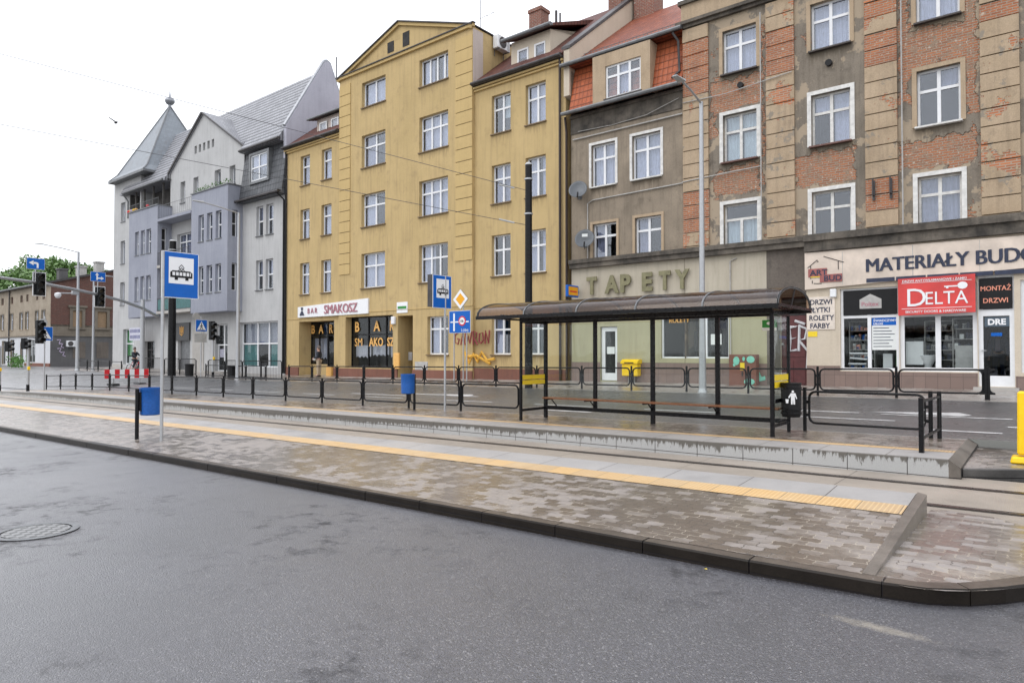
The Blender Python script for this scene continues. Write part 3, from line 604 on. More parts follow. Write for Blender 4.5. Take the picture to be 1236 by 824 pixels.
def window(b, ua, ub, za, zb, w, cols=(.5,), trans=.34, fm='white', depth=.2, cur=None, sill='silly', fw=.07, surround=None, tmode='cross', sproud=.07, glassm='glass', sash_open=None, bars=(), glow=False):
    H, W = zb-za, ub-ua; wf = w-depth; mb = b.mb(); t0, t1 = wf-.05, wf+.01
    mb.box(ua, ua+fw, t0, t1, za, zb); mb.box(ub-fw, ub, t0, t1, za, zb)
    mb.box(ua+fw, ub-fw, t0, t1, za, za+fw); mb.box(ua+fw, ub-fw, t0, t1, zb-fw, zb)
    zt = zb-trans*H if trans else None
    for c in cols:
        uc = ua+c*W; top = zb-fw
        if tmode == 'tee' and zt: top = zt
        mb.box(uc-.05, uc+.05, t0-.004, t1+.014, za+fw, top)
    if zt: mb.box(ua+fw, ub-fw, t0-.002, t1+.006, zt-.045, zt+.045)
    for c in bars: mb.box(ua+fw, ub-fw, t0+.01, t1-.006, za+c*H-.015, za+c*H+.015)
    wo = b.o('window', mb, M[fm])
    # surround
    if surround:
        sm, sw = surround; m2 = b.mb(); m2.box(ua-sw, ua, w-.02, w+.035, za, zb); m2.box(ub, ub+sw, w-.02, w+.035, za, zb); m2.box(ua-sw, ub+sw, w-.02, w+.038, zb, zb+sw)
        b.o('frame', m2, M[sm], wo)
    b.o('pane', b.mb().box(ua+fw, ub-fw, t0+.02, t0+.028, za+fw, zb-fw), M[glassm], wo)
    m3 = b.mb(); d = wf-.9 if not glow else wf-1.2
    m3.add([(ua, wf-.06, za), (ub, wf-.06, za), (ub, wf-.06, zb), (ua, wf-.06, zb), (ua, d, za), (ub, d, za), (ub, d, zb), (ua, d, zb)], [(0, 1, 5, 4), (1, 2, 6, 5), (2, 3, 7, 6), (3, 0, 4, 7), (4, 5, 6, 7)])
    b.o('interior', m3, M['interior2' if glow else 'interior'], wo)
    if cur:
        cm_, segs = cur; mc = b.mb(); wc = wf-.14
        for (f0_, f1_, h0, h1) in segs:
            n = max(4, int((f1_-f0_)*W/.045)); vs_ = []
            for i in range(n+1):
                u = ua+fw+(W-2*fw)*(f0_+(f1_-f0_)*i/n); dw = .018*math.sin(i*1.9)+.01*math.sin(i*.7)
                for z in (za+h0*H, za+h1*H): vs_.append((u, wc+dw, z))
            mc.add(vs_, [(2*i, 2*i+2, 2*i+3, 2*i+1) for i in range(n)])
        b.o('curtain', mc, M[cm_], wo)
    if sill: b.o('sill', b.mb().box(ua-.05, ub+.05, wf+.012, w+sproud, za-.055, za-.003), M[sill], wo)
    return wo
FULL = [(0, 1, .05, .97)]
def rc():   # random curtain arrangement
    r = random.random()
    if r < .16: return ('curtain', FULL)
    if r < .36: return ('curtain2', FULL)
    if r < .5: return ('curtain', [(0, .42, .05, .97)])
    if r < .66: return ('curtain', [(0, .38, .05, .97), (.68, 1, .05, .97)])
    if r < .76: return ('curtain', [(0, 1, .05, .62)])
    if r < .86: return ('blind', [(.5, 1, .4, .97)])
    return None
def gutter(b, u0, u1, w, z, r=.08, mat='zinc', parent=None, name='gutter'):
    mb = b.mb(); mb.tube([(u0, w, z), (u1, w, z)], r, 8); mb.box(u0, u1, w-.12-r, w-.01, z-.02, z+.09)
    return b.o(name, mb, M[mat], parent)
def pipe(b, pts, r=.055, mat='brownpipe', name='downpipe'):
    return b.o(name, b.mb().tube(pts, r, 8), M[mat], smooth=True)
# ================================================================ yellow apartment building
Y = Bld('apartment_building', 'ochre yellow apartment house with a tall gabled middle and red roofs', 'building', -27.5, .5)
rows = [(12.42, 14.28), (9.05, 10.9), (5.57, 7.53)]
WL, CL, CR, RC, RD = [], [], [], [], []
zy = lambda: 0
ops = [(ua, ub, a, b_) for a, b_ in rows for ua, ub in ((-36.93, -35.93), (-34.71, -33.7))]
bar1 = (-37.0, -33.38, .45, 3.86, .9)
m = Y.mb(); wall(m, -38.42, -32.75, .3, 15.05, 0, ops+[bar1], .2); shell(m, -38.42, -32.75, 0, -7, .3, 15.05, right=False)
for o in ops: window(Y, *o, 0, cols=(), trans=.36, cur=rc(), sill='silly')
# centre
opsC = [(ua, ub, a, b_) for a, b_ in [(15.88, 17.32)]+rows for ua, ub in ((-30.68, -28.62), (-25.9, -23.77))]
bar2 = (-32.1, -27.95, 1.06, 3.98, .45); door = (-27.55, -26.35, .5, 3.9, 1.2); gw = (-25.25, -23.72, 1.82, 3.78)
WC = .14; m.cur = 0
wall(m, -32.75, -22.07, .3, 18.0, WC, opsC+[bar2, door, gw], .22); shell(m, -32.75, -22.07, WC, -9, .3, 18.0, top=True)
def trif(mb, w0, w1, pts): mb.prism(pts, w0, w1, 'y')
pedw = Y.mb()
opsR = [(ua, ub, a, b_) for a, b_ in rows+[(1.82, 3.68)] for ua, ub in ((-20.96, -19.78), (-18.88, -17.72))]
wall(m, -22.07, -16.62, .3, 15.05, 0, opsR, .2); shell(m, -22.07, -16.62, 0, -7, .3, 15.05, left=False)
Y.o('wall', m, M['yplaster'])
for i, o in enumerate(opsC):
    if o[0] < -28: window(Y, *o, WC, cols=(.52,) if o[2] < 15 else (.5,), trans=.36 if o[2] < 15 else None, cur=rc() if i != 2 else ('curtain2', [(0, .45, .05, .97), (.8, 1, .05, .97)]), depth=.22)
    else: window(Y, *o, WC, cols=(.36, .66) if o[2] < 15 else (.3, .55, .8), trans=.36 if o[2] < 15 else None, cur=rc() or ('curtain2', FULL), depth=.22)
window(Y, *gw, WC, cols=(.5,), trans=.33, cur=('curtain', [(0, .45, .05, .97)]), depth=.22)
for o in opsR: window(Y, *o, 0, cols=(.52,), trans=.36, cur=rc(), depth=.2)
# pediment and its mouldings, roof of the middle block
pd = Y.mb(); pd.prism([(-32.75, 18.0), (-22.07, 18.0), (-27.45, 19.84)], -8.9, WC-.01, 'y'); Y.o('pediment', pd, M['yplaster'])
mm = Y.mb(); mm.cur = 0
mm.box(-32.9, -21.95, WC-.02, WC+.13, 17.95, 18.1); mm.cur = 1; mm.box(-32.95, -21.9, WC-.02, WC+.19, 18.1, 18.15); mm.cur = 0
def rake(mb, p, q, w0, w1, th, off):
    d = (Vector(q)-Vector(p)).normalized(); nr = Vector((-d.y, d.x)); nr = nr if nr.y > 0 else -nr
    a, b_, c, e = Vector(p)+nr*off, Vector(q)+nr*off, Vector(q)+nr*(off+th), Vector(p)+nr*(off+th)
    mb.prism([tuple(a), tuple(b_), tuple(c), tuple(e)], w0, w1, 'y')
for pq in (((-32.85, 18.06), (-27.45, 19.88)), ((-22.0, 18.06), (-27.45, 19.88))):
    mm.cur = 0; rake(mm, *pq, WC-.02, WC+.12, .16, -.2); mm.cur = 1; rake(mm, *pq, -9, WC+.2, .06, -.035)
for ww_, x in ((.5, -29.0),): pass
Y.o('cornice', mm, [M['yband'], M['darkmetal']])
for ux in (-28.2, -26.95): Y.box('attic_window', ux-.26, ux+.26, WC-.02, WC+.012, 18.42, 19.0 if ux < -27.5 else 19.18, M['interior'])
# quoins with dark grooves
def quoins(u0, u1, z0, z1, w, pitch=.62):
    q = Y.mb(); z = z1
    while z-pitch > z0:
        q.cur = 0; q.box(u0, u1, w-.01, w+.045, z-pitch+.035, z); z -= pitch
    return Y.o('quoin', q, M['yband'])
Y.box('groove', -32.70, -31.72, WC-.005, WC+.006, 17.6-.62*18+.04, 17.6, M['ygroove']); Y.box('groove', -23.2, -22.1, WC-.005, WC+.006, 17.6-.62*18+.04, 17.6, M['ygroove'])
quoins(-32.72, -31.7, 5.9, 17.6, WC); quoins(-23.22, -22.08, 6.1, 17.6, WC)
# plinth and string course
for u0_, u1_, w_ in ((-38.42, -37.0, 0), (-33.38, -32.75, 0), (-32.75, -27.55, WC), (-26.35, -22.07, WC), (-22.07, -16.62, 0)):
    Y.box('plinth', u0_, u1_, w_-.02, w_+.05, .3, 1.02 if u0_ < -24 else 1.15, M['yplinth'])
sc = Y.mb(); sc.box(-38.42, -32.76, -.01, .03, 4.02, 4.05); sc.box(-32.75, -22.07, WC-.01, WC+.03, 4.2, 4.24); sc.box(-22.06, -16.62, -.01, .03, 4.08, 4.12); Y.o('string_course', sc, M['yband'])
# eaves
for u0_, u1_ in ((-38.6, -32.78), (-22.04, -16.7)):
    c_ = Y.mb(); c_.cur = 0; c_.box(u0_, u1_, -.05, .1, 14.72, 14.8); c_.box(u0_, u1_, -.05, .16, 14.84, 14.93); c_.cur = 1; c_.box(u0_, u1_, -.1, .3, 14.96, 15.06); Y.o('cornice', c_, [M['yband'], M['darkmetal']])
    rf = Y.mb(); rf.prism([(.28, 15.07), (-5.2, 19.46), (-10.6, 15.07)], u0_, u1_, 'x')
    ro = Y.o('roof', rf, M['redtile']); gutter(Y, u0_, u1_, .33, 15.05, .07, 'darkmetal', ro)
# right big dormer
dm = Y.mb(); wD = -.75
def roofw(z): return .28-(z-15.07)*5.48/4.39
wall(dm, -20.35, -18.0, 15.3, 16.95, wD, [(-19.98, -19.28, 15.72, 16.5), (-18.95, -18.3, 15.72, 16.5)], .06)
dm.add([(-18.0, wD, 15.3), (-18.0, wD, 16.95), (-18.0, -4.2, 17.6), (-18.0, -4.2, 18.2), (-18.0, roofw(17.6), 17.6)], [(0, 1, 2, 4)])
dm.add([(-20.35, wD, 15.3), (-20.35, wD, 16.95), (-20.35, -4.2, 17.6)], [(0, 1, 2)])
do = Y.o('dormer', dm, M['shopcream'])
dr = Y.mb(); dr.hexa([(-20.55, wD+.35, 16.92), (-17.75, wD+.35, 16.92), (-17.75, -4.6, 18.55), (-20.55, -4.6, 18.55), (-20.55, wD+.35, 17.04), (-17.75, wD+.35, 17.04), (-17.75, -4.6, 18.8), (-20.55, -4.6, 18.8)])
Y.o('dormer_roof', dr, M['redtile'], do); gutter(Y, -20.62, -17.7, wD+.42, 16.98, .09, 'zinc', do)
for ua in (-19.98, -18.95): window(Y, ua, ua+.68, 15.72, 16.5, wD+.04, cols=(), trans=None, cur=('curtain2', [(0, 1, .5, .97)]), depth=.05, fw=.09, sill='sill')
dl = Y.mb(); wL = -.9
wall(dl, -36.5, -33.2, 15.4, 16.75, wL, [(-36.1, -35.35, 15.75, 16.45), (-34.9, -34.1, 15.75, 16.45)], .06); dl.box(-36.52, -33.2, -3, wL-.02, 15.4, 16.7); do2 = Y.o('dormer', dl, M['ywhitepl'])
Y.o('dormer_roof', Y.mb().hexa([(-37.0, wL+.3, 16.72), (-33.0, wL+.3, 16.72), (-33.0, -4.2, 17.7), (-37.0, -4.2, 17.7), (-37.0, wL+.3, 16.86), (-33.0, wL+.3, 16.86), (-33.0, -4.2, 17.9), (-37.0, -4.2, 17.9)]), M['darkmetal'], do2)
gutter(Y, -37.05, -33.0, wL+.36, 16.78, .07, 'zinc', do2)
for ua in (-36.1, -34.9): window(Y, ua, ua+.75, 15.75, 16.45, wL+.14, cols=(), trans=None, cur=None, depth=.05, fw=.08, sill=None)
# chimneys
def chimney(b, u0, u1, w0, w1, z0, z1, mat='chimbrick', cap='concrete'):
    c_ = b.mb(); c_.cur = 0; c_.box(u0, u1, w0, w1, z0, z1-.22); c_.box(u0-.05, u1+.05, w0-.05, w1+.05, z1-.22, z1-.05); c_.cur = 1; c_.box(u0, u1, w0, w1, z1-.05, z1); return b.o('chimney', c_, [M[mat], M[cap]])
chimney(Y, -21.55, -20.75, -4.4, -3.7, 18, 20.15); chimney(Y, -17.75, -17.0, -6.3, -5.5, 19, 21.2)
v = Y.mb(); v.cyl(-20.2, -4.3, 18.6, 19.9, .07); v.cyl(-19.95, -4.3, 18.6, 19.7, .05); Y.o('vent_pipe', v, M['darkmetal'])
# firewall between yellow and grey roofs
fwl = Y.mb(); fwl.cur = 0; fwl.prism([(.12, 13.2), (.12, 15.25), (-5.6, 19.75), (-6.4, 19.75), (-6.4, 12)], -16.64, -16.34, 'x'); fwl.cur = 1
a_, b_ = (.16, 15.27), (-5.62, 19.8); fwl.prism([a_, (.16, 15.4), (-5.62, 19.95), b_], -16.74, -16.28, 'x'); Y.o('firewall', fwl, [M['shopcream'], M['darkmetal']])
# pale flank panel of the middle block
Y.box('flank_panel', -22.075, -22.055, -.6, WC-.002, 15.1, 17.9, M['ywhitepl'])
pipe(Y, [(-16.85, .12, 15.0), (-16.85, .12, .6)], .06); 
# shop interiors for the bar
def shopwin(b, u0, u1, z0, z1, w, mull, hz, fm='black', depth=.9, gm='shopglass', fw=.06, inner=1.8, intm='interior2', name='window', floorz=None):
    wf = w-depth; mb = b.mb(); t0, t1 = wf-.05, wf+.02
    mb.box(u0, u0+fw, t0, t1, z0, z1); mb.box(u1-fw, u1, t0, t1, z0, z1); mb.box(u0+fw, u1-fw, t0, t1, z0, z0+fw); mb.box(u0+fw, u1-fw, t0, t1, z1-fw, z1)
    for c in mull: mb.box(c-fw*.6, c+fw*.6, t0-.004, t1+.008, z0+fw, z1-fw)
    for h in hz: mb.box(u0+fw, u1-fw, t0-.002, t1+.004, h-fw*.5, h+fw*.5)
    wo = b.o(name, mb, M[fm]); b.o('pane', b.mb().box(u0+fw, u1-fw, t0+.02, t0+.028, z0+fw, z1-fw), M[gm], wo)
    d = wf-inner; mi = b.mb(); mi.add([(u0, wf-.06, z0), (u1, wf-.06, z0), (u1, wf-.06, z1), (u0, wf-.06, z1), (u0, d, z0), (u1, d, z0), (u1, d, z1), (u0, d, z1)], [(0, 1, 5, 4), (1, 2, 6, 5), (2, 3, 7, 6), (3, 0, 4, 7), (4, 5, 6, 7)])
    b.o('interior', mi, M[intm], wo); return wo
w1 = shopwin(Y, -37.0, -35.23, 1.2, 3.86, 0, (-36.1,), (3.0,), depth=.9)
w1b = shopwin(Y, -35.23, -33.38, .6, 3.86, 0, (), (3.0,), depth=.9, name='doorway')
m = Y.mb(); m.box(-37, -35.23, -.93, -.86, .45, 1.2); Y.o('recess_wall', m, M['yplaster'])
Y.box('doorstep', -37, -33.4, -.9, .02, .3, .5, M['concrete'])
def wtext(b, s, u, w, z, size, mat, parent, bold=.01, sx=1.0, depth=.012, name='lettering', align='LEFT'):
    return obj(name, text_mb(s, size, depth, bold, mb=MB(lambda p: (p[0]+u-b.uc, p[1]-w, p[2]+z-b.zb)), sx=sx, align=align), M[mat], parent)
wtext(Y, 'B', -36.98, -.88, 3.15, .75, 'letteryel', w1, .02, .95)
wtext(Y, 'A', -36.15, -.88, 3.15, .75, 'letteryel', w1, .02, .9); wtext(Y, 'R', -35.1, -.88, 3.15, .75, 'letteryel', w1b, .02, .85)
mc = Y.mb()
def lace(mb, u0, u1, w, z0, z1, n=30):
    vs_ = []
    for i in range(n+1):
        u = u0+(u1-u0)*i/n; dw = .03*math.sin(i*1.7); vs_ += [(u, w+dw, z0+.12*abs(math.sin(i*.55))), (u, w+dw, z1)]
    mb.add(vs_, [(2*i, 2*i+2, 2*i+3, 2*i+1) for i in range(n)])
lace(mc, -36.95, -35.3, -1.15, 1.5, 2.85); Y.o('curtain', mc, M['curtain2'], w1)
w2 = shopwin(Y, -32.1, -27.95, 1.06, 3.98, WC, (-30.55, -29.0), (2.95,), depth=.45)
for s_, u in (('B', -31.78), ('A', -30.05), ('R', -28.7)): wtext(Y, s_, u, WC-.42, 3.15, .8, 'letteryel', w2, .02, .95 if s_ != 'R' else .7)
wtext(Y, 'SM', -31.78, WC-.42, 2.3, .66, 'letteryel', w2, .0, .9); wtext(Y, 'AKO', -30.45, WC-.42, 2.3, .66, 'letteryel', w2, .015, .86); wtext(Y, 'SZ', -28.9, WC-.42, 2.3, .66, 'letteryel', w2, .015, .8)
mc = Y.mb(); lace(mc, -32.0, -30.65, WC-.7, 1.6, 2.35, 22); lace(mc, -30.45, -29.1, WC-.7, 1.7, 2.35, 22); lace(mc, -28.9, -27.98, WC-.7, 1.6, 2.35, 14); Y.o('curtain', mc, M['curtain'], w2)
# entrance passage
dd = Y.mb(); dd.box(-27.0, -26.36, -1.06, -1.0, .5, 3.9); dd.box(-27.55, -27.0, -1.07, -1.03, .5, 3.9); Y.o('door', dd, M['interior'])
Y.box('intercom', -27.32, -27.02, -.5, -.42, 1.5, 1.95, M['steel']); 
Y.box('vent_hatch', -26.15, -25.2, WC-.01, WC+.03, .95, 1.45, M['conduit'])
g = Y.mb()   # spray graffiti on the yellow wall
def strokes(mb, pl, u, w, z, sx, sz, r):
    for s_ in pl: mb.tube([(u+p[0]*sx, w, z+p[1]*sz) for p in s_], r, 5)
GAWRON = [[(.5, .9), (.1, .7), (.05, .2), (.4, .05), (.55, .4), (.35, .42)], [(.7, .0), (.95, .9), (1.15, .0)], [(.8, .35), (1.1, .35)], [(1.2, .9), (1.35, .1), (1.5, .6), (1.65, .1), (1.85, .9)], [(2, 0), (2, .95), (2.35, .8), (2.3, .5), (2.05, .45), (2.45, 0)], [(2.6, .2), (2.65, .75), (2.95, .8), (3.05, .3), (2.8, .1), (2.6, .2)], [(3.2, .05), (3.25, .9), (3.55, .1), (3.65, .95)]]
strokes(g, GAWRON, -23.3, WC+.002, 2.3, .64, .72, .045); 
g2 = Y.mb(); strokes(g2, [[(0, .8), (.3, .1), (.6, .7), (.9, .2), (1.2, .8), (1.6, .3), (2.1, .4)], [(.1, .5), (.8, .6), (1.8, .1)]], -22.55, WC+.002, 1.3, .9, .8, .07)
Y.o('graffiti', g2, M['graffor'])
Y.o('graffiti', g, M['graffred'])
sill_stains(M['yplaster'], [(o[0], o[1], o[2]-.03) for o in ops+opsC+opsR+[gw]], Y.uc, Y.zb, .6, (.2, .14, .07))
# ================================================================ grey narrow tenement (tapety)
T = Bld('tenement_house', 'narrow grey-brown tenement with an orange tiled mansard roof and raised shop lettering', 'building', -13.8, .6)
opT = [(-15.28, -14.1, 8.98, 10.78), (-13.3, -12.02, 8.98, 10.78), (-15.22, -14.05, 5.8, 7.38), (-13.18, -12.0, 5.82, 7.4)]
m = T.mb(); wall(m, -16.32, -11.03, 5.95, 12.2, 0, opT, .16); shell(m, -16.34, -11.03, 0, -8, .4, 14.3); T.o('wall', m, M['b4plaster'])
for i, o in enumerate(opT): window(T, *o, 0, cols=(.5,), trans=.34, cur=('curtain', FULL) if i < 2 else ('curtain2', [(0, .4, .05, .97)]) , depth=.14, surround=('whitewood' if i < 2 else 'pilaster', .11), sill='whitewood' if i < 2 else 'sill', sproud=.12)
c_ = T.mb(); c_.box(-16.33, -11.03, -.02, .04, 11.45, 12.12); c_.box(-16.33, -11.03, -.02, .12, 12.12, 12.24); T.o('frieze', c_, M['grime'])
c_ = T.mb(); c_.tube([(-16.2, .06, 11.2), (-11.05, .06, 11.22)], .03, 6); c_.tube([(-15.9, .1, 11.5), (-14.2, .12, 11.42), (-12.6, .1, 11.5), (-11.2, .1, 11.85)], .012, 6); T.o('wall_cable', c_, M['conduit'])
c_ = T.mb(); c_.box(-16.33, -6.52, -.05, .17, 5.55, 5.75); c_.box(-16.33, -6.52, -.05, .24, 5.75, 5.92); T.o('cornice', c_, M['grime'])
rf = T.mb(); rf.add([(-16.33, .2, 12.3), (-11.03, .2, 12.3), (-11.03, -.3, 14.45), (-16.33, -.3, 14.45), (-16.33, .42, 12.22), (-11.03, .42, 12.22)], [(0, 1, 2, 3), (4, 5, 1, 0)])
mro = T.o('mansard_roof', rf, M['orgtilez']); gutter(T, -16.5, -11.0, .5, 12.28, .085, 'zinc', mro)
dm = T.mb(); wall(dm, -15.0, -12.3, 12.35, 14.4, .34, [(-14.38, -12.72, 12.48, 13.86)], .12); shell(dm, -15.0, -12.3, .34, -1, 12.35, 14.4); dmo = T.o('dormer', dm, M['pilaster'])
window(T, -14.38, -12.72, 12.48, 13.86, .34, cols=(.36, .68), trans=.34, cur=('curtain', [(.3, .68, .05, .97)]), depth=.08, fw=.08, sill='sill')
rf = T.mb(); rf.prism([(.2, 14.45), (-5.6, 18.75), (-11, 14.45)], -16.33, -11.03, 'x'); r2 = T.o('roof', rf, M['orgtile']); gutter(T, -16.7, -10.98, .3, 14.52, .085, 'zinc', r2)
sg = T.mb()
for k in range(28): 
    u = -15.8+k*.17; sg.box(u, u+.012, -.28, -.26, 14.82, 15.02)
sg.tube([(-15.85, -.27, 15.0), (-11.1, -.27, 15.0)], .012, 5); sg.tube([(-15.85, -.27, 14.86), (-11.1, -.27, 14.86)], .012, 5); T.o('snow_guard', sg, M['zinc'], r2)
chimney(T, -16.2, -15.1, -6.4, -5.4, 18, 20.7)
pipe(T, [(-16.45, .3, 12.2), (-16.5, .12, 11.6), (-16.5, .12, .7)], .055, 'brownpipe'); pipe(T, [(-11.35, .3, 14.4), (-11.2, .1, 14.1), (-11.15, .1, 12.9), (-11.35, .35, 12.6)], .05, 'darkmetal')
# ground floor of the tenement
opG = [(-14.88, -14.05, .72, 3.0, .16), (-12.05, -9.28, 1.68, 3.66, .14)]
m = T.mb(); m.cur = 0; wall(m, -16.33, -7.88, .5, 4.08, -.02, opG, .14); m.cur = 1; wall(m, -16.33, -7.88, 4.08, 5.55, -.02); T.o('shopfront_wall', m, [M['greenish'], M['cream']])
T.box('plinth', -14.05, -7.88, -.03, 0, .4, 1.5, M['tileplinth']); T.box('plinth', -16.33, -14.88, -.03, .002, .4, 1.5, M['tileplinth'])
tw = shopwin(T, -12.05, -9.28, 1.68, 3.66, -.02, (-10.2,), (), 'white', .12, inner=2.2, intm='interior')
wtext(T, 'ROLETY', -11.75, -.12, 3.08, .24, 'letteryel', tw, .004)
m = T.mb(); m.box(-11.7, -10.0, -1.4, -1.3, 1.7, 2.6); m.box(-11.3, -10.9, -.9, -.85, 1.7, 2.75); T.o('counter', m, M['fadedmar'] if False else M['interior2'], tw)
T.box('notice', -10.02, -9.6, -.12, -.115, 2.2, 2.6, M['paper'])
td = T.mb(); td.box(-14.86, -14.7, -.2, -.12, .74, 2.98); td.box(-14.2, -14.06, -.2, -.12, .74, 2.98); td.box(-14.7, -14.2, -.2, -.12, .74, 1.05); td.box(-14.7, -14.2, -.2, -.12, 2.8, 2.98); tdo = T.o('door', td, M['white'])
T.o('pane', T.mb().box(-14.7, -14.2, -.17, -.16, 1.05, 2.8), M['shopglass'], tdo); T.o('interior', T.mb().box(-14.8, -14.1, -.9, -.25, .74, 2.98), M['interior'], tdo)
T.box('notice', -14.62, -14.25, -.155, -.15, 1.85, 2.15, M['paper'], tdo)
# lettering TAPETY raised
for s_, u in (('T', -15.45), ('A', -14.52), ('P', -13.85), ('E', -12.85), ('T', -12.05), ('Y', -11.32)):
    wtext(T, s_, u, .05, 4.42, .98, 'olive', T.root, .045, {'T': .76, 'Y': .78, 'A': .86}.get(s_, .95), .07)
T.o('wall_cable', T.mb().tube([(-8.95, .03, 5.4), (-9.2, .03, 5.3), (-9.2, .03, 1.8)], .022, 6), M['conduit'])
T.o('wall_cable', T.mb().tube([(-15.45, .05, 5.9), (-15.45, .05, 8.3), (-15.2, .05, 8.42), (-11.05, .05, 8.5)], .025, 6), M['conduit'])
sill_stains(M['b4plaster'], [(o[0], o[1], o[2]-.04) for o in opT], T.uc, T.zb, .8)
# ================================================================ corner tenement with brick patches
K = Bld('corner_tenement', 'big decayed tenement with bare brick patches above a building materials shop', 'building', -5, .7)
kr = [(12.3, 13.95), (9.0, 10.78), (5.82, 7.42)]
kc = [(-9.45, -8.18), (-6.3, -5.05), (-3.12, -1.95), (.3, 1.5), (3.6, 4.8)]
opK = [(ua, ub, a, b_) for a, b_ in kr for ua, ub in kc]
patches = [(-9.9, -7.95, 10.95, 12.1), (-8.05, -7.9, 7.9, 13.9), (-9.75, -8.1, 7.75, 8.75), (-10, -9.75, 10, 10.9), (-6.9, -4.95, 7.65, 8.75), (-3.65, -1.5, 10.9, 12.1), (-3.6, -3.3, 9.9, 12.4), (-1.85, -1.5, 9.1, 14.6), (-3.65, -1.5, 7.65, 8.6), (-3.6, -3.35, 12, 14), (0, 1.6, 7.7, 8.7), (.2, 1.8, 11, 12)]
kbase = ((.2, .17, .135), (.28, .24, .19))
patchm = patchy('decayed_plaster_and_brick', patches, -5, .7, kbase)
m = K.mb(); wall(m, -11.03, 7.5, 5.95, 15.3, 0, opK, .18); shell(m, -11.03, 7.5, 0, -10, .4, 15.3, top=True); K.o('wall', m, patchm)
kst = {(0, 0): ('pilaster', 'whitewood', 'sill'), (0, 1): ('pilaster', 'whitewood', 'sill')}
for i, o in enumerate(opK):
    r_, c_ = i//5, i % 5
    sur = 'whitewood' if (r_, c_) in ((1, 0), (2, 0), (1, 1), (2, 1), (2, 2)) else ('pilaster' if r_ == 0 or c_ == 2 else 'whitewood')
    sl_ = {0: 'sill', 1: 'sillred', 2: 'sill'}[r_]
    if (r_, c_) == (1, 2): sl_ = 'whitewood'
    cur = {(0, 0): ('curtain', FULL), (1, 0): ('blind', [(0, .45, .05, .6), (.55, 1, .05, .6), (0, 1, .7, .97)]), (2, 0): ('blind', [(0, 1, .05, .62)]), (0, 1): ('curtain', FULL), (1, 1): ('curtain', [(.55, 1, .05, .97), (0, .45, .7, .97)]), (2, 1): None, (0, 2): ('curtain', FULL), (1, 2): ('curtain2', [(.5, 1, .7, .97)]), (2, 2): ('curtain2', FULL)}.get((r_, c_), rc())
    window(K, *o, 0, cols=(.5,), trans=.36, cur=cur, depth=.16, surround=(sur, .13), sill=sl_, sproud=.16, fm='whitewood' if sur == 'whitewood' and r_ else 'white', tmode='tee' if (r_, c_) == (2, 0) else 'cross')
# pilasters of rusticated blocks
random.seed(11)
PB = {0: (1, 2, 3, 4, 12, 13, 14), 1: (2, 3, 4), 2: (2, 4, 5, 13, 14, 16), 3: (1, 2, 4)}
for pi_, (ua, ub) in enumerate(((-11.03, -10.0), (-7.82, -6.85), (-4.6, -3.66), (-1.45, -.5), (1.9, 2.9), (5.3, 6.2))):
    q = K.mb(); n = 16; z1 = 14.45 if pi_ < 1 else 14.45; ph = .53; k = 0; z = z1
    while z-ph > 5.9:
        q.cur = 1 if k in PB.get(pi_, ()) else 0
        q.box(ua, ub, -.01, .09 if q.cur == 0 else .065, z-ph+.035, z); z -= ph; k += 1
    q.cur = 0; q.box(ua, ub, -.01, .09, 5.93, z-.0)
    K.o('pilaster', q, [M['pilasterb'], M['redbrick']])
c_ = K.mb(); c_.cur = 0; c_.box(-11.2, 7.5, -.05, .14, 14.5, 14.62); c_.box(-11.25, 7.5, -.05, .26, 14.62, 14.74); c_.cur = 1; c_.box(-11.1, 7.5, -.3, .05, 14.74, 15.45); c_.cur = 0; c_.box(-11.2, 7.5, -.4, .16, 15.45, 15.6); K.o('cornice', c_, [M['grime'], M['pilaster']])
c_ = K.mb(); c_.box(-6.52, 7.5, -.05, .2, 5.36, 5.7); c_.box(-6.52, 7.5, -.05, .3, 5.7, 5.93); K.o('cornice', c_, M['grime'])
for u, z0 in ((-8.0, 5.95), (-3.52, 5.95)): K.o('conduit', K.mb().tube([(u, .12, 14.2), (u, .12, z0), (u-.5, .12, z0-.05)], .022, 6), M['conduit'])
K.o('conduit', K.mb().tube([(-11, .13, 11.6), (-9.3, .13, 11.55), (-6.9, .14, 11.75)], .018, 6), M['conduit']); K.o('conduit', K.mb().tube([(-11.05, .11, 8.52), (-9, .11, 8.6), (-8, .11, 8.62)], .02, 6), M['conduit'])
for u in (-4.35, -3.85): c_ = K.mb(); c_.tube([(u, .1, 7.0), (u, .28, 7.0), (u, .28, 7.55)], .025, 5); c_.box(u-.04, u+.04, .1, .14, 6.85, 7.5); K.o('wall_bracket', c_, M['darkmetal'])
for u, z in ((-8.75, 11.75), (-5.7, 11.75)):
    K.o('vent', K.mb().tube([(u, -.01, z), (u, .14, z)], .11, 12), M['blackm'])
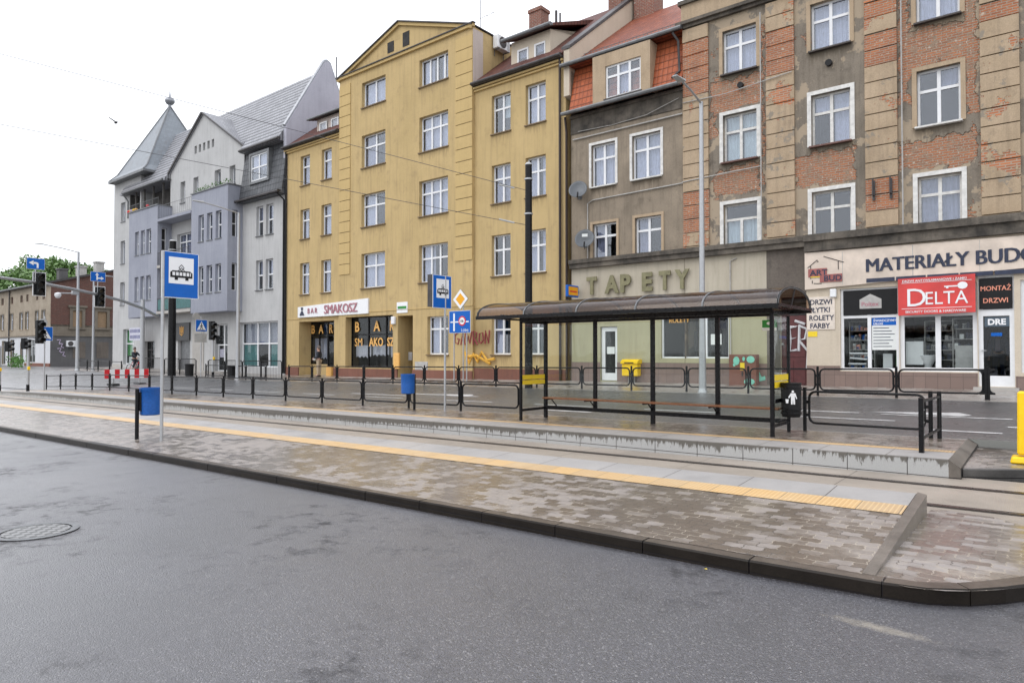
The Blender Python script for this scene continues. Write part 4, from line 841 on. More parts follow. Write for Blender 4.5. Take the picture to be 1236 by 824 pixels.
# ground floor shop
kw = [(-5.42, -3.68, 1.3, 4.02, .12), (-3.66, -1.6, 1.3, 4.02, .12), (-1.58, -.7, .88, 4.2, .12), (-.55, 2.2, 1.3, 4.0, .12), (3.2, 5.5, 1.2, 4.0, .12)]
m = K.mb(); m.cur = 0; wall(m, -6.5, 7.5, .5, 5.36, .03, kw, .12); m.cur = 1; wall(m, -7.88, -6.5, .5, 5.55, -.02, [(-7.4, -6.5, .65, 3.85, .15)], .15); K.o('shopfront_wall', m, [M['shopcream'], M['darkpl']])
K.box('plinth', -6.5, -5.44, .0, .06, .5, 1.45, M['tileplinth']); K.box('plinth', -5.437, -1.6, .0, .06, .5, 1.27, M['tileplinth']); K.box('plinth', -.68, 7.5, 0, .06, .5, 1.2, M['tileplinth'])
rd = K.mb(); rd.box(-7.4, -6.5, -.2, -.14, .65, 3.85); rd.box(-7.3, -7.0, -.14, -.12, .8, 1.6); rd.box(-6.9, -6.6, -.14, -.12, .8, 1.6); rd.box(-7.3, -6.6, -.14, -.12, 1.75, 3.0); rdo = K.o('door', rd, M['maroon'])
K.box('transom_window', -7.36, -6.54, -.14, -.13, 3.2, 3.8, M['interior'], rdo)
g = K.mb(); strokes(g, [[(0, 1), (.45, 1), (.05, .95), (.1, .5), (.4, .55), (.1, .5), (.05, 0), (.45, .05)], [(.35, 1.25), (.9, 1.1)], [(.6, 1.05), (.55, 0)], [(.55, 1.05), (1.0, .9), (.9, .5), (.55, .45), (1.05, .0), (1.0, -.7)], [(-.9, .9), (-.4, .95), (-.85, .2), (-.3, .3)]], -7.15, -.11, 1.95, .62, .85, .045); K.o('graffiti', g, M['graffwhite'], rdo)
# shop windows
sw1 = shopwin(K, -5.42, -3.68, 1.3, 4.02, .03, (-4.55,), (3.08,), 'white', .1, inner=2.5, fw=.09, intm='interior'); sw2 = shopwin(K, -3.66, -1.6, 1.3, 4.02, .03, (-2.62,), (3.08,), 'white', .1, inner=2.5, fw=.12, intm='interior')
sw3 = shopwin(K, -.55, 2.2, 1.3, 4.0, .03, (.9,), (3.08,), 'white', .1, inner=2.5, fw=.09, intm='interior'); shopwin(K, 3.2, 5.5, 1.2, 4.0, .03, (4.3,), (3.08,), 'white', .1, inner=1, fw=.09, intm='interior')
sd = K.mb(); sd.box(-1.58, -1.46, -.12, -.04, .88, 4.2); sd.box(-.82, -.7, -.12, -.04, .88, 4.2); sd.box(-1.46, -.82, -.12, -.04, .88, 1.2); sd.box(-1.46, -.82, -.12, -.04, 2.98, 3.18); sd.box(-1.46, -.82, -.12, -.04, 4.12, 4.2); sdo = K.o('door', sd, M['white'])
K.o('pane', K.mb().box(-1.46, -.82, -.09, -.08, 1.2, 2.98), M['shopglass'], sdo); K.o('handle', K.mb().tube([(-1.5, -.03, 1.95), (-1.5, .03, 1.95), (-1.38, .03, 1.95)], .014, 6), M['steel'], sdo)
mi = K.mb(); mi.add([(-1.58, -.13, .88), (-.7, -.13, .88), (-.7, -.13, 4.2), (-1.58, -.13, 4.2), (-1.58, -3, .88), (-.7, -3, .88), (-.7, -3, 4.2), (-1.58, -3, 4.2)], [(0, 1, 5, 4), (1, 2, 6, 5), (2, 3, 7, 6), (3, 0, 4, 7), (4, 5, 6, 7)]); K.o('interior', mi, M['interior2'], sdo)
K.box('doorstep', -1.7, -.6, .06, .3, .62, .86, M['concrete'])

sill_stains(patchm, [(o[0]-.1, o[1]+.1, o[2]-.04) for o in opK[:13]], K.uc, K.zb, .75)
# ================================================================ pale grey house with tower and gable
G = Bld('apartment_building', 'pale grey apartment house with pointed slate tower, gable and violet bay windows', 'building', -52, .5)
tw_ = [(13.5, 15.2), (9.8, 11.8), (6.15, 8.15)]
opA = [(-64.5, -63.55, a, b_) for a, b_ in tw_]+[(-63.75, -61.5, .95, 4.0, .3)]
opW = [(-42.1, -41.25, a, b_) for a, b_ in tw_[1:]]+[(-40.9, -40.0, a, b_) for a, b_ in tw_[1:]]+[(-44.3, -39.4, .95, 4.02, .35)]
opM = [(-53.7, -50.6, a, b_) for a, b_ in ((5.5, 7.7), (9.1, 11.2))]
opGd = [(-47.6, -45.8, .6, 4.0, .3), (-53.4, -51.4, .5, 2.9, .3), (-59.4, -57.5, .6, 2.9, .3)]
opTop = [(-53.2, -52.4, 13.6, 15.25), (-51.1, -50.3, 13.9, 15.25), (-47.85, -46.95, 13.9, 15.25), (-45.7, -44.9, 13.9, 15.2)]
slits = [(-50.95+.66*k, -50.6+.66*k, 17.05, 17.65) for k in range(5)]
m = G.mb()
wall(m, -66.0, -38.5, .3, 4.85, 0, [opA[-1], opW[-1]]+opGd, .25)
wall(m, -66.0, -62.6, 4.85, 17.05, 0, opA[:-1], .25)
wall(m, -44.1, -38.5, 4.85, 12.4, 0, opW[:-1], .2)
wall(m, -54.7, -49.0, 4.85, 13.45, 0, opM, .25)
gab = [(-.5727*1, 1.0, 0), ]
# gable: keep below both rakes
def side(p, q, below=True):
    a = -(q[1]-p[1]); b = q[0]-p[0]
    if b < 0: a, b = -a, -b
    return (a, b, a*p[0]+b*p[1])
gp = [side((-54.9, 16.2), (-49.6, 19.8)), side((-43.75, 16.15), (-49.6, 19.8))]
wall(m, -54.9, -43.7, 13.45, 19.85, 0, opTop+slits, .3, gp)
shell(m, -66.0, -38.5, 0, -6.0, .3, 12.4); m.box(-60.6, -60.4, -5.8, -.02, 12, 17.05); m.add([(-66, 0, 12.4), (-66, -6.6, 12.4), (-66, -6.6, 17.05), (-66, 0, 17.05)], [(0, 1, 2, 3)])
m.add([(-60.4, 0, 16), (-62.6, 0, 16), (-62.6, 0, 17.05), (-60.4, 0, 17.05)], [(0, 1, 2, 3)])
G.o('wall', m, M['greywhite'])
for o in opA[:-1]: window(G, *o, 0, cols=(.5,), trans=None, cur=('curtain2', FULL), depth=.25, sill='zinc', sproud=.05)
for o in opW[:-1]: window(G, *o, 0, cols=(), trans=.5, cur=('curtain2', [(0, 1, .5, .97)]), depth=.2, sill='zinc')
for o in opM: window(G, *o, 0, cols=(.35, .65), trans=.3, cur=('curtain2', [(0, .5, .05, .97)]), depth=.25, sill=None)
for i, o in enumerate(opTop): window(G, *o, 0, cols=(.5,), trans=None if i else .3, cur=('curtain2', [(.3, 1, .05, .97)]) if i == 2 else None, depth=.3, sill='zinc')
m = G.mb()
for o in slits: m.box(o[0], o[1], -.32, -.3, o[2], o[3])
G.o('slit_window', m, M['interior'])
# bays
def bay(u0, u1, z0, z1, wb, cols3):
    m = G.mb(); ops = []
    for a, b_ in ((9.88, 11.8), (6.15, 8.1)):
        for ua, ub in cols3: ops.append((ua, ub, a, b_))
    m.cur = 0; wall(m, u0, u1, z0, z1, wb, ops, .22); m.add([(u0, 0, z0), (u0, wb, z0), (u0, wb, z1), (u0, 0, z1)], [(0, 1, 2, 3)])
    sd = [(9.9, 11.75), (6.2, 8.1)]
    zz = sorted({z0, z1, *[x for q in sd for x in q]}); ww = [0, .38, .78, wb]
    for a, b_ in zip(ww, ww[1:]):
        for c, d in zip(zz, zz[1:]):
            if a == .38 and any(abs(c-q[0]) < .01 for q in sd):
                m.add([(u1, a, c), (u1-.2, a, c), (u1-.2, a, d), (u1, a, d), (u1, b_, c), (u1-.2, b_, c), (u1-.2, b_, d), (u1, b_, d)], [(0, 1, 2, 3), (4, 5, 6, 7), (0, 1, 5, 4), (3, 2, 6, 7)])
            else: m.add([(u1, a, c), (u1, b_, c), (u1, b_, d), (u1, a, d)], [(0, 1, 2, 3)])
    m.add([(u0, 0, z0), (u1, 0, z0), (u1, wb, z0), (u0, wb, z0)], [(0, 1, 2, 3)]); m.add([(u0, 0, z1-.02), (u1, 0, z1-.02), (u1, wb, z1-.02), (u0, wb, z1-.02)], [(0, 1, 2, 3)])
    bo = G.o('bay', m, M['violet'])
    for o in ops: window(G, *o, wb, cols=(), trans=.5, cur=('curtain2', [(0, 1, .5, .97)]) if random.random() < .6 else None, depth=.22, fw=.08, sill='zinc', sproud=.05)
    for a, b_ in sd:
        m = G.mb(); m.box(u1-.24, u1-.2, .38, .44, a, b_); m.box(u1-.24, u1-.2, .72, .78, a, b_); m.box(u1-.24, u1-.2, .44, .72, a, a+.06); m.box(u1-.24, u1-.2, .44, .72, b_-.06, b_); m.box(u1-.24, u1-.2, .44, .72, (a+b_)/2-.03, (a+b_)/2+.03)
        so_ = G.o('window', m, M['white']); m = G.mb(); m.box(u1-.26, u1-.25, .38, .78, a, b_); G.o('pane', m, M['interior'], so_)
    G.box('coping', u0-.06, u1+.06, -.02 if False else .01, wb+.07, z1, z1+.07, M['zinc'], bo); return bo
bay(-59.9, -54.6, 4.82, 13.5, 1.1, ((-58.75, -58.0), (-57.65, -56.9), (-56.6, -55.75)))
bay(-49.05, -43.85, 4.8, 13.45, 1.1, ((-48.0, -47.2), (-46.75, -45.95), (-45.5, -44.7)))
pm = G.mb()
rnd = random.Random(5)
for k in range(200):
    u = rnd.uniform(-48.9, -44.0); z = 13.55+rnd.random()**2*.28; w_ = rnd.uniform(.75, 1.15); a = rnd.uniform(0, 6.28); s_ = rnd.uniform(.05, .1)
    pm.add([(u, w_, z), (u+s_*math.cos(a), w_+s_*math.sin(a), z+s_*.4), (u+s_*.5, w_, z+s_*1.3)], [(0, 1, 2)])
G.o('planter_greenery', pm, M['leafd'])
# balconies between the bays
def rail(mb, pts, z, h=.95, step=.13, r=.018, bar=.008):
    for p, q in zip(pts, pts[1:]):
        L_ = math.dist(p, q); n = max(1, int(L_/step)); mb.tube([(*p, z+h), (*q, z+h)], r, 6); mb.tube([(*p, z+.08), (*q, z+.08)], r*.7, 5)
        for i in range(n+1): t = i/n; mb.tube([(p[0]+(q[0]-p[0])*t, p[1]+(q[1]-p[1])*t, z+.08), (p[0]+(q[0]-p[0])*t, p[1]+(q[1]-p[1])*t, z+h)], bar, 4)
for z in (5.15, 8.72, 12.35):
    bo = G.box('balcony', -54.58, -49.07, .005, 1.15, z-.2, z, M['violet'] if z > 12 else M['concrete'])
    m = G.mb(); rail(m, [(-54.55, 1.1), (-49.1, 1.1)], z, 1.0, .16 if z < 12 else .3); G.o('railing', m, M['zinc' if z > 12 else 'darkmetal'], bo)
    if z < 6: m = G.mb(); m.box(-54.5, -49.15, 1.05, 1.07, z+.1, z+.9); G.o('screen', m, M['teal'], bo)
# loggia
m = G.mb(); m.box(-62.6, -54.75, -1.2, -1.1, 13.4, 15.8); m.add([(-62.6, .3, 15.75), (-54.7, .3, 15.75), (-54.7, -1.2, 15.75), (-62.6, -1.2, 15.75)], [(0, 1, 2, 3)]); m.box(-62.62, -62.5, -1.1, 0, 13.4, 15.9)
for u in (-61.2, -59.5, -57.8, -56.0): m.box(u-.06, u+.06, 0, .12, 13.5, 15.75)
lo = G.o('loggia', m, M['interior2']); m = G.mb(); wall(m, -62.6, -59.9, 4.85, 13.5, -.02); m.add([(-62.6, 0, 13.5), (-54.6, 0, 13.5), (-54.6, -1.2, 13.5), (-62.6, -1.2, 13.5)], [(0, 1, 2, 3)]); G.o('wall', m, M['violet'])
for c_, us in (('red', (-57.0, -60.6)), ('letteryel', (-60.2, -59.2)), ('yellow', (-59.6,)), ('shirt', (-60.0,))):
    m = G.mb()
    for u in us: 
        m.lathe(u, .85, [(.02, 13.6), (.13, 13.68), (.16, 13.78), (.09, 13.88), (.02, 13.9)], 8)
    G.o('flowers', m, M[c_], lo, smooth=True)
m = G.mb(); rail(m, [(-59.9, 1.05), (-54.6, 1.05)], 13.56, .55, .25); G.o('railing', m, M['zinc'], lo)
# roofs
rf = None
for ua, ub, wa in ((-63.6, -54.95, .45), (-54.95, -43.6, -.12), (-43.6, -38.75, .45)):
    za = 15.8+(.45-wa)*5.45/3.45
    m = G.mb(); m.prism([(wa, za), (-3.0, 21.25), (-6.4, 15.8), (-6.4, 15.6), (wa, za-.15)], ua, ub, 'x'); rr_ = G.o('roof', m, M['slate']); rf = rf or rr_
m = G.mb(); m.prism([(-55.05, 16.1), (-49.6, 19.83), (-43.55, 16.1), (-43.55, 16.22), (-49.6, 19.98), (-55.05, 16.25)], -3.2, .12, 'y'); G.o('gable_roof', m, M['slate'], rf)
m = G.mb(); rake(m, (-55.1, 16.12), (-49.6, 19.87), .1, .2, .16, -.04); rake(m, (-43.5, 16.12), (-49.6, 19.87), .1, .17, .12, -.02); G.o('verge', m, M['darkmetal'], rf)
gutter(G, -62.9, -55.2, .52, 15.72, .09, 'zinc', rf); gutter(G, -43.5, -38.7, .52, 15.74, .08, 'darkmetal', rf)
m = G.mb(); m.add([(-43.75, .35, 12.35), (-38.52, .35, 12.35), (-38.52, -.1, 15.7), (-43.75, -.1, 15.7), (-43.75, .5, 12.2), (-38.52, .5, 12.2), (-43.75, 0, 12.2), (-43.75, -.1, 12.2), (-38.52, 0, 12.15), (-38.52, -.1, 12.15)], [(0, 1, 2, 3), (4, 5, 1, 0), (4, 5, 8, 6), (1, 2, 9, 5), (0, 3, 7, 4)]); mr_ = G.o('mansard_roof', m, M['slatez'])
gutter(G, -43.9, -38.55, .58, 12.3, .09, 'darkmetal', mr_)
m = G.mb(); wall(m, -42.55, -40.1, 13.3, 15.4, .32, [(-42.35, -40.3, 13.47, 15.25)], .1); shell(m, -42.55, -40.1, .32, -.3, 13.3, 15.4, top=True); do_ = G.o('dormer', m, M['zinc'])
window(G, -42.35, -40.3, 13.47, 15.25, .32, cols=(.5,), trans=.5, cur=('curtain', FULL), depth=.08, fw=.09, sill=None)
# party wall gable
m = G.mb(); m.prism([(.06, 12.2), (.06, 16.6), (-2.65, 21.35), (-2.85, 21.68), (-3.05, 21.78), (-3.25, 21.72), (-3.4, 21.5), (-4.05, 19.9), (-4.3, 19.5), (-4.8, 19.25), (-7, 18.5), (-7, .5), (-.2, .5), (-.2, 12.2)], -38.76, -38.46, 'x'); G.o('party_wall', m, M['party'])
m = G.mb(); m.tube([(-38.62, .1, 16.6), (-38.62, -2.7, 21.45), (-38.62, -2.9, 21.78), (-38.62, -3.1, 21.86), (-38.62, -3.32, 21.76), (-38.62, -4.1, 19.9)], .13, 6); G.o('coping', m, M['spiretrim'])
m = G.mb(); m.tube([(-38.6, -3.9, 20), (-38.6, -3.9, 22.4)], .05, 6); m.tube([(-38.6, -3.7, 20), (-38.6, -3.7, 21.2)], .04, 6); G.o('vent_pipe', m, M['zinc'])
# tower spire
m = G.mb(); bx = (-65.75, -58.6, .55, -6.7); ap = (-61.9, -3.0, 24.15)
base = [(bx[0], bx[2], 17.2), (bx[1], bx[2], 17.2), (bx[1], bx[3], 17.2), (bx[0], bx[3], 17.2)]; mid = [(ap[0]+(p[0]-ap[0])*.86, ap[1]+(p[1]-ap[1])*.86, 17.75) for p in base]
m.add(base+mid+[ap], [(0, 1, 5, 4), (1, 2, 6, 5), (2, 3, 7, 6), (3, 0, 4, 7), (4, 5, 8), (5, 6, 8), (6, 7, 8), (7, 4, 8), (0, 1, 2, 3)]); sp_ = G.o('spire', m, M['spire'])
m = G.mb()
for p, q in zip(base, mid): m.tube([p, q, ap], .07, 5)
m.box(bx[0]-.05, bx[1]+.05, bx[3]-.05, bx[2]+.05, 17.0, 17.2); G.o('hip_trim', m, M['zinc'], sp_)
m = G.mb(); m.lathe(ap[0], ap[1], [(r_, 23.95+z_) for r_, z_ in ((.12, 0), (.14, .25), (.3, .35), (.42, .55), (.42, .7), (.28, .88), (.1, .98), (.05, 1.3), (.02, 1.7))], 14); G.o('finial', m, M['spiretrim'], sp_, smooth=True)
pipe(G, [(-38.75, .55, 12.2), (-38.6, .12, 11.8), (-38.6, .12, .6)], .06, 'blackm'); pipe(G, [(-38.42, .1, 15), (-38.42, .1, .6)], .06, 'blackm'); pipe(G, [(-62.75, .5, 15.6), (-62.7, .12, 15.1), (-62.7, .12, 13.6)], .06, 'zinc')
# ground floor fittings
def flat(b, name, u0, u1, z0, z1, w, mat, parent=None, t=.02): return b.box(name, u0, u1, w, w+t, z0, z1, M[mat], parent)
s1 = shopwin(G, -44.3, -39.4, .95, 4.02, 0, (-42.3, -40.9), (2.55,), 'white', .32, inner=2, fw=.09, intm='interior2', gm='shopglass')
flat(G, 'window_film', -44.2, -42.4, 1.05, 2.5, -.42, 'teal', s1); flat(G, 'window_film', -40.8, -39.5, 1.05, 2.5, -.42, 'teal', s1); flat(G, 'window_film', -44.2, -39.5, 2.62, 3.95, -.5, 'curtain2', s1)
s2 = shopwin(G, -47.6, -45.8, .6, 4.0, 0, (-46.7,), (2.5,), 'white', .28, inner=1.5, fw=.08, intm='interior'); flat(G, 'notice', -47.4, -46.8, 1.6, 2.2, -.3, 'curtain2', s2)
s3 = shopwin(G, -63.75, -61.5, .95, 4.0, 0, (-62.3,), (2.75,), 'white', .28, inner=1.5, fw=.09, intm='interior2'); flat(G, 'window_film', -63.65, -61.6, 2.8, 3.9, -.36, 'greenpanel', s3); flat(G, 'window_film', -63.6, -62.4, 1.7, 2.7, -.36, 'greenpanel', s3); flat(G, 'notice', -63.3, -62.5, 1.05, 1.6, -.36, 'paper', s3)
flat(G, 'door', -53.4, -51.4, .5, 2.9, -.25, 'zinc'); s5 = shopwin(G, -59.4, -57.5, .6, 2.9, 0, (-58.6,), (2.2,), 'darkmetal', .25, inner=1.5, intm='interior')
m = G.mb(); m.box(-50.9, -49.2, .005, .06, .5, 3.8); G.o('cladding', m, M['concrete']); G.o('wall_lamp', G.mb().tube([(-53.75, 0, 4.15), (-53.75, .15, 4.15), (-53.75, .25, 4.3)], .08, 8), M['darkmetal'])
G.box('plinth', -66.0, -63.76, -.02, .05, .3, .95, M['concrete'])
G.box('entrance_step', -66.0, -45.2, .05, .7, .3, .62, M['concrete'])
sill_stains(M['greywhite'], [(o[0], o[1], o[2]-.03) for o in opA[:-1]+opW[:-1]+opTop], G.uc, G.zb, .4, (.16, .16, .16))
# ================================================================ old brick house across the side street
B = Bld('old_house', 'old two-storey house with peeling facade, dark red brick end wall and grey base', 'building', -92, .4)
rows0 = []
fw_ = [(-99.6, -98.4, 4.7, 6.5), (-95.9, -94.8, 4.6, 6.5), (-92.4, -91.3, 4.6, 6.5), (-90.3, -89.3, 4.6, 6.5), (-87.0, -86.0, 4.6, 6.5), (-84.9, -83.9, 4.6, 6.5), (-103, -102, 4.6, 6.5), (-107, -106, 4.6, 6.5)]
fa = [(o[0]+.1, o[1]-.15, 7.7, 8.5) for o in fw_]
fg = [(-95.7, -94.2, .5, 3.5), (-92.1, -91.0, .5, 3.2), (-90.0, -86.9, .9, 3.4), (-99, -97.5, .6, 3.4), (-104, -101, .9, 3.4)]
m = B.mb(); m.cur = 0; wall(m, -116, -82.2, 3.8, 9.35, 0, fw_+fa, .18); m.cur = 1; wall(m, -116, -82.2, .2, 3.8, 0, fg, .2)
sw_ = [(-2.95, -2.05, 4.75, 6.5), (-5.4, -4.45, 4.75, 6.5)]
# side wall (plane u=-82.2), w from 0 to -14, roof slope clip
m.cur = 2
def sidewall(mb, z0, z1, ops, topf=None):
    ws = sorted({0, -14, *[x for o in ops for x in o[:2]], *( [-12.2] if topf else [])}); zz = sorted({z0, z1, *[x for o in ops for x in o[2:]]})
    for a, b_ in zip(ws, ws[1:]):
        for c, d in zip(zz, zz[1:]):
            if any(o[0] < (a+b_)/2 < o[1] and o[2] < (c+d)/2 < o[3] for o in ops): continue
            da, db = d, d
            if topf and d == z1: da, db = topf(a), topf(b_)
            mb.add([(-82.2, a, c), (-82.2, b_, c), (-82.2, b_, db), (-82.2, a, da)], [(0, 1, 2, 3)])
sidewall(m, 4.95, 9.3, sw_, lambda w: 9.33-w*.29)
m.cur = 3; sidewall(m, 3.95, 4.95, [(-2.95, -2.05, 4.75, 4.95), (-5.4, -4.45, 4.75, 4.95)]); m.cur = 4; sidewall(m, .2, 3.75, [])
m.cur = 0; shell(m, -116, -82.3, 0, -14, .2, 9.3, right=False)
B.o('wall', m, [M['b0pale'], M['b0white'], M['darkbrick'], M['b0band'], M['b0grey']])
for o in fw_: window(B, *o, 0, cols=(.5,), trans=.35, cur=('curtain', FULL), depth=.15, surround=('b0band', .12), sill='pilaster')
for o in fa: window(B, *o, 0, cols=(), trans=None, cur=None, depth=.15, fm='maroon', sill=None)
for i, o in enumerate(fg): shopwin(B, *o, 0, ((o[0]+o[1])/2,) if i != 1 else (), (2.7,), 'greypaint', .2, inner=1.5, intm='interior2')
def sbox(mb, w0, w1, z0, z1, t0, t1): mb.box(-82.2+t0, -82.2+t1, w0, w1, z0, z1)
for a, b_ in ((-2.95, -2.05), (-5.4, -4.45)):
    m = B.mb(); sbox(m, a-.28, a, 4.6, 6.75, -.02, .1); sbox(m, b_, b_+.28, 4.6, 6.75, -.02, .1); sbox(m, a, b_, 6.5, 6.75, -.02, .1); sbox(m, a-.4, b_+.4, 4.5, 4.62, -.02, .2); sbox(m, a-.45, b_+.45, 6.85, 7.05, -.02, .25); sbox(m, a-.4, b_+.4, 6.75, 6.85, -.02, .14)
    fo_ = B.o('window', m, M['b0band']); m = B.mb(); sbox(m, a, b_, 4.62, 6.5, -.12, -.08); B.o('boarding', m, simple('plywood_boarding', (.25, .17, .1), .8) if a == -2.95 else bpy.data.materials['plywood_boarding'], fo_)
m = B.mb(); sbox(m, -14, .1, 3.75, 3.95, -.02, .12); sbox(m, -14, .05, 3.96, 4.0, -.02, .05); m.box(-116, -82.2, -.02, .12, 3.75, 3.9); B.o('string_course', m, M['b0band'])
for q4 in ((-5.6, -4.4), (-3.3, -2.1)): m = B.mb(); sbox(m, *q4, 1.4, 3.15, 0, .03); B.o('bricked_window', m, M['darkpl'])
m = B.mb(); m.prism([(.35, 9.2), (-14, 13.35), (-14, 13.6), (.35, 9.42)], -116, -81.95, 'x'); rf = B.o('roof', m, M['darkmetal']); gutter(B, -116, -82, .42, 9.32, .1, 'zinc', rf)
for w_, zt in ((-1.2, 10.9), (-3.0, 11.35), (-4.75, 12.0)): 
    m = B.mb(); m.box(-83.2, -82.4, w_-.42, w_+.4, 9.3, zt-.1); m.box(-83.3, -82.3, w_-.5, w_+.48, zt-.1, zt+.05); B.o('chimney', m, M['b0grey'] if w_ > -2 else M['conduit'], rf)
m = B.mb(); m.tube([(-95.0-1, .1, 9.3), (-96, .1, .5)], .07, 6); B.o('downpipe', m, M['darkmetal'])
g = B.mb()
for k, (w_, z) in enumerate(((-.75, 3.1), (-.95, 2.7), (-.8, 2.2), (-1.1, 1.8))): g.tube([(-82.18, w_+.15, z+.2), (-82.18, w_-.2, z+.25), (-82.18, w_-.05, z-.1), (-82.18, w_-.3, z-.2)], .05, 5)
B.o('graffiti', g, M['shirt'])
obj('plinth', B.mb().box(-90.2, -82.1, .0, .12, .3, .85), M['yplinth'], B.root); B.box('plinth', -82.21, -82.05, -14, 0, .2, .62, M['b0grey'])
# air conditioners and dishes
def ac(loc, rot, label, s=1.0):
    t = thing('air_conditioner', label, 'air conditioner', loc, rot, 'air conditioners on walls')
    obj('casing', MB().box(-.42*s, .42*s, -.32*s, -.02, 0, .58*s), M['white'], t, bev=.02)
    m = MB(); m.lathe(0, 0, [(.22*s, 0), (.24*s, .02)], 20)
    g_ = MB(); g_.add([(x-.1*s, -.325*s-z, y+.29*s) for x, y, z in m.v], m.f); obj('fan', g_, M['darkmetal'], t)
    m = MB(); 
    for x in (-.3, .3): m.box(x*s-.02, x*s+.02, -.34*s, 0, -.05, 0); m.box(x*s-.02, x*s+.02, -.03, 0, -.3*s, -.05)
    obj('bracket', m, M['zinc'], t)
    m = MB()
    for k in range(8): m.box(.2*s, .38*s, -.326*s, -.32*s, .06*s+k*.06*s, .09*s+k*.06*s)
    obj('grille', m, M['greypaint'], t); return t
ac(F(-82.08, -1.85, 2.62), -A_+R(90), 'white air conditioner on the grey base of the brick end wall', 1.1)
ac(F(-22.0, -1.75, 17.35), -A_+R(90), 'white air conditioner high on the flank of the yellow building', 1.15)
def dish(loc, rot, label, r=.45, tilt=25):
    t = thing('satellite_dish', label, 'satellite dish', loc, rot, 'satellite dishes on the tenement')
    prof = [(r*k/6, (k/6)**2*r*.22) for k in range(7)]; m = MB(); n = 24; vs_ = []
    T_ = Matrix.Rotation(R(90-tilt), 4, 'X')
    for rr, h in prof:
        for j in range(n): vs_.append(tuple(T_ @ Vector((rr*.92*math.cos(2*math.pi*j/n), rr*math.sin(2*math.pi*j/n), h))+Vector((0, -.42, .1))))
    m.add(vs_, [(i*n+j, i*n+(j+1) % n, (i+1)*n+(j+1) % n, (i+1)*n+j) for i in range(6) for j in range(n)]+[tuple(range(n))])
    d = obj('reflector', m, simple('dish_grey', (.09, .1, .11), .45) if 'dish_grey' not in bpy.data.materials else bpy.data.materials['dish_grey'], t, smooth=True); md = d.modifiers.new('s', 'SOLIDIFY'); md.thickness = .012
    m = MB(); m.tube([(0, -.42, -.3), (.04, -.8, -.22)], .014, 6); m.tube([(.04, -.8, -.25), (.04, -.72, -.05)], .035, 8); obj('feed_arm', m, M['blackm'], t)
    m = MB(); m.tube([(0, 0, -.1), (0, -.3, 0), (0, -.4, .1)], .02, 6); m.box(-.08, .08, -.02, 0, -.2, .05); obj('bracket', m, M['zinc'], t); return t
dish(F(-15.85, .02, 8.75), -A_+R(22), 'plain dark satellite dish, the upper one beside the brown downpipe', .43)
d2 = dish(F(-15.5, .05, 6.6), -A_+R(22), 'dark satellite dish with a white sticker, low beside the first-floor window', .45)
obj('sticker', MB().box(-.1, .14, -.53, -.52, .2, .32), M['paper'], d2)
# aerial
t = thing('tv_aerial', 'thin television aerial mast on top of the yellow gabled building', 'aerial', F(-24.4, -3, 18.0)); m = MB(); m.tube([(0, 0, 0), (0, 0, 4.0)], .025, 6); obj('mast', m, M['zinc'], t)
m = MB(); m.tube([(-.1, 0, 3.4), (1.6, 0, 3.35)], .018, 5)
for k in range(9): m.tube([(.1+k*.17, -.25, 3.4-k*.005), (.1+k*.17, .25, 3.4-k*.005)], .01, 4)
m.tube([(0, 0, 2.3), (1.0, 0, 2.35)], .015, 5); m.tube([(.5, -.2, 2.32), (.5, .2, 2.32)], .01, 4); m.tube([(.9, -.2, 2.35), (.9, .2, 2.35)], .01, 4); obj('antenna_boom', m, M['zinc'], t)
# ================================================================ signs on facades  (local: x right, -y outward, z up)
def fth(name, label, cat, u, w, z, group=None): return thing(name, label, cat, F(u, w, z), -A_, group)
t = fth('shop_sign', 'long white fascia board with faded maroon letters above the bar', 'sign', -37.0, 0, 4.1)
obj('board', MB().hexa([(0, -.1, .02), (7.05, -.24, .02), (7.05, 0, .02), (0, 0, .02), (0, -.1, .68), (7.05, -.24, .88), (7.05, 0, .88), (0, 0, .68)]), M['signwhite'], t)
fnb = lambda x0, z0: (lambda p: (p[0]+x0, p[1]-.115-(p[0]+x0)*.02, p[2]+z0))
obj('lettering', text_mb('B A R', .46, .02, .006, mb=MB(fnb(1.1, .24)), sx=.95), M['fadedmar'], t); obj('lettering', bold_mb('SMAKOSZ', .74, .02, fnb(2.85, .16), .98, 3, .02), M['fadedmar'], t)
m = MB(fnb(.25, .12)); m.prism([(0, .02), (.5, .02), (.42, .16), (.3, .3), (.2, .3), (.08, .16)], -.02, 0, 'y'); m.prism([(.17, .34), (.33, .34), (.34, .44), (.36, .52), (.14, .52), (.16, .44)], -.021, 0, 'y'); obj('emblem', m, M['navy'], t)
t = fth('plaque', 'small white and green plaque beside the dark entrance of the yellow house', 'plaque', -27.6, WC, 4.05); obj('panel', MB().box(0, .85, -.03, 0, 0, .58), M['signwhite'], t); obj('stripe', MB().box(.08, .77, -.036, -.031, .22, .36), M['greenpanel'], t)
t = tag(obj('wall_siren', MB().box(0, .28, -.16, 0, 0, .42), M['white'], bev=.03, loc=F(-28.2-.05+.3, WC, 3.45), rot=-A_), 'small white siren box on the ochre wall right of the bar window', 'siren')
tag(obj('notice_box', MB().box(0, .45, -.12, 0, 0, .85), M['letteryel'], bev=.02, loc=F(-28.0+.25, WC+.02, 1.05), rot=-A_), 'ochre meter box at the foot of the wall right of the bar window', 'meter box')
tag(obj('bin', MB().box(0, .5, -.35, 0, 0, .6), M['letteryel'], bev=.02, loc=F(-34.1, -.3, .52), rot=-A_), 'yellow crate standing inside the bar doorway', 'crate')
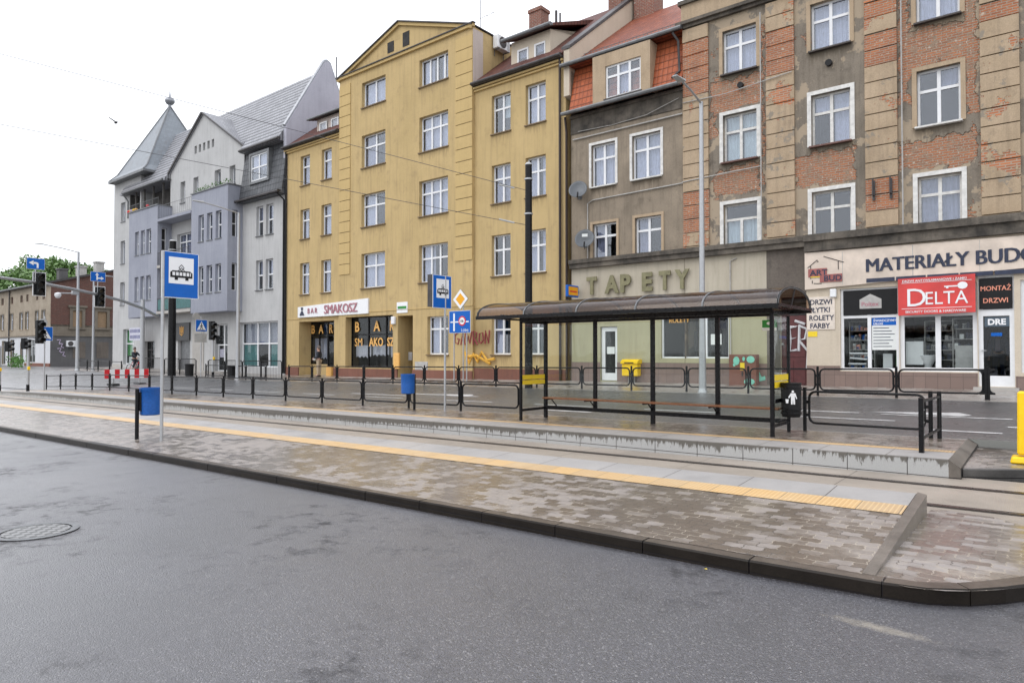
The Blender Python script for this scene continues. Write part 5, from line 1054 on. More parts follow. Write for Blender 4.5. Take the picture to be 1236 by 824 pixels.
# yellow-blue projecting sign
t = fth('projecting_sign', 'small projecting yellow sign in a blue case near the downpipe', 'sign', -15.95, 0, 4.28); obj('case', MB().box(-.05, .08, -.95, -.12, 0, .5), M['blue'], t, bev=.02); obj('face', MB().box(.081, .09, -.88, -.19, .07, .43), M['amber'], t)
obj('lettering', MB().box(.091, .095, -.8, -.28, .2, .26), M['red'], t); obj('bracket', MB().tube([(0, -.12, .25), (0, 0, .25)], .02, 6), M['zinc'], t)
# mailbox, cabinet
t = fth('post_box', 'yellow post box fixed to the olive wall beside the shop door', 'post box', -13.65, 0, .95); obj('body', MB().box(0, .72, -.32, 0, 0, .5), M['yellow'], t, bev=.03); obj('lid', MB().prism([(-.36, .5), (.02, .5), (.02, .68), (-.2, .68), (-.36, .58)], -.03, .75, 'x'), M['yellow'], t); obj('slot', MB().box(.15, .57, -.37, -.36, .52, .56), M['blackm'], t); obj('stand', MB().box(.25, .47, -.2, -.05, -.4, 0), M['conduit'], t)
t = fth('utility_cabinet', 'brown utility cabinet covered in mint green scribbles by the wall', 'cabinet', -9.15, .02, .55); obj('cabinet_body', MB().box(0, 1.0, -.3, 0, 0, 1.28), M['yplinth'], t, bev=.01)
m = MB()
for x, z, a, b_ in ((.28, 1.05, .12, .16), (.55, 1.12, .05, .08), (.8, 1.1, .15, .13), (.2, .9, .05, .06), (.75, .3, .2, .12)): m.prism([(x+a*math.cos(k*.7), z+b_*math.sin(k*.7)) for k in range(9)], -.31, -.302, 'y')
obj('graffiti', m, M['mint'], t); obj('warning_label', MB().box(.42, .58, -.31, -.302, .72, .98), M['yellowp'], t); obj('handle', MB().box(.48, .52, -.33, -.3, .5, .66), M['darkmetal'], t)
m = MB(); m.prism([(0, .0), (.2, -.04), (.42, .02), (.4, .16), (.28, .12), (.2, .3), (.1, .2), (.02, .26)], -.012, -.002, 'y')
tag(obj('graffiti', m, M['mint'], loc=F(-8.35, .0, .9), rot=-A_), 'pale mint green paint blotch on the wall beside the brown cabinet', 'graffiti')
# building materials shop signs
t = fth('shop_sign', 'long weathered cream fascia board with navy letters above the materials shop', 'sign', -6.52, .03, 4.06)
obj('board', MB().hexa([(0, -.1, 0), (10, -.1, .45), (10, 0, .45), (0, 0, 0), (0, -.1, 1.27), (10, -.1, 1.18), (10, 0, 1.18), (0, 0, 1.27)]), simple('weathered_cream_board', (.66, .56, .47), .55, 0, .12, 2.5, dirt=.25), t)
m = bold_mb('MATERIA\u0141Y BUD', .6, .01, lambda p: (p[0]+1.9, p[1]-.105, p[2]+.47), .915, 4, .013)
obj('lettering', m, M['navy'], t); 
obj('lettering', bold_mb('OWLANE', .6, .01, lambda p: (p[0]+5.98, p[1]-.105, p[2]+.47), .915, 4, .013), M['navy'], t)
m = MB()
for k in range(9): m.box(1.93+k*.86, 1.93+k*.86+.82, -.112, -.1, .12+.0*k, .25)
obj('underline', m, M['navy'], t)
m = MB(); 
for s_ in ([(.1, .75), (.42, 1.0)], [(.62, 1.1), (1.25, .85)], [(.2, .8), (.2, .36)], [(1.08, .92), (1.08, .62)], [(.25, .3), (.25, .2)], [(.3, .2), (.55, .18)], [(.42, .92), (.44, .96)]): m.tube([(p[0], -.11, p[1]) for p in s_], .012, 5)
obj('emblem', m, M['darkmetal'], t)
m = MB(); m.box(.12, .72, -.125, -.1, .42, .7); m.box(.5, 1.2, -.13, -.1, .22, .48); obj('emblem_panel', m, M['signbrown'], t); obj('emblem_panel', MB().box(.2, .6, -.127, -.1, .4, .43), M['yellowp'], t)
obj('lettering', text_mb('ART', .26, .008, .004, mb=MB(lambda p: (p[0]+.18, p[1]-.128, p[2]+.47)), sx=1.15), M['navy'], t); obj('lettering', text_mb('BUD', .26, .008, .004, mb=MB(lambda p: (p[0]+.62, p[1]-.133, p[2]+.26)), sx=1.1), M['navy'], t)
m = MB(); m.box(3.25, 3.27, -.103, -.1, .2, 1.22); m.box(1.2, 1.215, -.103, -.1, .1, 1.2); m.box(5.0, 5.012, -.103, -.1, .2, 1.2); obj('board_joint', m, M['conduit'], t)
t = fth('banner_sign', 'red banner with a white key and big white letters above the shop window', 'sign', -3.66, .2, 3.06); obj('board', MB().hexa([(0, -.05, 0), (2.04, -.05, .04), (2.04, 0, .04), (0, 0, 0), (0, -.05, 1.16), (2.04, -.05, 1.19), (2.04, 0, 1.19), (0, 0, 1.16)]), M['signred'], t)
obj('bracket', MB().box(.1, 1.9, 0, .12, .3, .34).box(.1, 1.9, 0, .12, .9, .94), M['zinc'], t)
obj('lettering', text_mb('D', .8, .01, .0, mb=MB(lambda p: (p[0]+.2, p[1]-.056, p[2]+.28))), M['signwhite'], t); obj('lettering', text_mb('ELTA', .56, .01, .0, mb=MB(lambda p: (p[0]+.72, p[1]-.056, p[2]+.32)), sx=.9), M['signwhite'], t)
obj('lettering', text_mb('DRZWI ANTYW\u0141AMANIOWE I ZAMKI', .1, .006, .001, mb=MB(lambda p: (p[0]+.12, p[1]-.056, p[2]+1.04)), sx=1.0), M['signwhite'], t); obj('lettering', text_mb('SECURITY DOORS & HARDWARE', .11, .006, .001, mb=MB(lambda p: (p[0]+.2, p[1]-.056, p[2]+.07)), sx=.98), M['signwhite'], t)
m = MB(); m.box(.1, 1.95, -.056, -.05, .2, .215); m.box(.1, 1.95, -.056, -.05, 1.01, 1.022); m.prism([(1.72+.13*math.cos(a*.5236), .86+.11*math.sin(a*.5236)) for a in range(12)], -.058, -.05, 'y'); m.box(1.25, 1.62, -.058, -.05, .83, .87); m.box(1.3, 1.36, -.058, -.05, .79, .83); obj('key_emblem', m, M['signwhite'], t)
t = fth('window_sign', 'black panel with a pale house logo over the left shop window', 'sign', -5.33, -.04, 3.14); obj('panel', MB().box(0, 1.6, -.03, 0, 0, .82), M['blackm'], t); obj('emblem', MB().prism([(.5, .2), (1.15, .2), (1.15, .5), (.82, .68), (.5, .5)], -.036, -.03, 'y'), M['conduit'], t); obj('lettering', text_mb('Poltex', .2, .006, .003, mb=MB(lambda p: (p[0]+.55, p[1]-.037, p[2]+.28))), M['fadedmar'], t)
t = fth('window_sign', 'black panel reading MONTAŻ DRZWI above the glass door', 'sign', -1.46, -.02, 3.19); obj('panel', MB().box(-.09, .72, -.03, 0, 0, .92), M['blackm'], t); obj('lettering', bold_mb('MONTA\u017b', .2, .006, lambda p: (p[0]-.06, p[1]-.034, p[2]+.54), .88, 2, .008), M['letterorg'], t); obj('lettering', text_mb('DRZWI', .2, .006, .003, mb=MB(lambda p: (p[0]+.0, p[1]-.034, p[2]+.18)), sx=.95), M['letterorg'], t)
t = fth('wall_sign', 'cream panel listing DRZWI PŁYTKI ROLETY FARBY beside the shop window', 'sign', -6.5, .03, 2.68); obj('panel', MB().box(.02, .92, -.03, 0, 0, 1.12), simple('cream_panel', (.68, .6, .52), .6), t)
for k, s_ in enumerate(('DRZWI', 'P\u0141YTKI', 'ROLETY', 'FARBY')): obj('lettering', text_mb(s_, .24, .006, .004, mb=MB(lambda p, k=k: (p[0]+.12-(.03 if k in(1,2) else 0), p[1]-.034, p[2]+.86-k*.27)), sx=.92), M['navy'], t)
tag(obj('wall_notice', MB().box(0, .3, -.015, 0, 0, .18), M['yellowp'], loc=F(-6.45, .03, 2.44), rot=-A_), 'small yellow notice under the cream panel of shop words', 'notice')
tag(obj('alarm_box', MB().box(0, .2, -.1, 0, 0, .28), M['white'], bev=.02, loc=F(-5.72, .03, 3.76), rot=-A_), 'small white alarm box under the cream fascia board', 'alarm')
t = fth('window_poster', 'white and blue poster of services inside the left shop window', 'poster', -4.48, -.075, 1.98); obj('sheet', MB().box(0, .76, -.008, 0, 0, 1.05), M['paper'], t); obj('header', MB().box(.0, .76, -.011, -.009, .8, 1.05), M['blue'], t); obj('lettering', text_mb('\u015aWIADCZYMY', .105, .003, .002, mb=MB(lambda p: (p[0]+.04, p[1]-.014, p[2]+.92)), sx=.95), M['signwhite'], t); obj('lettering', text_mb('US\u0141UGI', .09, .003, .002, mb=MB(lambda p: (p[0]+.04, p[1]-.014, p[2]+.82)), sx=.95), M['signwhite'], t)
m = MB()
for k in range(7): m.box(.04, .5+.2*((k*37) % 5)/5, -.011, -.009, .7-k*.1, .725-k*.1)
obj('text_lines', m, M['navy'], t)
t = fth('door_sign', 'small dark board with bold white letters on the shop glass door', 'sign', -1.42, -.045, 2.66); obj('board', MB().box(0, .6, -.02, 0, 0, .28), simple('slate_board', (.07, .1, .13), .5), t); obj('lettering', text_mb('DRE', .24, .006, .01, mb=MB(lambda p: (p[0]+.07, p[1]-.023, p[2]+.06)), sx=1.0), M['signwhite'], t); obj('sticker', MB().box(.15, .42, -.01, 0, -.28, -.18), M['blue'], t)
t = fth('shop_sign', 'faded white board with blue lettering over a dark shop door', 'sign', -59.75, 1.0, 2.95); obj('board', MB().box(0, 2.4, -.06, 0, 0, 1.05), simple('lilac_board', (.5, .5, .58), .5), t)
m = MB()
for r_ in range(2):
    for k in range(9): m.box(.18+k*.24, .33+k*.24, -.064, -.06, .15+r_*.48, .43+r_*.48)
obj('lettering', m, simple('blue_print', (.06, .07, .2), .5), t)
t = fth('wall_sign', 'dark board with a gold crown emblem above the grey door', 'sign', -53.7, .05, 2.9); obj('board', MB().box(0, 2.4, -.08, 0, 0, 1.35), simple('charcoal_board', (.04, .04, .042), .5), t); m = MB()
for s_ in ([(-.3, 1.05), (-.25, .5), (0, .35), (.25, .5), (.3, 1.05)], [(-.15, 1.0), (-.12, .6)], [(.15, 1.0), (.12, .6)], [(0, 1.1), (0, .4)]): m.tube([(1.2+p[0], -.085, p[1]) for p in s_], .03, 5)
obj('emblem', m, M['letteryel'], t)
# things in the shop windows
def shelf(u, w, z, W, H, label, cols, dp=.5):
    t = fth('display_shelf', label, 'shelf', u, w, z, 'shelves in the shop windows'); m = MB(); m.box(0, .03, -dp, 0, 0, H); m.box(W-.03, W, -dp, 0, 0, H); n = int(H/.28)
    for k in range(n+1): m.box(.03, W-.03, -dp, 0, k*H/n-.012 if k else 0, k*H/n+.012)
    obj('rack', m, M['conduit'], t); rn = random.Random(int(u*100))
    for c in cols:
        m = MB()
        for k in range(n):
            x = .05
            while x < W-.12:
                bw = rn.uniform(.06, .14)
                if rn.random() < .34: m.box(x, x+bw*.85, -dp+.03, -dp+.2, k*H/n+.014, k*H/n+.014+rn.uniform(.08, .2))
                x += bw
        obj('stock', m, M[c], t)
    return t
shelf(-5.3, -1.1, 1.35, .8, 1.6, 'rack of small boxed hardware behind the leftmost shop window', ('blue', 'navy', 'conduit', 'letterorg', 'paper'))
shelf(-3.1, -1.3, 1.35, .9, 1.55, 'grey rack of dark boxes behind the middle of the shop window', ('navy', 'navy', 'conduit'))
shelf(-2.3, -1.0, 1.35, .7, 1.6, 'tall rack with pale boxes behind the right pane', ('paper', 'navy', 'navy'))
for i, (u, z, wd, h, lb) in enumerate(((-3.55, 1.5, .5, .75, 'white panel radiator standing under the red banner'), (-2.2, 1.36, .5, .75, 'grey panel radiator at the right of the window display'), (-4.2, 1.36, .28, .5, 'narrow white radiator behind the poster pane'))):
    t = fth('radiator', lb, 'radiator', u, -.35, z, 'radiators in the shop window'); obj('panel', MB().box(0, wd, -.1, 0, 0, h), M['ceramic'] if i != 1 else M['conduit'], t, bev=.01); m = MB()
    for k in range(int(wd/.05)): m.box(.02+k*.05, .03+k*.05, -.108, -.1, .03, h-.03)
    obj('rib', m, M['paper'] if i != 1 else M['steel'], t)
t = fth('toilet_bowl', 'white toilet bowl displayed low in the shop window', 'toilet', -2.95, -.5, 1.36); m = MB(); m.lathe(0, -.1, [(.1, 0), (.11, .12), (.2, .28), (.24, .4), (.2, .42), (.02, .3)], 16); obj('bowl', m, M['ceramic'], t, smooth=True); obj('seat', MB().lathe(0, -.1, [(.15, .42), (.25, .42), (.25, .45), (.15, .45)], 16), M['white'], t)
t = fth('pipe_display', 'stack of grey plastic pipe fittings low in the left window', 'pipes', -5.3, -.3, 1.36); m = MB(); m.tube([(.05, 0, .15), (.6, 0, .15), (.62, 0, .3), (.1, 0, .35), (.1, 0, .5), (.75, 0, .5)], .045, 8); obj('fittings', m, M['steel'], t)
tag(obj('green_pole', MB().tube([(0, 0, 0), (0, 0, .95)], .03, 8), M['greenpanel'], loc=F(-3.8, -.3, 1.36)), 'upright bright green roll inside the window beside the poster', 'roll')

def tree(name, x, y, z, h, r, label, seed, n=5200):
    t = thing(name, label, 'tree', (x, y, z), 0, 'trees behind the old house'); rn = random.Random(seed)
    m = MB(); m.tube([(0, 0, 0), (.1, 0, h*.35), (0, .2, h*.6), (.1, .1, h*.85)], .45, 8, r2=.08)
    cl = []
    for k in range(11):
        a = rn.uniform(0, 6.28); zz = h*rn.uniform(.4, .82); rr = r*rn.uniform(.35, .8); e_ = (rr*math.cos(a), rr*math.sin(a), zz+h*.1)
        m.tube([(0, 0, zz-h*.15), (e_[0]*.6, e_[1]*.6, zz), e_], .14, 5, r2=.03)
    obj('trunk', m, M['bark'], t)
    for k in range(70):
        a = rn.uniform(0, 6.28); zz = rn.uniform(.32, 1.0); prof = math.sin(min(1, (zz-.25)/.8)*math.pi)**.6; rr = r*prof*rn.random()**.4
        cl.append((rr*math.cos(a), rr*math.sin(a), h*zz*.95, rn.uniform(.9, 1.9)))
    m = MB()
    for k in range(n):
        c_ = cl[int(rn.random()*len(cl))]; d = Vector((rn.gauss(0, 1), rn.gauss(0, 1), rn.gauss(0, .7))).normalized()*c_[3]*rn.random()**.35
        p = Vector(c_[:3])+d; a = Vector((rn.gauss(0, 1), rn.gauss(0, 1), rn.gauss(0, 1))).normalized(); b_ = a.cross(Vector((rn.gauss(0, 1), rn.gauss(0, 1), 1))).normalized(); s_ = rn.uniform(.2, .42)
        m.add([p-a*s_, p+b_*s_*.6, p+a*s_, p-b_*s_*.6], [(0, 1, 2, 3)])
    obj('crown', m, M['leaf'], t)
tree('broadleaf_tree', -121, 45, .5, 15, 5.5, 'leafy tree rising over the brick end wall of the old house', 1, 15000)
tree('broadleaf_tree', -124, 42, .5, 16.5, 6.5, 'bushy tree behind the pale facade at far left', 2, 10000)
tree('broadleaf_tree', -136, 40, .5, 15.5, 6.5, 'tree at the very edge of the picture beyond the old house', 3, 9000)
tree('broadleaf_tree', -153, 48, .5, 20, 7, 'tallest leafy tree, behind the left blue arrow sign', 4, 10000)
tree('broadleaf_tree', -142, 50, .5, 18, 6, 'leafy tree behind the left grey chimney of the old house', 5, 4500)
m = MB(); rn = random.Random(9)
for k in range(260):
    p = Vector((rn.gauss(0, .5), rn.gauss(0, .3), abs(rn.gauss(.5, .3)))); a = Vector((rn.gauss(0, 1), rn.gauss(0, 1), 1)).normalized()*.12; b_ = a.cross(Vector((1, 0, .2))).normalized()*.06
    m.add([p-a, p+b_, p+a, p-b_], [(0, 1, 2, 3)])
tag(obj('shrub', m, M['leafd'], loc=(-78.5, 22.6, .55)), 'small green shrub by the railing before the pale old facade', 'shrub')
# ================================================================ railings
def loopbar(mb, x0, x1, z0, z1, r, cr_=.13, y=0, fz=None):
    pts = []; 
    for cx, cz, a0 in ((x1-cr_, z1-cr_, 0), (x0+cr_, z1-cr_, 90), (x0+cr_, z0+cr_, 180), (x1-cr_, z0+cr_, 270)):
        for k in range(5): a = R(a0+k*22.5); pts.append((cx+cr_*math.cos(a), y, cz+cr_*math.sin(a)))
    mb.tube(pts, r, 7, True)
def guard(name, label, xs, y, gap=.07, h=.87, z0=.17, group='guard railings'):
    x0 = xs[0]; t = thing(name, label, 'railing', (x0, y, gz(x0, y)), 0, group); zb = gz(x0, y)
    post = MB(); post.cyl(0, 0, -.03, h, .036, 10); post.cyl(0, 0, h, h+.012, .028, 10); pm_ = None
    for x in xs:
        z = gz(x, y)-zb
        if pm_ is None: pm_ = obj('post', post, M['black'], t); pm_.location = (0, 0, 0); first = pm_
        else: c = first.copy(); COL.objects.link(c); c.location = (x-x0, 0, z)
    proto = {}
    for a, b_ in zip(xs, xs[1:]):
        L_ = round(b_-a, 2); za = gz(a, y)-zb; zb_ = gz(b_, y)-zb
        if L_ not in proto:
            m = MB(); loopbar(m, gap, L_-gap, z0, h-.07, .027)
            for xx, s_ in ((0, 1), (L_, -1)):
                for zz in (.33, .6): m.box(min(xx, xx+s_*gap), max(xx, xx+s_*gap), -.006, .006, zz-.03, zz+.03)
            o = obj('rail_panel', m, M['black'], t, smooth=True); proto[L_] = o
        else: o = proto[L_].copy(); COL.objects.link(o)
        o.location = (a-x0, 0, za); o.rotation_euler = (0, -math.atan2(zb_-za, L_), 0)
    return t
guard('guard_railing', 'black tube guard railing along the back of the tram platform', [-46.74+k*2.21 for k in range(17)], 14.95)
guard('guard_railing', 'black tube guard railing along the far pavement, before the shops', [-32.9+k*2.11 for k in range(16)]+[-1.2], 22.12)
guard('guard_railing', 'short low black railing before the grey house, beyond the road', [-41.6, -39.3, -37.0, -34.9], 21.99)
guard('guard_railing', 'small far black railing on the left, behind the platform railing', [-62.4, -60.3, -58.2, -56.1, -54.0], 22.1)
# barrier at the end of the platform
X0, Y0, X1, Y1 = -3.98, 15.02, -1.58, 15.08
zb = gz(X0, Y0); t = thing('guard_railing', 'black railing turning the corner at the right end of the platform', 'railing', (X1, 15.05, zb), 0, 'guard railings')
def pst(x, y, sq=False):
    m = MB()
    if sq: m.box(x-.035, x+.035, y-.05, y+.05, -.03, .9)
    else: m.cyl(x, y, -.03, .9, .038, 10)
    return obj('post', m, M['black'], t)
pst(X0-X1, 0); pst(0, 0); pst(0, -2.35, True); pst(-.14, 0)
m = MB(); loopbar(m, X0-X1+.09, -.24, .17, .82, .026); 
for zz in (.33, .6): m.box(X0-X1, X0-X1+.09, -.006, .006, zz-.03, zz+.03); m.box(-.24, -.14, -.006, .006, zz-.03, zz+.03)
obj('rail_panel', m, M['black'], t, smooth=True)
m = MB(); m.tube([(0, -.04, .8), (0, -2.3, .84)], .026, 8); m.tube([(0, -.04, .2), (0, -2.3, .24)], .026, 8)
for yy in (-.12,): m.tube([(0, yy, .2), (0, yy, .8)], .02, 8)
obj('side_rail', m, M['black'], t, smooth=True)
m = MB()
for zz in (.3, .5, .7): m.lathe(.038, -2.35, [(.008, zz), (.008, zz+.012)], 6); m.box(.035, .042, -2.36, -2.34, zz, zz+.02)
obj('bolt', m, M['steel'], t)
# tall barred railings before the grey house
def tallrail(label, xs, y, h=1.15):
    t = thing('barred_railing', label, 'railing', (xs[0], y, gz(xs[0], y)-.05), 0, 'tall barred railings'); zb = gz(xs[0], y)
    for a, b_ in zip(xs, xs[1:]):
        m = MB(); za = gz(a, y)-zb; m.tube([(a-xs[0]+.06, 0, za+.15), (a-xs[0]+.06, 0, za+h-.1), (a-xs[0]+.16, 0, za+h), (b_-xs[0]-.16, 0, za+h), (b_-xs[0]-.06, 0, za+h-.1), (b_-xs[0]-.06, 0, za+.15)], .022, 6, True)
        n = 13
        for k in range(1, n): x = a-xs[0]+.06+(b_-a-.12)*k/n; m.tube([(x, 0, za+.15), (x, 0, za+h)], .009, 4)
        obj('rail_panel', m, M['black'], t)
    for a in xs: m = MB(); m.cyl(a-xs[0], 0, gz(a, y)-zb-.05, gz(a, y)-zb+h-.05, .032, 8); obj('post', m, M['black'], t)
    return t
tallrail('tall black barred railing before the dark shop door of the grey house', [-52.8, -50.6, -48.4, -46.2, -44.0], 22.6)
tallrail('tall black barred railing before the teal shop window of the grey house', [-42.0, -40.0, -38.0, -36.0, -33.9], 22.35)
# ================================================================ tram shelter
sx0, sx1, sy0, sy1 = -10.3, -4.18, 13.55, 14.62
cx_, cyy = (sx0+sx1)/2, 14.1; zb = gz(cx_, cyy)
t = thing('tram_shelter', 'black framed glass tram shelter with an arched smoked roof', 'shelter', (cx_, cyy, zb)); S = t
W2 = (sx1-sx0)/2; yf, yb = sy0-cyy, sy1-cyy; g0 = [gz(x, cyy)-zb for x in (sx0, sx1)]
H_ = 2.42
posts = [(-W2, yf, g0[0], .03), (-W2, yb, g0[0], .042), (-W2+1.5, yb, .24, .042), (0, yb, -.01, .045), (W2-1.5, yb, .24, .045), (W2, yf, g0[1], .036), (W2, yb, g0[1], .03)]
for x, y, z, r_ in posts: obj('post', MB().box(x-r_, x+r_, y-r_, y+r_, z, H_), M['black'], t, bev=.006)
m = MB(); m.box(-W2, W2, yb-.04, yb+.04, .2, .29); obj('base_rail', m, M['black'], t); m = MB(); m.box(-W2-.02, W2+.02, yf-.035, yf+.035, H_, H_+.1); m.box(-W2-.02, W2+.02, yb-.035, yb+.035, H_, H_+.1); 
for x in (-W2, W2): m.box(x-.03, x+.03, yf, yb, H_-.02, H_+.06); m.box(x-.02, x+.02, yf, yb, .2, .26)
obj('top_frame', m, M['black'], t)
# roof arch
xr0, xr1 = -11.05-cx_, -3.8-cx_; ya, yz = 12.72-cyy, 14.92-cyy
def arch(k, n=14, ro=0): 
    a = math.pi*(1-k/n); cy_ = (ya+yz)/2; ry = (yz-ya)/2+ro; return (cy_+ry*math.cos(a), H_+.1+(.40+ro)*math.sin(a)**.85)
m = MB(); n = 14
ro_ = obj('roof', m.add([(x, *arch(k)) for k in range(n+1) for x in (xr0, xr1)]+[(x, arch(k, ro=-.012)[0], arch(k, ro=-.012)[1]) for k in range(n+1) for x in (xr0, xr1)], [(2*k, 2*k+1, 2*k+3, 2*k+2) for k in range(n)]+[(2*(n+1)+2*k, 2*(n+1)+2*k+1, 2*(n+1)+2*k+3, 2*(n+1)+2*k+2) for k in range(n)]), M['poly'], t, smooth=True)
for x in [xr0+.02, xr0+1.45, xr0+2.9, xr0+4.35, xr0+5.8, xr1-.02]:
    m = MB(); w_ = .016
    for k in range(n):
        p, q = arch(k, ro=.012), arch(k+1, ro=.012); m.add([(x-w_, *p), (x+w_, *p), (x+w_, *q), (x-w_, *q)], [(0, 1, 2, 3)])
        p2, q2 = arch(k, ro=-.03), arch(k+1, ro=-.03); m.add([(x-w_, *p2), (x+w_, *p2), (x+w_, *q2), (x-w_, *q2), (x-w_, *p), (x+w_, *p), (x+w_, *q), (x-w_, *q)], [(0, 1, 2, 3), (0, 3, 7, 4), (1, 2, 6, 5)])
    obj('roof_rib', m, M['zinc'], t)
m = MB(); m.box(xr0, xr1, ya-.03, ya+.04, H_+.05, H_+.13); m.box(xr0, xr1, yz-.04, yz+.03, H_+.05, H_+.13)
for x in (xr0+.02, xr1-.02): m.box(x-.025, x+.025, ya, yz, H_+.09, H_+.135); m.tube([(x, *arch(k, ro=-.005)) for k in range(n+1)], .022, 6)
for x in (-W2, W2, 0, -W2+1.5, W2-1.5): m.box(x-.03, x+.03, ya+.04, yz-.04, H_+.1, H_+.15)
for x in (xr1-.02,): m.tube([(x, yf, H_+.1), (x, (ya+yz)/2, H_+.48)], .015, 6)
obj('roof_frame', m, M['black'], t)
for a, b_ in ((-W2, -W2+1.5), (-W2+1.5, 0), (0, W2-1.5), (W2-1.5, W2)): obj('glass_panel', MB().box(a+.05, b_-.05, yb-.004, yb+.004, .31, H_-.02), M['clear'], t)
for x in (-W2, W2):
    gp_ = obj('side_glass_panel', MB().box(x-.004, x+.004, yf+.05, yb-.05, .3, H_-.04), M['clear'], t)
    obj('warning_stripe', MB().box(x-.007, x+.007, yf+.05, yb-.05, .86, .97).box(x-.007, x+.007, yf+.05, yb-.05, .99, 1.1) if x < 0 else MB().box(x-.007, x+.007, yf+.05, yb-.05, .96, 1.08).box(x-.007, x+.007, yf+.05, yb-.05, 1.1, 1.22), M['yellowp'], gp_)
m = MB(); m.box(-W2+.25, W2-.05, yb-.52, yb-.36, .5, .535); m.box(-W2+.25, W2-.05, yb-.34, yb-.18, .5, .535); bo = obj('bench_seat', m, M['wood'], t, bev=.008)
m = MB()
for x in (-W2+.35, -W2+1.5, 0, W2-1.5): m.tube([(x, yb-.02, .3), (x, yb-.25, .48)], .015, 6); m.box(x-.02, x+.02, yb-.5, yb, .47, .498)
obj('bench_bracket', m, M['black'], bo)
t2 = thing('stop_notice', 'small green and white notice taped inside the shelter back glass', 'notice', (sx1-.52, sy1-.02, zb+2.12)); obj('sheet', MB().box(0, .3, -.008, 0, 0, .22), M['greenpanel'], t2); obj('white_band', MB().box(0, .3, -.012, -.009, 0, .06), M['paper'], t2); obj('emblem', MB().prism([(.15+.06*math.cos(a*.7), .15+.035*math.sin(a*.7)) for a in range(9)], -.012, -.009, 'y'), M['paper'], t2)
# litter bin hung on the shelter end
t = thing('litter_bin', 'black slatted litter bin with a white figure, hung on the shelter end', 'litter bin', (sx1+.2, 14.08, gz(sx1, 14)+.36))
m = MB(); m.lathe(0, 0, [(.16, 0), (.175, .02), (.185, .2), (.19, .5), (.185, .66), (.165, .66), (.16, .1)], 20); obj('body', m, M['blackm'], t, smooth=True)
m = MB()
for z in (.06, .14, .56, .64): m.lathe(0, 0, [(.192, z), (.198, z+.006), (.198, z+.03), (.192, z+.036)], 20)
obj('band', m, M['black'], t, smooth=True)
fig = [(.0, .0), (.03, 0), (.035, .1), (.045, 0), (.075, 0), (.07, .17), (.1, .1), (.11, .12), (.08, .22), (-.0, .22), (-.05, .14), (-.035, .12), (.0, .16)]
m = MB(lambda p: (p[0]-.01, p[1]-.2, p[2]+.26)); m.prism([(x*1.0, z) for x, z in fig], -.004, 0, 'y'); m.prism([(.035+.024*math.cos(a*.9), .25+.024*math.sin(a*.9)) for a in range(7)], -.004, 0, 'y'); m.prism([(-.1, .1), (-.04, .1), (-.05, .02), (-.09, .02)], -.004, 0, 'y'); e_ = obj('emblem', m, M['signwhite'], t); e_.rotation_euler = (0, 0, R(18))
obj('hanger', MB().box(-.2, .0, -.02, .02, .3, .34).box(-.2, -.18, -.35, .45, .28, .36), M['black'], t)
# ================================================================ stop signs, bins
tr = lambda x, z: (x, z)
def tramicon(m, x, z, s, d=-.012):
    P_ = lambda pts: m.prism([(x+a*s, z+b_*s) for a, b_ in pts], d, d+.01, 'y')
    P_([(0, .15), (.06, .15), (.06, .42), (0, .38)]); P_([(.94, .15), (1, .15), (1, .38), (.94, .42)]); P_([(.06, .15), (.94, .15), (.94, .24), (.06, .24)]); P_([(.04, .4), (.96, .4), (.9, .46), (.1, .46)])
    for k in range(6): P_([(.06+k*.16, .24), (.09+k*.16, .24), (.09+k*.16, .4), (.06+k*.16, .4)])
    for k in (.2, .68): P_([(k, .04), (k+.14, .04), (k+.14, .15), (k, .15)])
    for a, b_ in (((.35, .46), (.5, .6)), ((.65, .46), (.5, .6)), ((.38, .6), (.5, .74)), ((.62, .6), (.5, .74)), ((.38, .6), (.5, .46)), ((.62, .6), (.5, .46))): m.tube([(x+a[0]*s, d, z+a[1]*s), (x+b_[0]*s, d, z+b_[1]*s)], .006, 4)
def stopsign(x, y, label, box=.06, dy=0.0, poleh=3.95):
    zb = gz(x, y); t = thing('tram_stop_sign', label, 'tram stop sign', (x, y, zb), R(90), 'tram stop signs')
    obj('pole', MB().cyl(0, 0, -.02, poleh, .033, 14), M['steel'], t, smooth=True)
    m = MB(); m.box(-.02+dy, .72+dy, .0, box, poleh-.93, poleh+.02); obj('back_case', m, M['darkmetal'], t)
    m = MB(); m.prism([(-.02+dy, poleh-.95), (.74+dy, poleh-.95), (.74+dy, poleh), (-.02+dy, poleh)], -.02, -.002, 'y'); fo = obj('sign_plate', m, M['blue'], t, bev=.004)
    m = MB(); m.box(.11+dy, .64+dy, -.024, -.02, poleh-.66, poleh-.1); obj('white_field', m, M['signwhite'], fo)
    m = MB(); m.box(-.03+dy, .75+dy, -.014, -.004, poleh-.965, poleh-.95); m.box(-.03+dy, .75+dy, -.014, -.004, poleh, poleh+.012); m.box(-.035+dy, -.021+dy, -.014, -.004, poleh-.965, poleh+.012); m.box(.741+dy, .755+dy, -.014, -.004, poleh-.965, poleh+.012); obj('rim', m, M['signwhite'], fo)
    m = MB(); tramicon(m, .14+dy, poleh-.6, .47, -.03); obj('tram_emblem', m, M['blackm'], fo); return t
stopsign(-14.49, 6.72, 'large blue and white tram stop sign on a pole in the foreground', .09)
stopsign(-14.09, 14.8, 'farther blue tram stop sign on the platform before the yellow house', .22, -.5, 4.0)
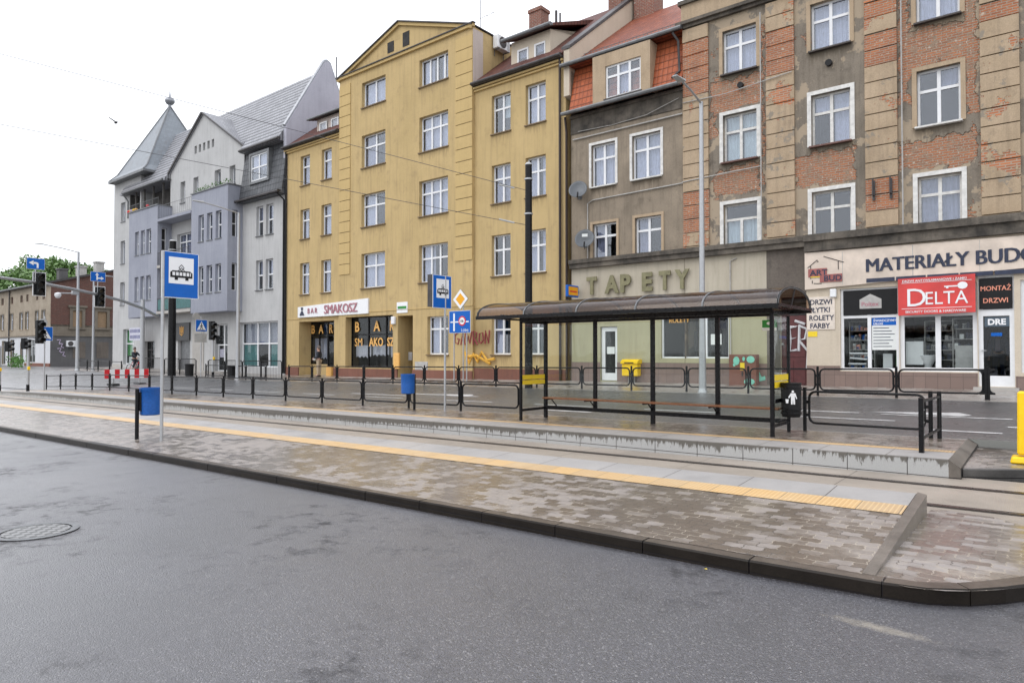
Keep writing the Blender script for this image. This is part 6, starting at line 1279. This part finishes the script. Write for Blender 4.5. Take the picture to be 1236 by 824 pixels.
def bin_(x, y, label, side):
    zb = gz(x, y); t = thing('litter_bin', label, 'litter bin', (x, y, zb), R(90), 'blue litter bins'); obj('post', MB().cyl(0, 0, -.02, 1.07, .04, 12), M['black'], t, smooth=True)
    m = MB(); cx = side*.27; m.lathe(cx, 0, [(.18, .5), (.2, .52), (.205, .8), (.21, 1.04), (.216, 1.05), (.216, 1.09), (.195, 1.09), (.18, .6)], 28); obj('bucket', m, M['bluebin'], t, smooth=True)
    obj('bracket', MB().box(min(.03*side, .08*side), max(.03*side, .08*side), -.05, .05, .6, 1.0), M['black'], t); return t
bin_(-15.3, 6.58, 'blue litter bin on a black post, nearest the camera at left', 1); bin_(-15.13, 14.55, 'blue litter bin on a black post by the platform railing', -1)
# ================================================================ poles and lamps
def catpole(x, y, h, r_, label):
    zb = gz(x, y); t = thing('catenary_pole', label, 'pole', (x, y, zb-.05), 0, 'black tram wire poles'); obj('shaft', MB().tube([(0, 0, 0), (0, 0, h*.45), (0, 0, h)], r_, 16, r2=r_*.86), M['black'], t, smooth=True)
    m = MB(); m.lathe(0, 0, [(r_*.9, h), (r_*.95, h+.02), (r_*.6, h+.1), (.02, h+.12)], 16); obj('cap', m, M['greypaint'], t, smooth=True)
    for z in (h-.6, h-2.0): obj('band', MB().lathe(0, 0, [(r_*.9, z), (r_+.012, z), (r_+.012, z+.06), (r_*.9, z+.06)], 16), M['steel'], t)
    return t
catpole(-16.32, 21.98, 9.0, .16, 'thick black tram wire pole standing behind the shelter'); catpole(-46.03, 21.98, 9.05, .26, 'thick black pole behind the foreground tram stop sign')
def lamp(x, y, h, arm, label, r_=.075):
    zb = gz(x, y); t = thing('street_lamp', label, 'street lamp', (x, y, zb-.05), 0, 'grey street lamps'); obj('pole', MB().tube([(0, 0, 0), (0, 0, h*.3), (0, 0, h)], r_*1.15, 12, r2=r_*.62), M['steel'], t, smooth=True)
    ax, ay, az = arm; obj('arm', MB().tube([(0, 0, h-.05), (ax*.5, ay*.5, h+az*.55), (ax, ay, h+az)], .035, 8), M['steel'], t)
    d = Vector((ax, ay, 0)).normalized(); p = Vector((ax, ay, h+az)); q = Vector((-d.y, d.x, 0))*.13
    m = MB(); m.hexa([p-q-Vector((0, 0, .03)), p+q-Vector((0, 0, .03)), p+q*.8+d*.6-Vector((0, 0, .02)), p-q*.8+d*.6-Vector((0, 0, .02)), p-q*.8+Vector((0, 0, .06)), p+q*.8+Vector((0, 0, .06)), p+q*.5+d*.6+Vector((0, 0, .02)), p-q*.5+d*.6+Vector((0, 0, .02))]); obj('lamp_head', m, M['greypaint'], t, bev=.01)
    obj('base_collar', MB().lathe(0, 0, [(r_*1.15, 0), (r_*1.5, .02), (r_*1.5, .06), (r_*1.18, .2)], 12), M['steel'], t); return t
lamp(-9.07, 22.0, 9.85, (0, -1.5, .22), 'tall grey street lamp rising behind the shelter roof', .11)
lamp(-37.9, 21.99, 10.0, (0, -2.2, .25), 'grey street lamp before the pale grey house', .11)
lamp(-62.0, 21.99, 9.7, (0, -2.5, .3), 'grey street lamp with a dome camera, left before the brick wall', .13)
lamp(-60.0, 22.4, 7.6, (-.05, .9, .1), 'shorter grey street lamp before the boarded windows of the brick wall', .1)
t = thing('dome_camera', 'white dome camera bracketed to the grey lamp pole', 'camera', (-62.0, 21.9, 6.55)); obj('bracket', MB().box(-.12, .12, -.35, .1, .1, .4).tube([(0, -.2, .2), (0, -1.3, .15)], .05, 6), M['steel'], t); m = MB(); m.lathe(0, -1.35, [(.03, .2), (.22, .12), (.24, -.05), (.15, -.22), (.02, -.28)], 12); obj('dome', m, M['white'], t, smooth=True)
# ================================================================ traffic signals
def head(mb_list, parent, cx, y, z, s=1.0, board=True, n=3):
    if board: obj('backboard', MB().box(cx-.32*s, cx+.32*s, y+.0, y+.02, z-.06, z+1.26*s).box(cx-.30*s, cx+.30*s, y-.012, y, z-.03, z+1.23*s), [M['signwhite']], parent); 
    if board: obj('backboard', MB().box(cx-.285*s, cx+.285*s, y-.02, y-.013, z-.015, z+1.215*s), M['signal'], parent)
    b_ = MB(); b_.box(cx-.17*s, cx+.17*s, y-.22, y-.02, z+.04, z+(.04+.39*n)*s); o = obj('signal_head', b_, M['signal'], parent, bev=.02)
    for k in range(n):
        zz = z+(.22+.385*k)*s; m = MB(); vs_ = []
        for j in range(11):
            a = math.pi*(-.15+1.3*j/10); vs_ += [(cx+.15*s*math.cos(a), y-.22, zz+.15*s*math.sin(a)), (cx+.15*s*math.cos(a), y-.48+.08*(1-math.sin(max(0, min(math.pi, a)))), zz+.15*s*math.sin(a)-.02)]
        m.add(vs_, [(2*j, 2*j+2, 2*j+3, 2*j+1) for j in range(10)]); obj('visor', m, M['signal'], o)
        m = MB(); m.prism([(cx+.13*s*math.cos(a*.6283), zz+.13*s*math.sin(a*.6283)) for a in range(10)], y-.235, y-.222, 'y'); obj('lens', m, M['lens'], o)
    return o
A2 = Vector((-50.4, 21.99)); B2 = Vector((-42.2, 11.4)); ld = (B2-A2).normalized()
t = thing('signal_mast', 'tall grey mast with a long arm holding signals over the road', 'mast', (A2.x, A2.y, gz(A2.x, 22)-.05)); zb = gz(A2.x, 22)-.05; MT = t
obj('pole', MB().tube([(0, 0, 0), (0, 0, 5.35)], .17, 14, r2=.13), M['steel'], t, smooth=True)
m = MB(); pts = [(-2.0, 4.62), (0, 5.08), (2.6, 5.42), (5.2, 5.6), (7.9, 5.72), (10.5, 5.78), (14.5, 5.75), (17, 5.7)]; m.tube([(ld.x*d, ld.y*d, z-zb) for d, z in pts], .11, 10, r2=.07); obj('arm', m, M['steel'], t, smooth=True)
def onarm(d): return (A2.x+ld.x*d+.12, A2.y+ld.y*d)
for d, z, lb in ((5.1, 4.86, 'right hanging traffic signal on the mast arm, nearer the pole'), (10.6, 5.1, 'left hanging traffic signal on the mast arm')):
    x, y = onarm(d); t = thing('traffic_signal', lb, 'traffic light', (x, y, z), R(90), 'traffic signals'); head(None, t, 0, 0, 0, 1.0); obj('clamp', MB().box(-.05, .05, .02, .1, .5, .9), M['steel'], t)
def arrow(m, pts, r_): 
    m.tube([(p[0], -.02, p[1]) for p in pts], r_, 4)
for d, z, lb, kind in ((5.3, 6.42, 'blue lane sign with arrows ahead and right, on the mast arm', 1), (10.9, 6.5, 'blue lane sign with a left turn arrow, on the mast arm', 0)):
    x, y = onarm(d); t = thing('lane_sign', lb, 'road sign', (x, y, z), R(90), 'blue lane arrow signs'); obj('plate', MB().box(-.42, .42, -.015, 0, 0, .58), M['blue'], t); m = MB(); m.box(-.43, .43, -.01, -.002, -.012, 0); m.box(-.43, .43, -.01, -.002, .58, .592); m.box(-.432, -.42, -.01, -.002, -.01, .59); m.box(.42, .432, -.01, -.002, -.01, .59)
    obj('rim', m, M['signwhite'], t); m = MB(); P_ = lambda q: m.prism(q, -.022, -.016, 'y')
    if kind: P_([(-.1, .08), (-.02, .08), (-.02, .4), (-.1, .4)]); P_([(-.17, .38), (.05, .38), (-.06, .54)]); P_([(-.02, .16), (.18, .16), (.18, .24), (-.02, .24)]); P_([(.17, .09), (.34, .2), (.17, .31)])
    else: P_([(.04, .06), (.13, .06), (.13, .28), (.04, .28)]); P_([(-.12, .28), (.13, .28), (.1, .36), (.0, .38), (-.12, .38)]); P_([(-.11, .2), (-.11, .46), (-.33, .33)])
    obj('arrow', m, M['signwhite'], t); obj('stem', MB().tube([(0, .03, -.7), (0, .03, .5)], .03, 6), M['steel'], t)
def sigpole(x, y, h, label, heads, knob=True):
    zb = gz(x, y); t = thing('traffic_signal', label, 'traffic light', (x, y, zb-.03), R(90), 'traffic signals'); obj('pole', MB().tube([(0, 0, .35), (0, 0, h)], .07, 12), M['steel'], t, smooth=True); obj('pole_base', MB().cyl(0, 0, 0, .38, .078, 12), M['black'], t)
    for (dx, z, rz, s) in heads:
        o = head(None, t, 0, 0, 0, s, False, 3 if s > .8 else 2); o.location = (dx, -.05, z); o.rotation_euler = (0, 0, R(rz)); obj('clamp', MB().box(min(0, dx), max(0, dx)+.02, -.03, .03, z+.3, z+.36), M['steel'], t)
    if knob: obj('push_button', MB().box(-.06, .06, -.16, -.06, 1.15, 1.33), M['yellow'], t, bev=.02)
    return t
sigpole(-42.19, 12.65, 2.75, 'traffic light on a short pole beside the left pedestrian crossing sign', [(-.3, 2.2, 35, .75), (.42, 2.5, 15, 1.05)])
sigpole(-46.2, 12.5, 2.5, 'traffic light cut by the left edge of the picture', [(.25, 2.2, 40, .75)])
sigpole(-41.4, 22.35, 2.55, 'traffic light before the pale grey house, beside a crossing sign', [(-.2, 2.35, 10, 1.0), (.15, 2.1, 60, .7)])
t = thing('direction_sign', 'blue direction sign at the far left edge of the picture', 'road sign', (-62, 15.0, gz(-62, 15))); t.rotation_euler = (0, 0, R(90)); obj('plate', MB().box(-.6, .6, -.02, 0, 3.2, 3.6), M['blue'], t); obj('arrow', MB().prism([(-.3, 3.36), (.1, 3.36), (.1, 3.3), (.3, 3.4), (.1, 3.5), (.1, 3.44), (-.3, 3.44)], -.03, -.021, 'y'), M['signwhite'], t); obj('pole', MB().cyl(0, .05, 0, 3.5, .04, 8), M['steel'], t)
# pedestrian crossing signs
def pedsign(x, y, z, h, label, mirror):
    zb = gz(x, y); t = thing('crossing_sign', label, 'road sign', (x, y, zb-.02), R(90), 'pedestrian crossing signs'); obj('pole', MB().cyl(0, .03, 0, h, .035, 10), M['steel'], t, smooth=True); w_ = .36
    p_ = obj('plate', MB().box(-w_, w_, -.015, 0, z, z+.72), M['blue'], t); m = MB()
    for a in ((-w_-.012, w_+.012, z-.012, z), (-w_-.012, w_+.012, z+.72, z+.732), (-w_-.012, -w_, z, z+.72), (w_, w_+.012, z, z+.72)): m.box(a[0], a[1], -.012, -.002, a[2], a[3])
    obj('rim', m, M['signwhite'], p_); obj('white_triangle', MB().prism([(-.3, z+.08), (.3, z+.08), (0, z+.64)], -.02, -.016, 'y'), M['signwhite'], p_)
    m = MB()
    for s_ in ([(0, .5), (.0, .3)], [(0, .3), (-.09, .13)], [(0, .3), (.09, .13)], [(0, .42), (-.09, .3)], [(0, .42), (.08, .32)]): m.tube([(q[0], -.024, z+q[1]) for q in s_], .02, 5)
    m.prism([(.035*math.cos(a), z+.52+.035*math.sin(a)) for a in range(6)], -.03, -.021, 'y'); m.box(-.2, .2, -.026, -.021, z+.09, z+.11)
    obj('walker_emblem', m, M['blackm'], p_)
    m = MB(); m.tube([(mirror, -.02, z+.95), (mirror, .02, z+.95)], .22, 16); obj('round_sign_back', m, M['steel'], t); obj('sign_arm', MB().box(min(0, mirror), max(0, mirror)+.01, .02, .04, z+.8, z+.84), M['steel'], t); return t
pedsign(-42.51, 13.5, 2.72, 4.0, 'pedestrian crossing sign on a thin pole at the far left', -.1)
t = pedsign(-42.4, 22.1, 2.95, 3.9, 'pedestrian crossing sign before the pale grey house', -.35); obj('lower_plate', MB().box(-.45, .35, -.015, 0, 2.25, 2.8), M['conduit'], t)
# priority and lane closing signs
t = thing('priority_sign', 'yellow and white diamond priority sign before the yellow wall', 'road sign', (-21.75, 23.9, gz(-21.75, 23.9))); q = lambda r_: [(0, -r_), (r_, 0), (0, r_), (-r_, 0)]
obj('pole', MB().cyl(.14, .04, 0, 4.1, .03, 10), M['steel'], t); pz = 3.86; obj('plate', MB().prism([(x, z+pz) for x, z in q(.47)], -.02, 0, 'y'), M['signwhite'], t); obj('rim', MB().prism([(x, z+pz) for x, z in q(.485)], 0, .01, 'y'), M['blackm'], t); obj('yellow_diamond', MB().prism([(x, z+pz) for x, z in q(.29)], -.026, -.021, 'y'), M['amber'], t)
t = thing('lane_closure_sign', 'blue square sign with a white lane and red-ringed number on two posts', 'road sign', (-21.75, 23.85, gz(-21.75, 23.85))); obj('pole', MB().cyl(-.4, .04, 0, 3.3, .03, 10), M['steel'], t); obj('pole', MB().cyl(.38, .07, 0, 3.3, .03, 10), M['steel'], t)
obj('plate', MB().box(-.66, .66, -.02, 0, 2.28, 3.3), M['blue'], t); m = MB(); P_ = lambda q_: m.prism(q_, -.026, -.021, 'y'); P_([(-.4, 2.36), (-.3, 2.36), (-.3, 3.2), (-.4, 3.2)]); P_([(-.58, 2.76), (-.41, 2.76), (-.41, 2.82), (-.58, 2.82)]); P_([(-.29, 2.76), (.58, 2.76), (.58, 2.82), (-.29, 2.82)])
for a in ((-.675, .675, 2.265, 2.28), (-.675, .675, 3.3, 3.315), (-.675, -.66, 2.28, 3.3), (.66, .675, 2.28, 3.3)): m.box(a[0], a[1], -.012, -.002, a[2], a[3])
obj('white_markings', m, M['signwhite'], t); circ = lambda r_: [(.17+r_*math.cos(a*.3927), 2.83+r_*math.sin(a*.3927)) for a in range(16)]; obj('red_ring', MB().prism(circ(.23), -.032, -.027, 'y'), M['red'], t); obj('white_disc', MB().prism(circ(.165), -.036, -.033, 'y'), M['signwhite'], t)
obj('lettering', text_mb('10t', .17, .004, .003, mb=MB(lambda p: (p[0]+.04, p[1]-.039, p[2]+2.77))), M['blackm'], t); obj('lettering', text_mb('2 (10m)', .17, .004, .002, mb=MB(lambda p: (p[0]+.1, p[1]-.024, p[2]+2.34)), sx=.85), M['signwhite'], t)
# barricade
t = thing('road_barricade', 'red and white striped road barrier board on feet', 'barrier', (-43.6, 18.15, gz(-43.6, 18.15)), R(90)); m = MB(); m.cur = 0
for k in range(9): m.cur = k % 2; m.box(-1.25+k*.2778, -1.25+(k+1)*.2778, -.03, 0, .42, .95)
obj('board', m, [M['red'], M['signwhite']], t)
for x in (-.75, .75): obj('leg', MB().box(x-.03, x+.03, 0, .06, .05, .9), M['steel'], t); obj('foot', MB().box(x-.2, x+.2, -.4, .45, 0, .11), M['blackm'], t, bev=.02)
# yellow bollard on the island
t = thing('traffic_bollard', 'bright yellow traffic bollard at the right edge of the picture', 'bollard', (-.235, 13.42, gz(-.2, 14)-.14+.005)); obj('body', MB().hexa([(-.13, -.11, .13), (.13, -.11, .13), (.13, .11, .13), (-.13, .11, .13), (-.12, -.09, 1.12), (.12, -.09, 1.12), (.12, .09, 1.12), (-.12, .09, 1.12)]), M['yellow'], t, bev=.025); obj('base', MB().hexa([(-.22, -.2, 0), (.22, -.2, 0), (.22, .2, 0), (-.22, .2, 0), (-.2, -.18, .1), (.2, -.18, .1), (.2, .18, .1), (-.2, .18, .1)]), M['yellow'], t, bev=.02)
# manhole cover
t = thing('manhole_cover', 'round cast iron manhole cover set in the wet asphalt', 'manhole cover', (-8.62, 2.68, zs(-8.6)+.004)); t.rotation_euler = (0, -math.atan(.0082), 0)
m = MB(); m.lathe(0, 0, [(.38, 0), (.385, .006), (.3, .008)], 32); obj('cover', MB().cyl(0, 0, 0, .006, .31, 36), M['iron'], t)
m = MB(); n = 36
for r0, r1 in ((.33, .4),): m.add([(r_*math.cos(2*math.pi*j/n), r_*math.sin(2*math.pi*j/n), .008) for r_ in (r0, r1) for j in range(n)], [(j, (j+1) % n, n+(j+1) % n, n+j) for j in range(n)])
obj('frame_ring', m, M['zinc'], t)
# overhead wires
def wire(label, p, q, sag=.0, r_=.011):
    p, q = Vector(p), Vector(q); m = MB(); n = 16; m.tube([(p+(q-p)*k/n-p+Vector((0, 0, -4*sag*(k/n)*(1-k/n)))) for k in range(n+1)], r_, 4)
    o = obj('overhead_wire', m, M['rubber'], loc=p); tag(o, label, 'wire', 'overhead tram wires'); return o
def ext(p, q, f): p, q = Vector(p), Vector(q); return p+(q-p)*f
w1_ = wire('upper thin overhead wire running from the black pole into the sky', (-16.4, 21.85, 8.43), ext((-16.39, 21.8, 8.43), (-33.77, 9, 14.19), 1.6)); w2_ = wire('lower thin overhead wire running from the black pole into the sky', (-16.4, 21.85, 7.03), ext((-16.39, 21.8, 7.03), (-33.65, 9, 11.25), 1.6))
for z, lb in ((8.43, 'small grey insulator at the start of the upper overhead wire'), (7.03, 'small grey insulator at the start of the lower overhead wire')):
    o = obj('insulator', MB().tube([(0, 0, 0), (-.5, -.37, .15)], .035, 6), M['greypaint'], loc=(-16.75, 21.6, z+.08)); tag(o, lb, 'insulator', 'wire insulators')
# bird
t = thing('bird', 'small dark bird flying alone in the pale sky', 'bird', (-75.2*.62, 30*.62, 1.85+(25.67-1.85)*.62)); m = MB(); m.lathe(0, 0, [(.01, 0), (.06, .06), (.08, .18), (.05, .32), (.01, .42)], 8); mm_ = MB(); mm_.add([(z-.2, x, y) for x, y, z in m.v], m.f); obj('body', mm_, M['blackm'], t, smooth=True)
for s_ in (-1, 1): mw = MB(); mw.hexa([(-.05, s_*.04, 0), (.12, s_*.04, 0), (.02, s_*.42, .22), (-.1, s_*.4, .22), (-.05, s_*.04, .015), (.12, s_*.04, .015), (.02, s_*.42, .23), (-.1, s_*.4, .23)]); obj('wing', mw, M['blackm'], t)
obj('tail', MB().hexa([(-.3, -.06, 0), (-.18, -.02, 0), (-.18, .02, 0), (-.3, .06, 0), (-.3, -.06, .01), (-.18, -.02, .01), (-.18, .02, .01), (-.3, .06, .01)]), M['blackm'], t)
# ================================================================ people
def skin(name, joints, edges, mat, parent, sub=2):
    me = bpy.data.meshes.new(name); keys = list(joints); idx = {k: i for i, k in enumerate(keys)}
    me.from_pydata([joints[k][:3] for k in keys], [(idx[a], idx[b_]) for a, b_ in edges], []); o = bpy.data.objects.new(name, me); COL.objects.link(o)
    o.modifiers.new('s', 'SKIN'); sv = me.skin_vertices[0] if me.skin_vertices else None
    if not sv:
        bm = bmesh.new(); bm.from_mesh(me); bm.verts.layers.skin.verify(); bm.to_mesh(me); bm.free(); sv = me.skin_vertices[0]
    for k in keys:
        r_ = joints[k][3]; sv.data[idx[k]].radius = (r_ if isinstance(r_, tuple) else (r_, r_)); sv.data[idx[k]].use_root = (k == keys[0])
    md = o.modifiers.new('d', 'SUBSURF'); md.levels = sub; md.render_levels = sub
    dg = bpy.context.evaluated_depsgraph_get(); m2 = bpy.data.meshes.new_from_object(o.evaluated_get(dg)); bpy.data.objects.remove(o)
    m2.materials.clear(); m2.materials.append(mat); m2.polygons.foreach_set('use_smooth', [True]*len(m2.polygons))
    o2 = bpy.data.objects.new(name, m2); COL.objects.link(o2); o2.parent = parent; return o2
def person(loc, rot, label, jacket, trousers, pose='stand', shirt=None, s=1.0, hold=None):
    t = thing('person', label, 'person', loc, rot); t.scale = (s, s, s)
    J = {'pelvis': (0, 0, .95, (.13, .1)), 'belly': (0, 0, 1.12, (.135, .1)), 'chest': (0, 0, 1.34, (.15, .11)), 'neck': (0, -.01, 1.5, .055), 'head0': (0, -.03, 1.58, .075), 'head1': (0, -.035, 1.66, (.078, .092)), 'head2': (0, -.03, 1.73, .065)}
    E2 = [('pelvis', 'belly'), ('belly', 'chest'), ('chest', 'neck'), ('neck', 'head0'), ('head0', 'head1'), ('head1', 'head2')]
    for sd, n_ in ((-1, 'l'), (1, 'r')):
        bend = pose == 'hold' and sd == 1
        kn = (.11*sd, -.02 if sd > 0 else .03, .5) if pose != 'walk' else (.09*sd, -.16*sd, .52); an = (.12*sd, 0, .09) if pose != 'walk' else (.09*sd, -.2*sd+.08, .1)
        el = (.25*sd, .02, 1.12); wr = (.16*sd, -.26, 1.1) if (bend or pose == 'hold') else (.25*sd, -.08, .88)
        if pose == 'ride': kn = (.12*sd, -.25-.08*sd, .72); an = (.12*sd, -.15-.1*sd, .32); el = (.24*sd, -.25, 1.2); wr = (.22*sd, -.48, 1.08)
        J.update({'hip'+n_: (.09*sd, 0, .9, .095), 'kn'+n_: (*kn, .062), 'an'+n_: (*an, .042), 'toe'+n_: (an[0]+.02*sd, an[1]-.16, an[2]-.05, .038), 'sh'+n_: (.19*sd, 0, 1.42, .062), 'el'+n_: (*el, .046), 'wr'+n_: (*wr, .03), 'pa'+n_: (wr[0], wr[1]-.05, wr[2]-.05, .034)})
        E2 += [('pelvis', 'hip'+n_), ('hip'+n_, 'kn'+n_), ('kn'+n_, 'an'+n_), ('an'+n_, 'toe'+n_), ('chest', 'sh'+n_), ('sh'+n_, 'el'+n_), ('el'+n_, 'wr'+n_), ('wr'+n_, 'pa'+n_)]
        for f in range(4):
            k = 'f%d%s' % (f, n_); b0 = J['pa'+n_]; J[k] = (b0[0]+(f-1.5)*.02, b0[1]-.03, b0[2]-.05, .009); J[k+'t'] = (b0[0]+(f-1.5)*.02, b0[1]-.02, b0[2]-.085, .008); E2 += [('pa'+n_, k), (k, k+'t')]
        b0 = J['pa'+n_]; J['th'+n_] = (b0[0]-.035*sd, b0[1]-.035, b0[2]-.01, .01); E2.append(('pa'+n_, 'th'+n_))
    skin('body', J, E2, M['skin'], t)
    g = lambda k, d=.018: tuple(list(J[k][:3])+[(J[k][3][0]+d, J[k][3][1]+d) if isinstance(J[k][3], tuple) else J[k][3]+d])
    JJ = {k: g(k) for k in ('chest', 'belly', 'pelvis', 'shl', 'ell', 'wrl', 'shr', 'elr', 'wrr')}; JJ['collar'] = (0, 0, 1.47, .085)
    skin('jacket', JJ, [('chest', 'belly'), ('belly', 'pelvis'), ('chest', 'collar')]+[e_ for n_ in 'lr' for e_ in (('chest', 'sh'+n_), ('sh'+n_, 'el'+n_), ('el'+n_, 'wr'+n_))], M[jacket], t)
    JT = {'pelvis': (0, 0, .97, (.14, .11))}; 
    for n_ in 'lr': JT['hip'+n_] = g('hip'+n_, .015); JT['kn'+n_] = g('kn'+n_, .02); JT['an'+n_] = g('an'+n_, .025)
    skin('trousers', JT, [e_ for n_ in 'lr' for e_ in (('pelvis', 'hip'+n_), ('hip'+n_, 'kn'+n_), ('kn'+n_, 'an'+n_))], M[trousers], t)
    for n_, sd in (('l', -1), ('r', 1)):
        a = J['an'+n_]; obj('shoe', MB().hexa([(a[0]-.05, a[1]-.2, a[2]-.09), (a[0]+.05, a[1]-.2, a[2]-.09), (a[0]+.045, a[1]+.08, a[2]-.09), (a[0]-.045, a[1]+.08, a[2]-.09), (a[0]-.035, a[1]-.18, a[2]-.03), (a[0]+.035, a[1]-.18, a[2]-.03), (a[0]+.04, a[1]+.06, a[2]), (a[0]-.04, a[1]+.06, a[2])]), M['blackm'], t, bev=.015)
    m = MB(); m.lathe(0, .0, [(.088, 1.63), (.1, 1.69), (.092, 1.76), (.06, 1.81), (.01, 1.83)], 14); mh = MB(lambda p: (p[0], p[1]*1.12+.0, p[2]-(.0 if p[1] > -.03 else -.035))); mh.add(m.v, m.f); obj('hair', mh, M['hair'], t, smooth=True)
    m = MB(); m.prism([(-.018, 1.62), (.018, 1.62), (.008, 1.68), (-.008, 1.68)], -.145, -.1, 'y'); obj('nose', m, M['skin'], t, bev=.006)
    m = MB(); 
    for x in (-.033, .033): m.box(x-.014, x+.014, -.128, -.112, 1.672, 1.684)
    obj('eyes', m, M['blackm'], t); obj('mouth', MB().box(-.024, .024, -.124, -.105, 1.588, 1.596), M['maroon'], t); obj('ear', MB().box(-.1, -.085, -.05, -.02, 1.62, 1.69).box(.085, .1, -.05, -.02, 1.62, 1.69), M['skin'], t, bev=.008)
    if shirt: obj('shirt', MB().prism([(-.07, 1.05), (.07, 1.05), (.06, 1.46), (-.06, 1.46)], -.15, -.13, 'y'), M[shirt], t)
    if hold:
        m = MB(); m.lathe(0, 0, [(.02, 0), (.09, .04), (.11, .12), (.06, .2), (.02, .22)], 10); tag(obj('bag', m, M['paper'], smooth=True, loc=Vector(loc)+Matrix.Rotation(rot, 3, 'Z') @ Vector((-.16*s, -.34*s, .93*s))), hold, 'bag')
    return t
person((-33.75, 24.72, gz(-33.75, 24.72)), R(-60), 'man in dark jacket and beige trousers standing at the bar doorway', 'jacketdk', 'trouserb', 'hold', None, 1.0, 'small white bag held by the man at the bar doorway')
p = F(-1.25, -2.5, .9); person(p, -A_-.1, 'man in blue-grey jacket and lilac shirt behind the shop glass door', 'jacketbl', 'jeans', 'stand', 'shirt', .98)  # figure added inside the door in place of a reflected man
# cyclist by the grey house
p = (-52.0, 22.15, gz(-52.0, 22.15)); person((p[0], p[1], p[2]+.08), R(105), 'dark clad cyclist astride a bicycle before the pale grey house', 'jacketdk', 'jacketdk', 'ride')
t = thing('bicycle', 'dark bicycle under the rider before the pale grey house', 'bicycle', p, R(105))
for y in (-.62, .48):
    m = MB(); m.tube([(0, y+.34*math.cos(a*.3927), .35+.34*math.sin(a*.3927)) for a in range(16)], .022, 6, True); wh = obj('wheel', m, M['blackm'], t); m = MB()
    for a in range(8): m.tube([(0, y, .35), (0, y+.33*math.cos(a*.785), .35+.33*math.sin(a*.785))], .004, 3)
    obj('spokes', m, M['steel'], wh)
obj('frame', MB().tube([(0, .48, .35), (0, .1, .3), (0, .2, .85), (0, .48, .35)], .018, 6).tube([(0, .1, .3), (0, -.42, .8), (0, .18, .78)], .02, 6).tube([(0, -.42, .85), (0, -.62, .35)], .018, 6), M['red'], t)
obj('handlebar', MB().tube([(-.26, -.42, 1.0), (0, -.42, .98), (.26, -.42, 1.0)], .014, 6).tube([(0, -.42, .8), (0, -.42, .98)], .016, 6), M['blackm'], t); obj('saddle', MB().hexa([(-.07, .12, .9), (.07, .12, .9), (.02, -.1, .9), (-.02, -.1, .9), (-.07, .14, .95), (.07, .14, .95), (.02, -.12, .95), (-.02, -.12, .95)]), M['blackm'], t)
# dark planters by the railings
for x, y, lb in ((-44.3, 22.3, 'black round street bin beside the tall railing, left one'), (-38.9, 22.2, 'black street bin beside the tall railing, near the teal window')):
    o = obj('street_bin', MB().lathe(0, 0, [(.2, 0), (.26, .03), (.28, .7), (.3, .72), (.3, .8), (.2, .82)], 14), M['blackm'], loc=(x, y, gz(x, y))); tag(o, lb, 'litter bin', 'black street bins')

m = MB(); m.add([(-.016, 0, .004), (0, -.01, .008), (.018, .002, .005), (.003, .01, .009)], [(0, 1, 2, 3)])
tag(obj('fallen_leaf', m, M['yellowp'], loc=(-2.34, 5.72, zs(-2.3)+.004)), 'tiny yellow leaf lying on the wet road against the dark kerb', 'leaf')
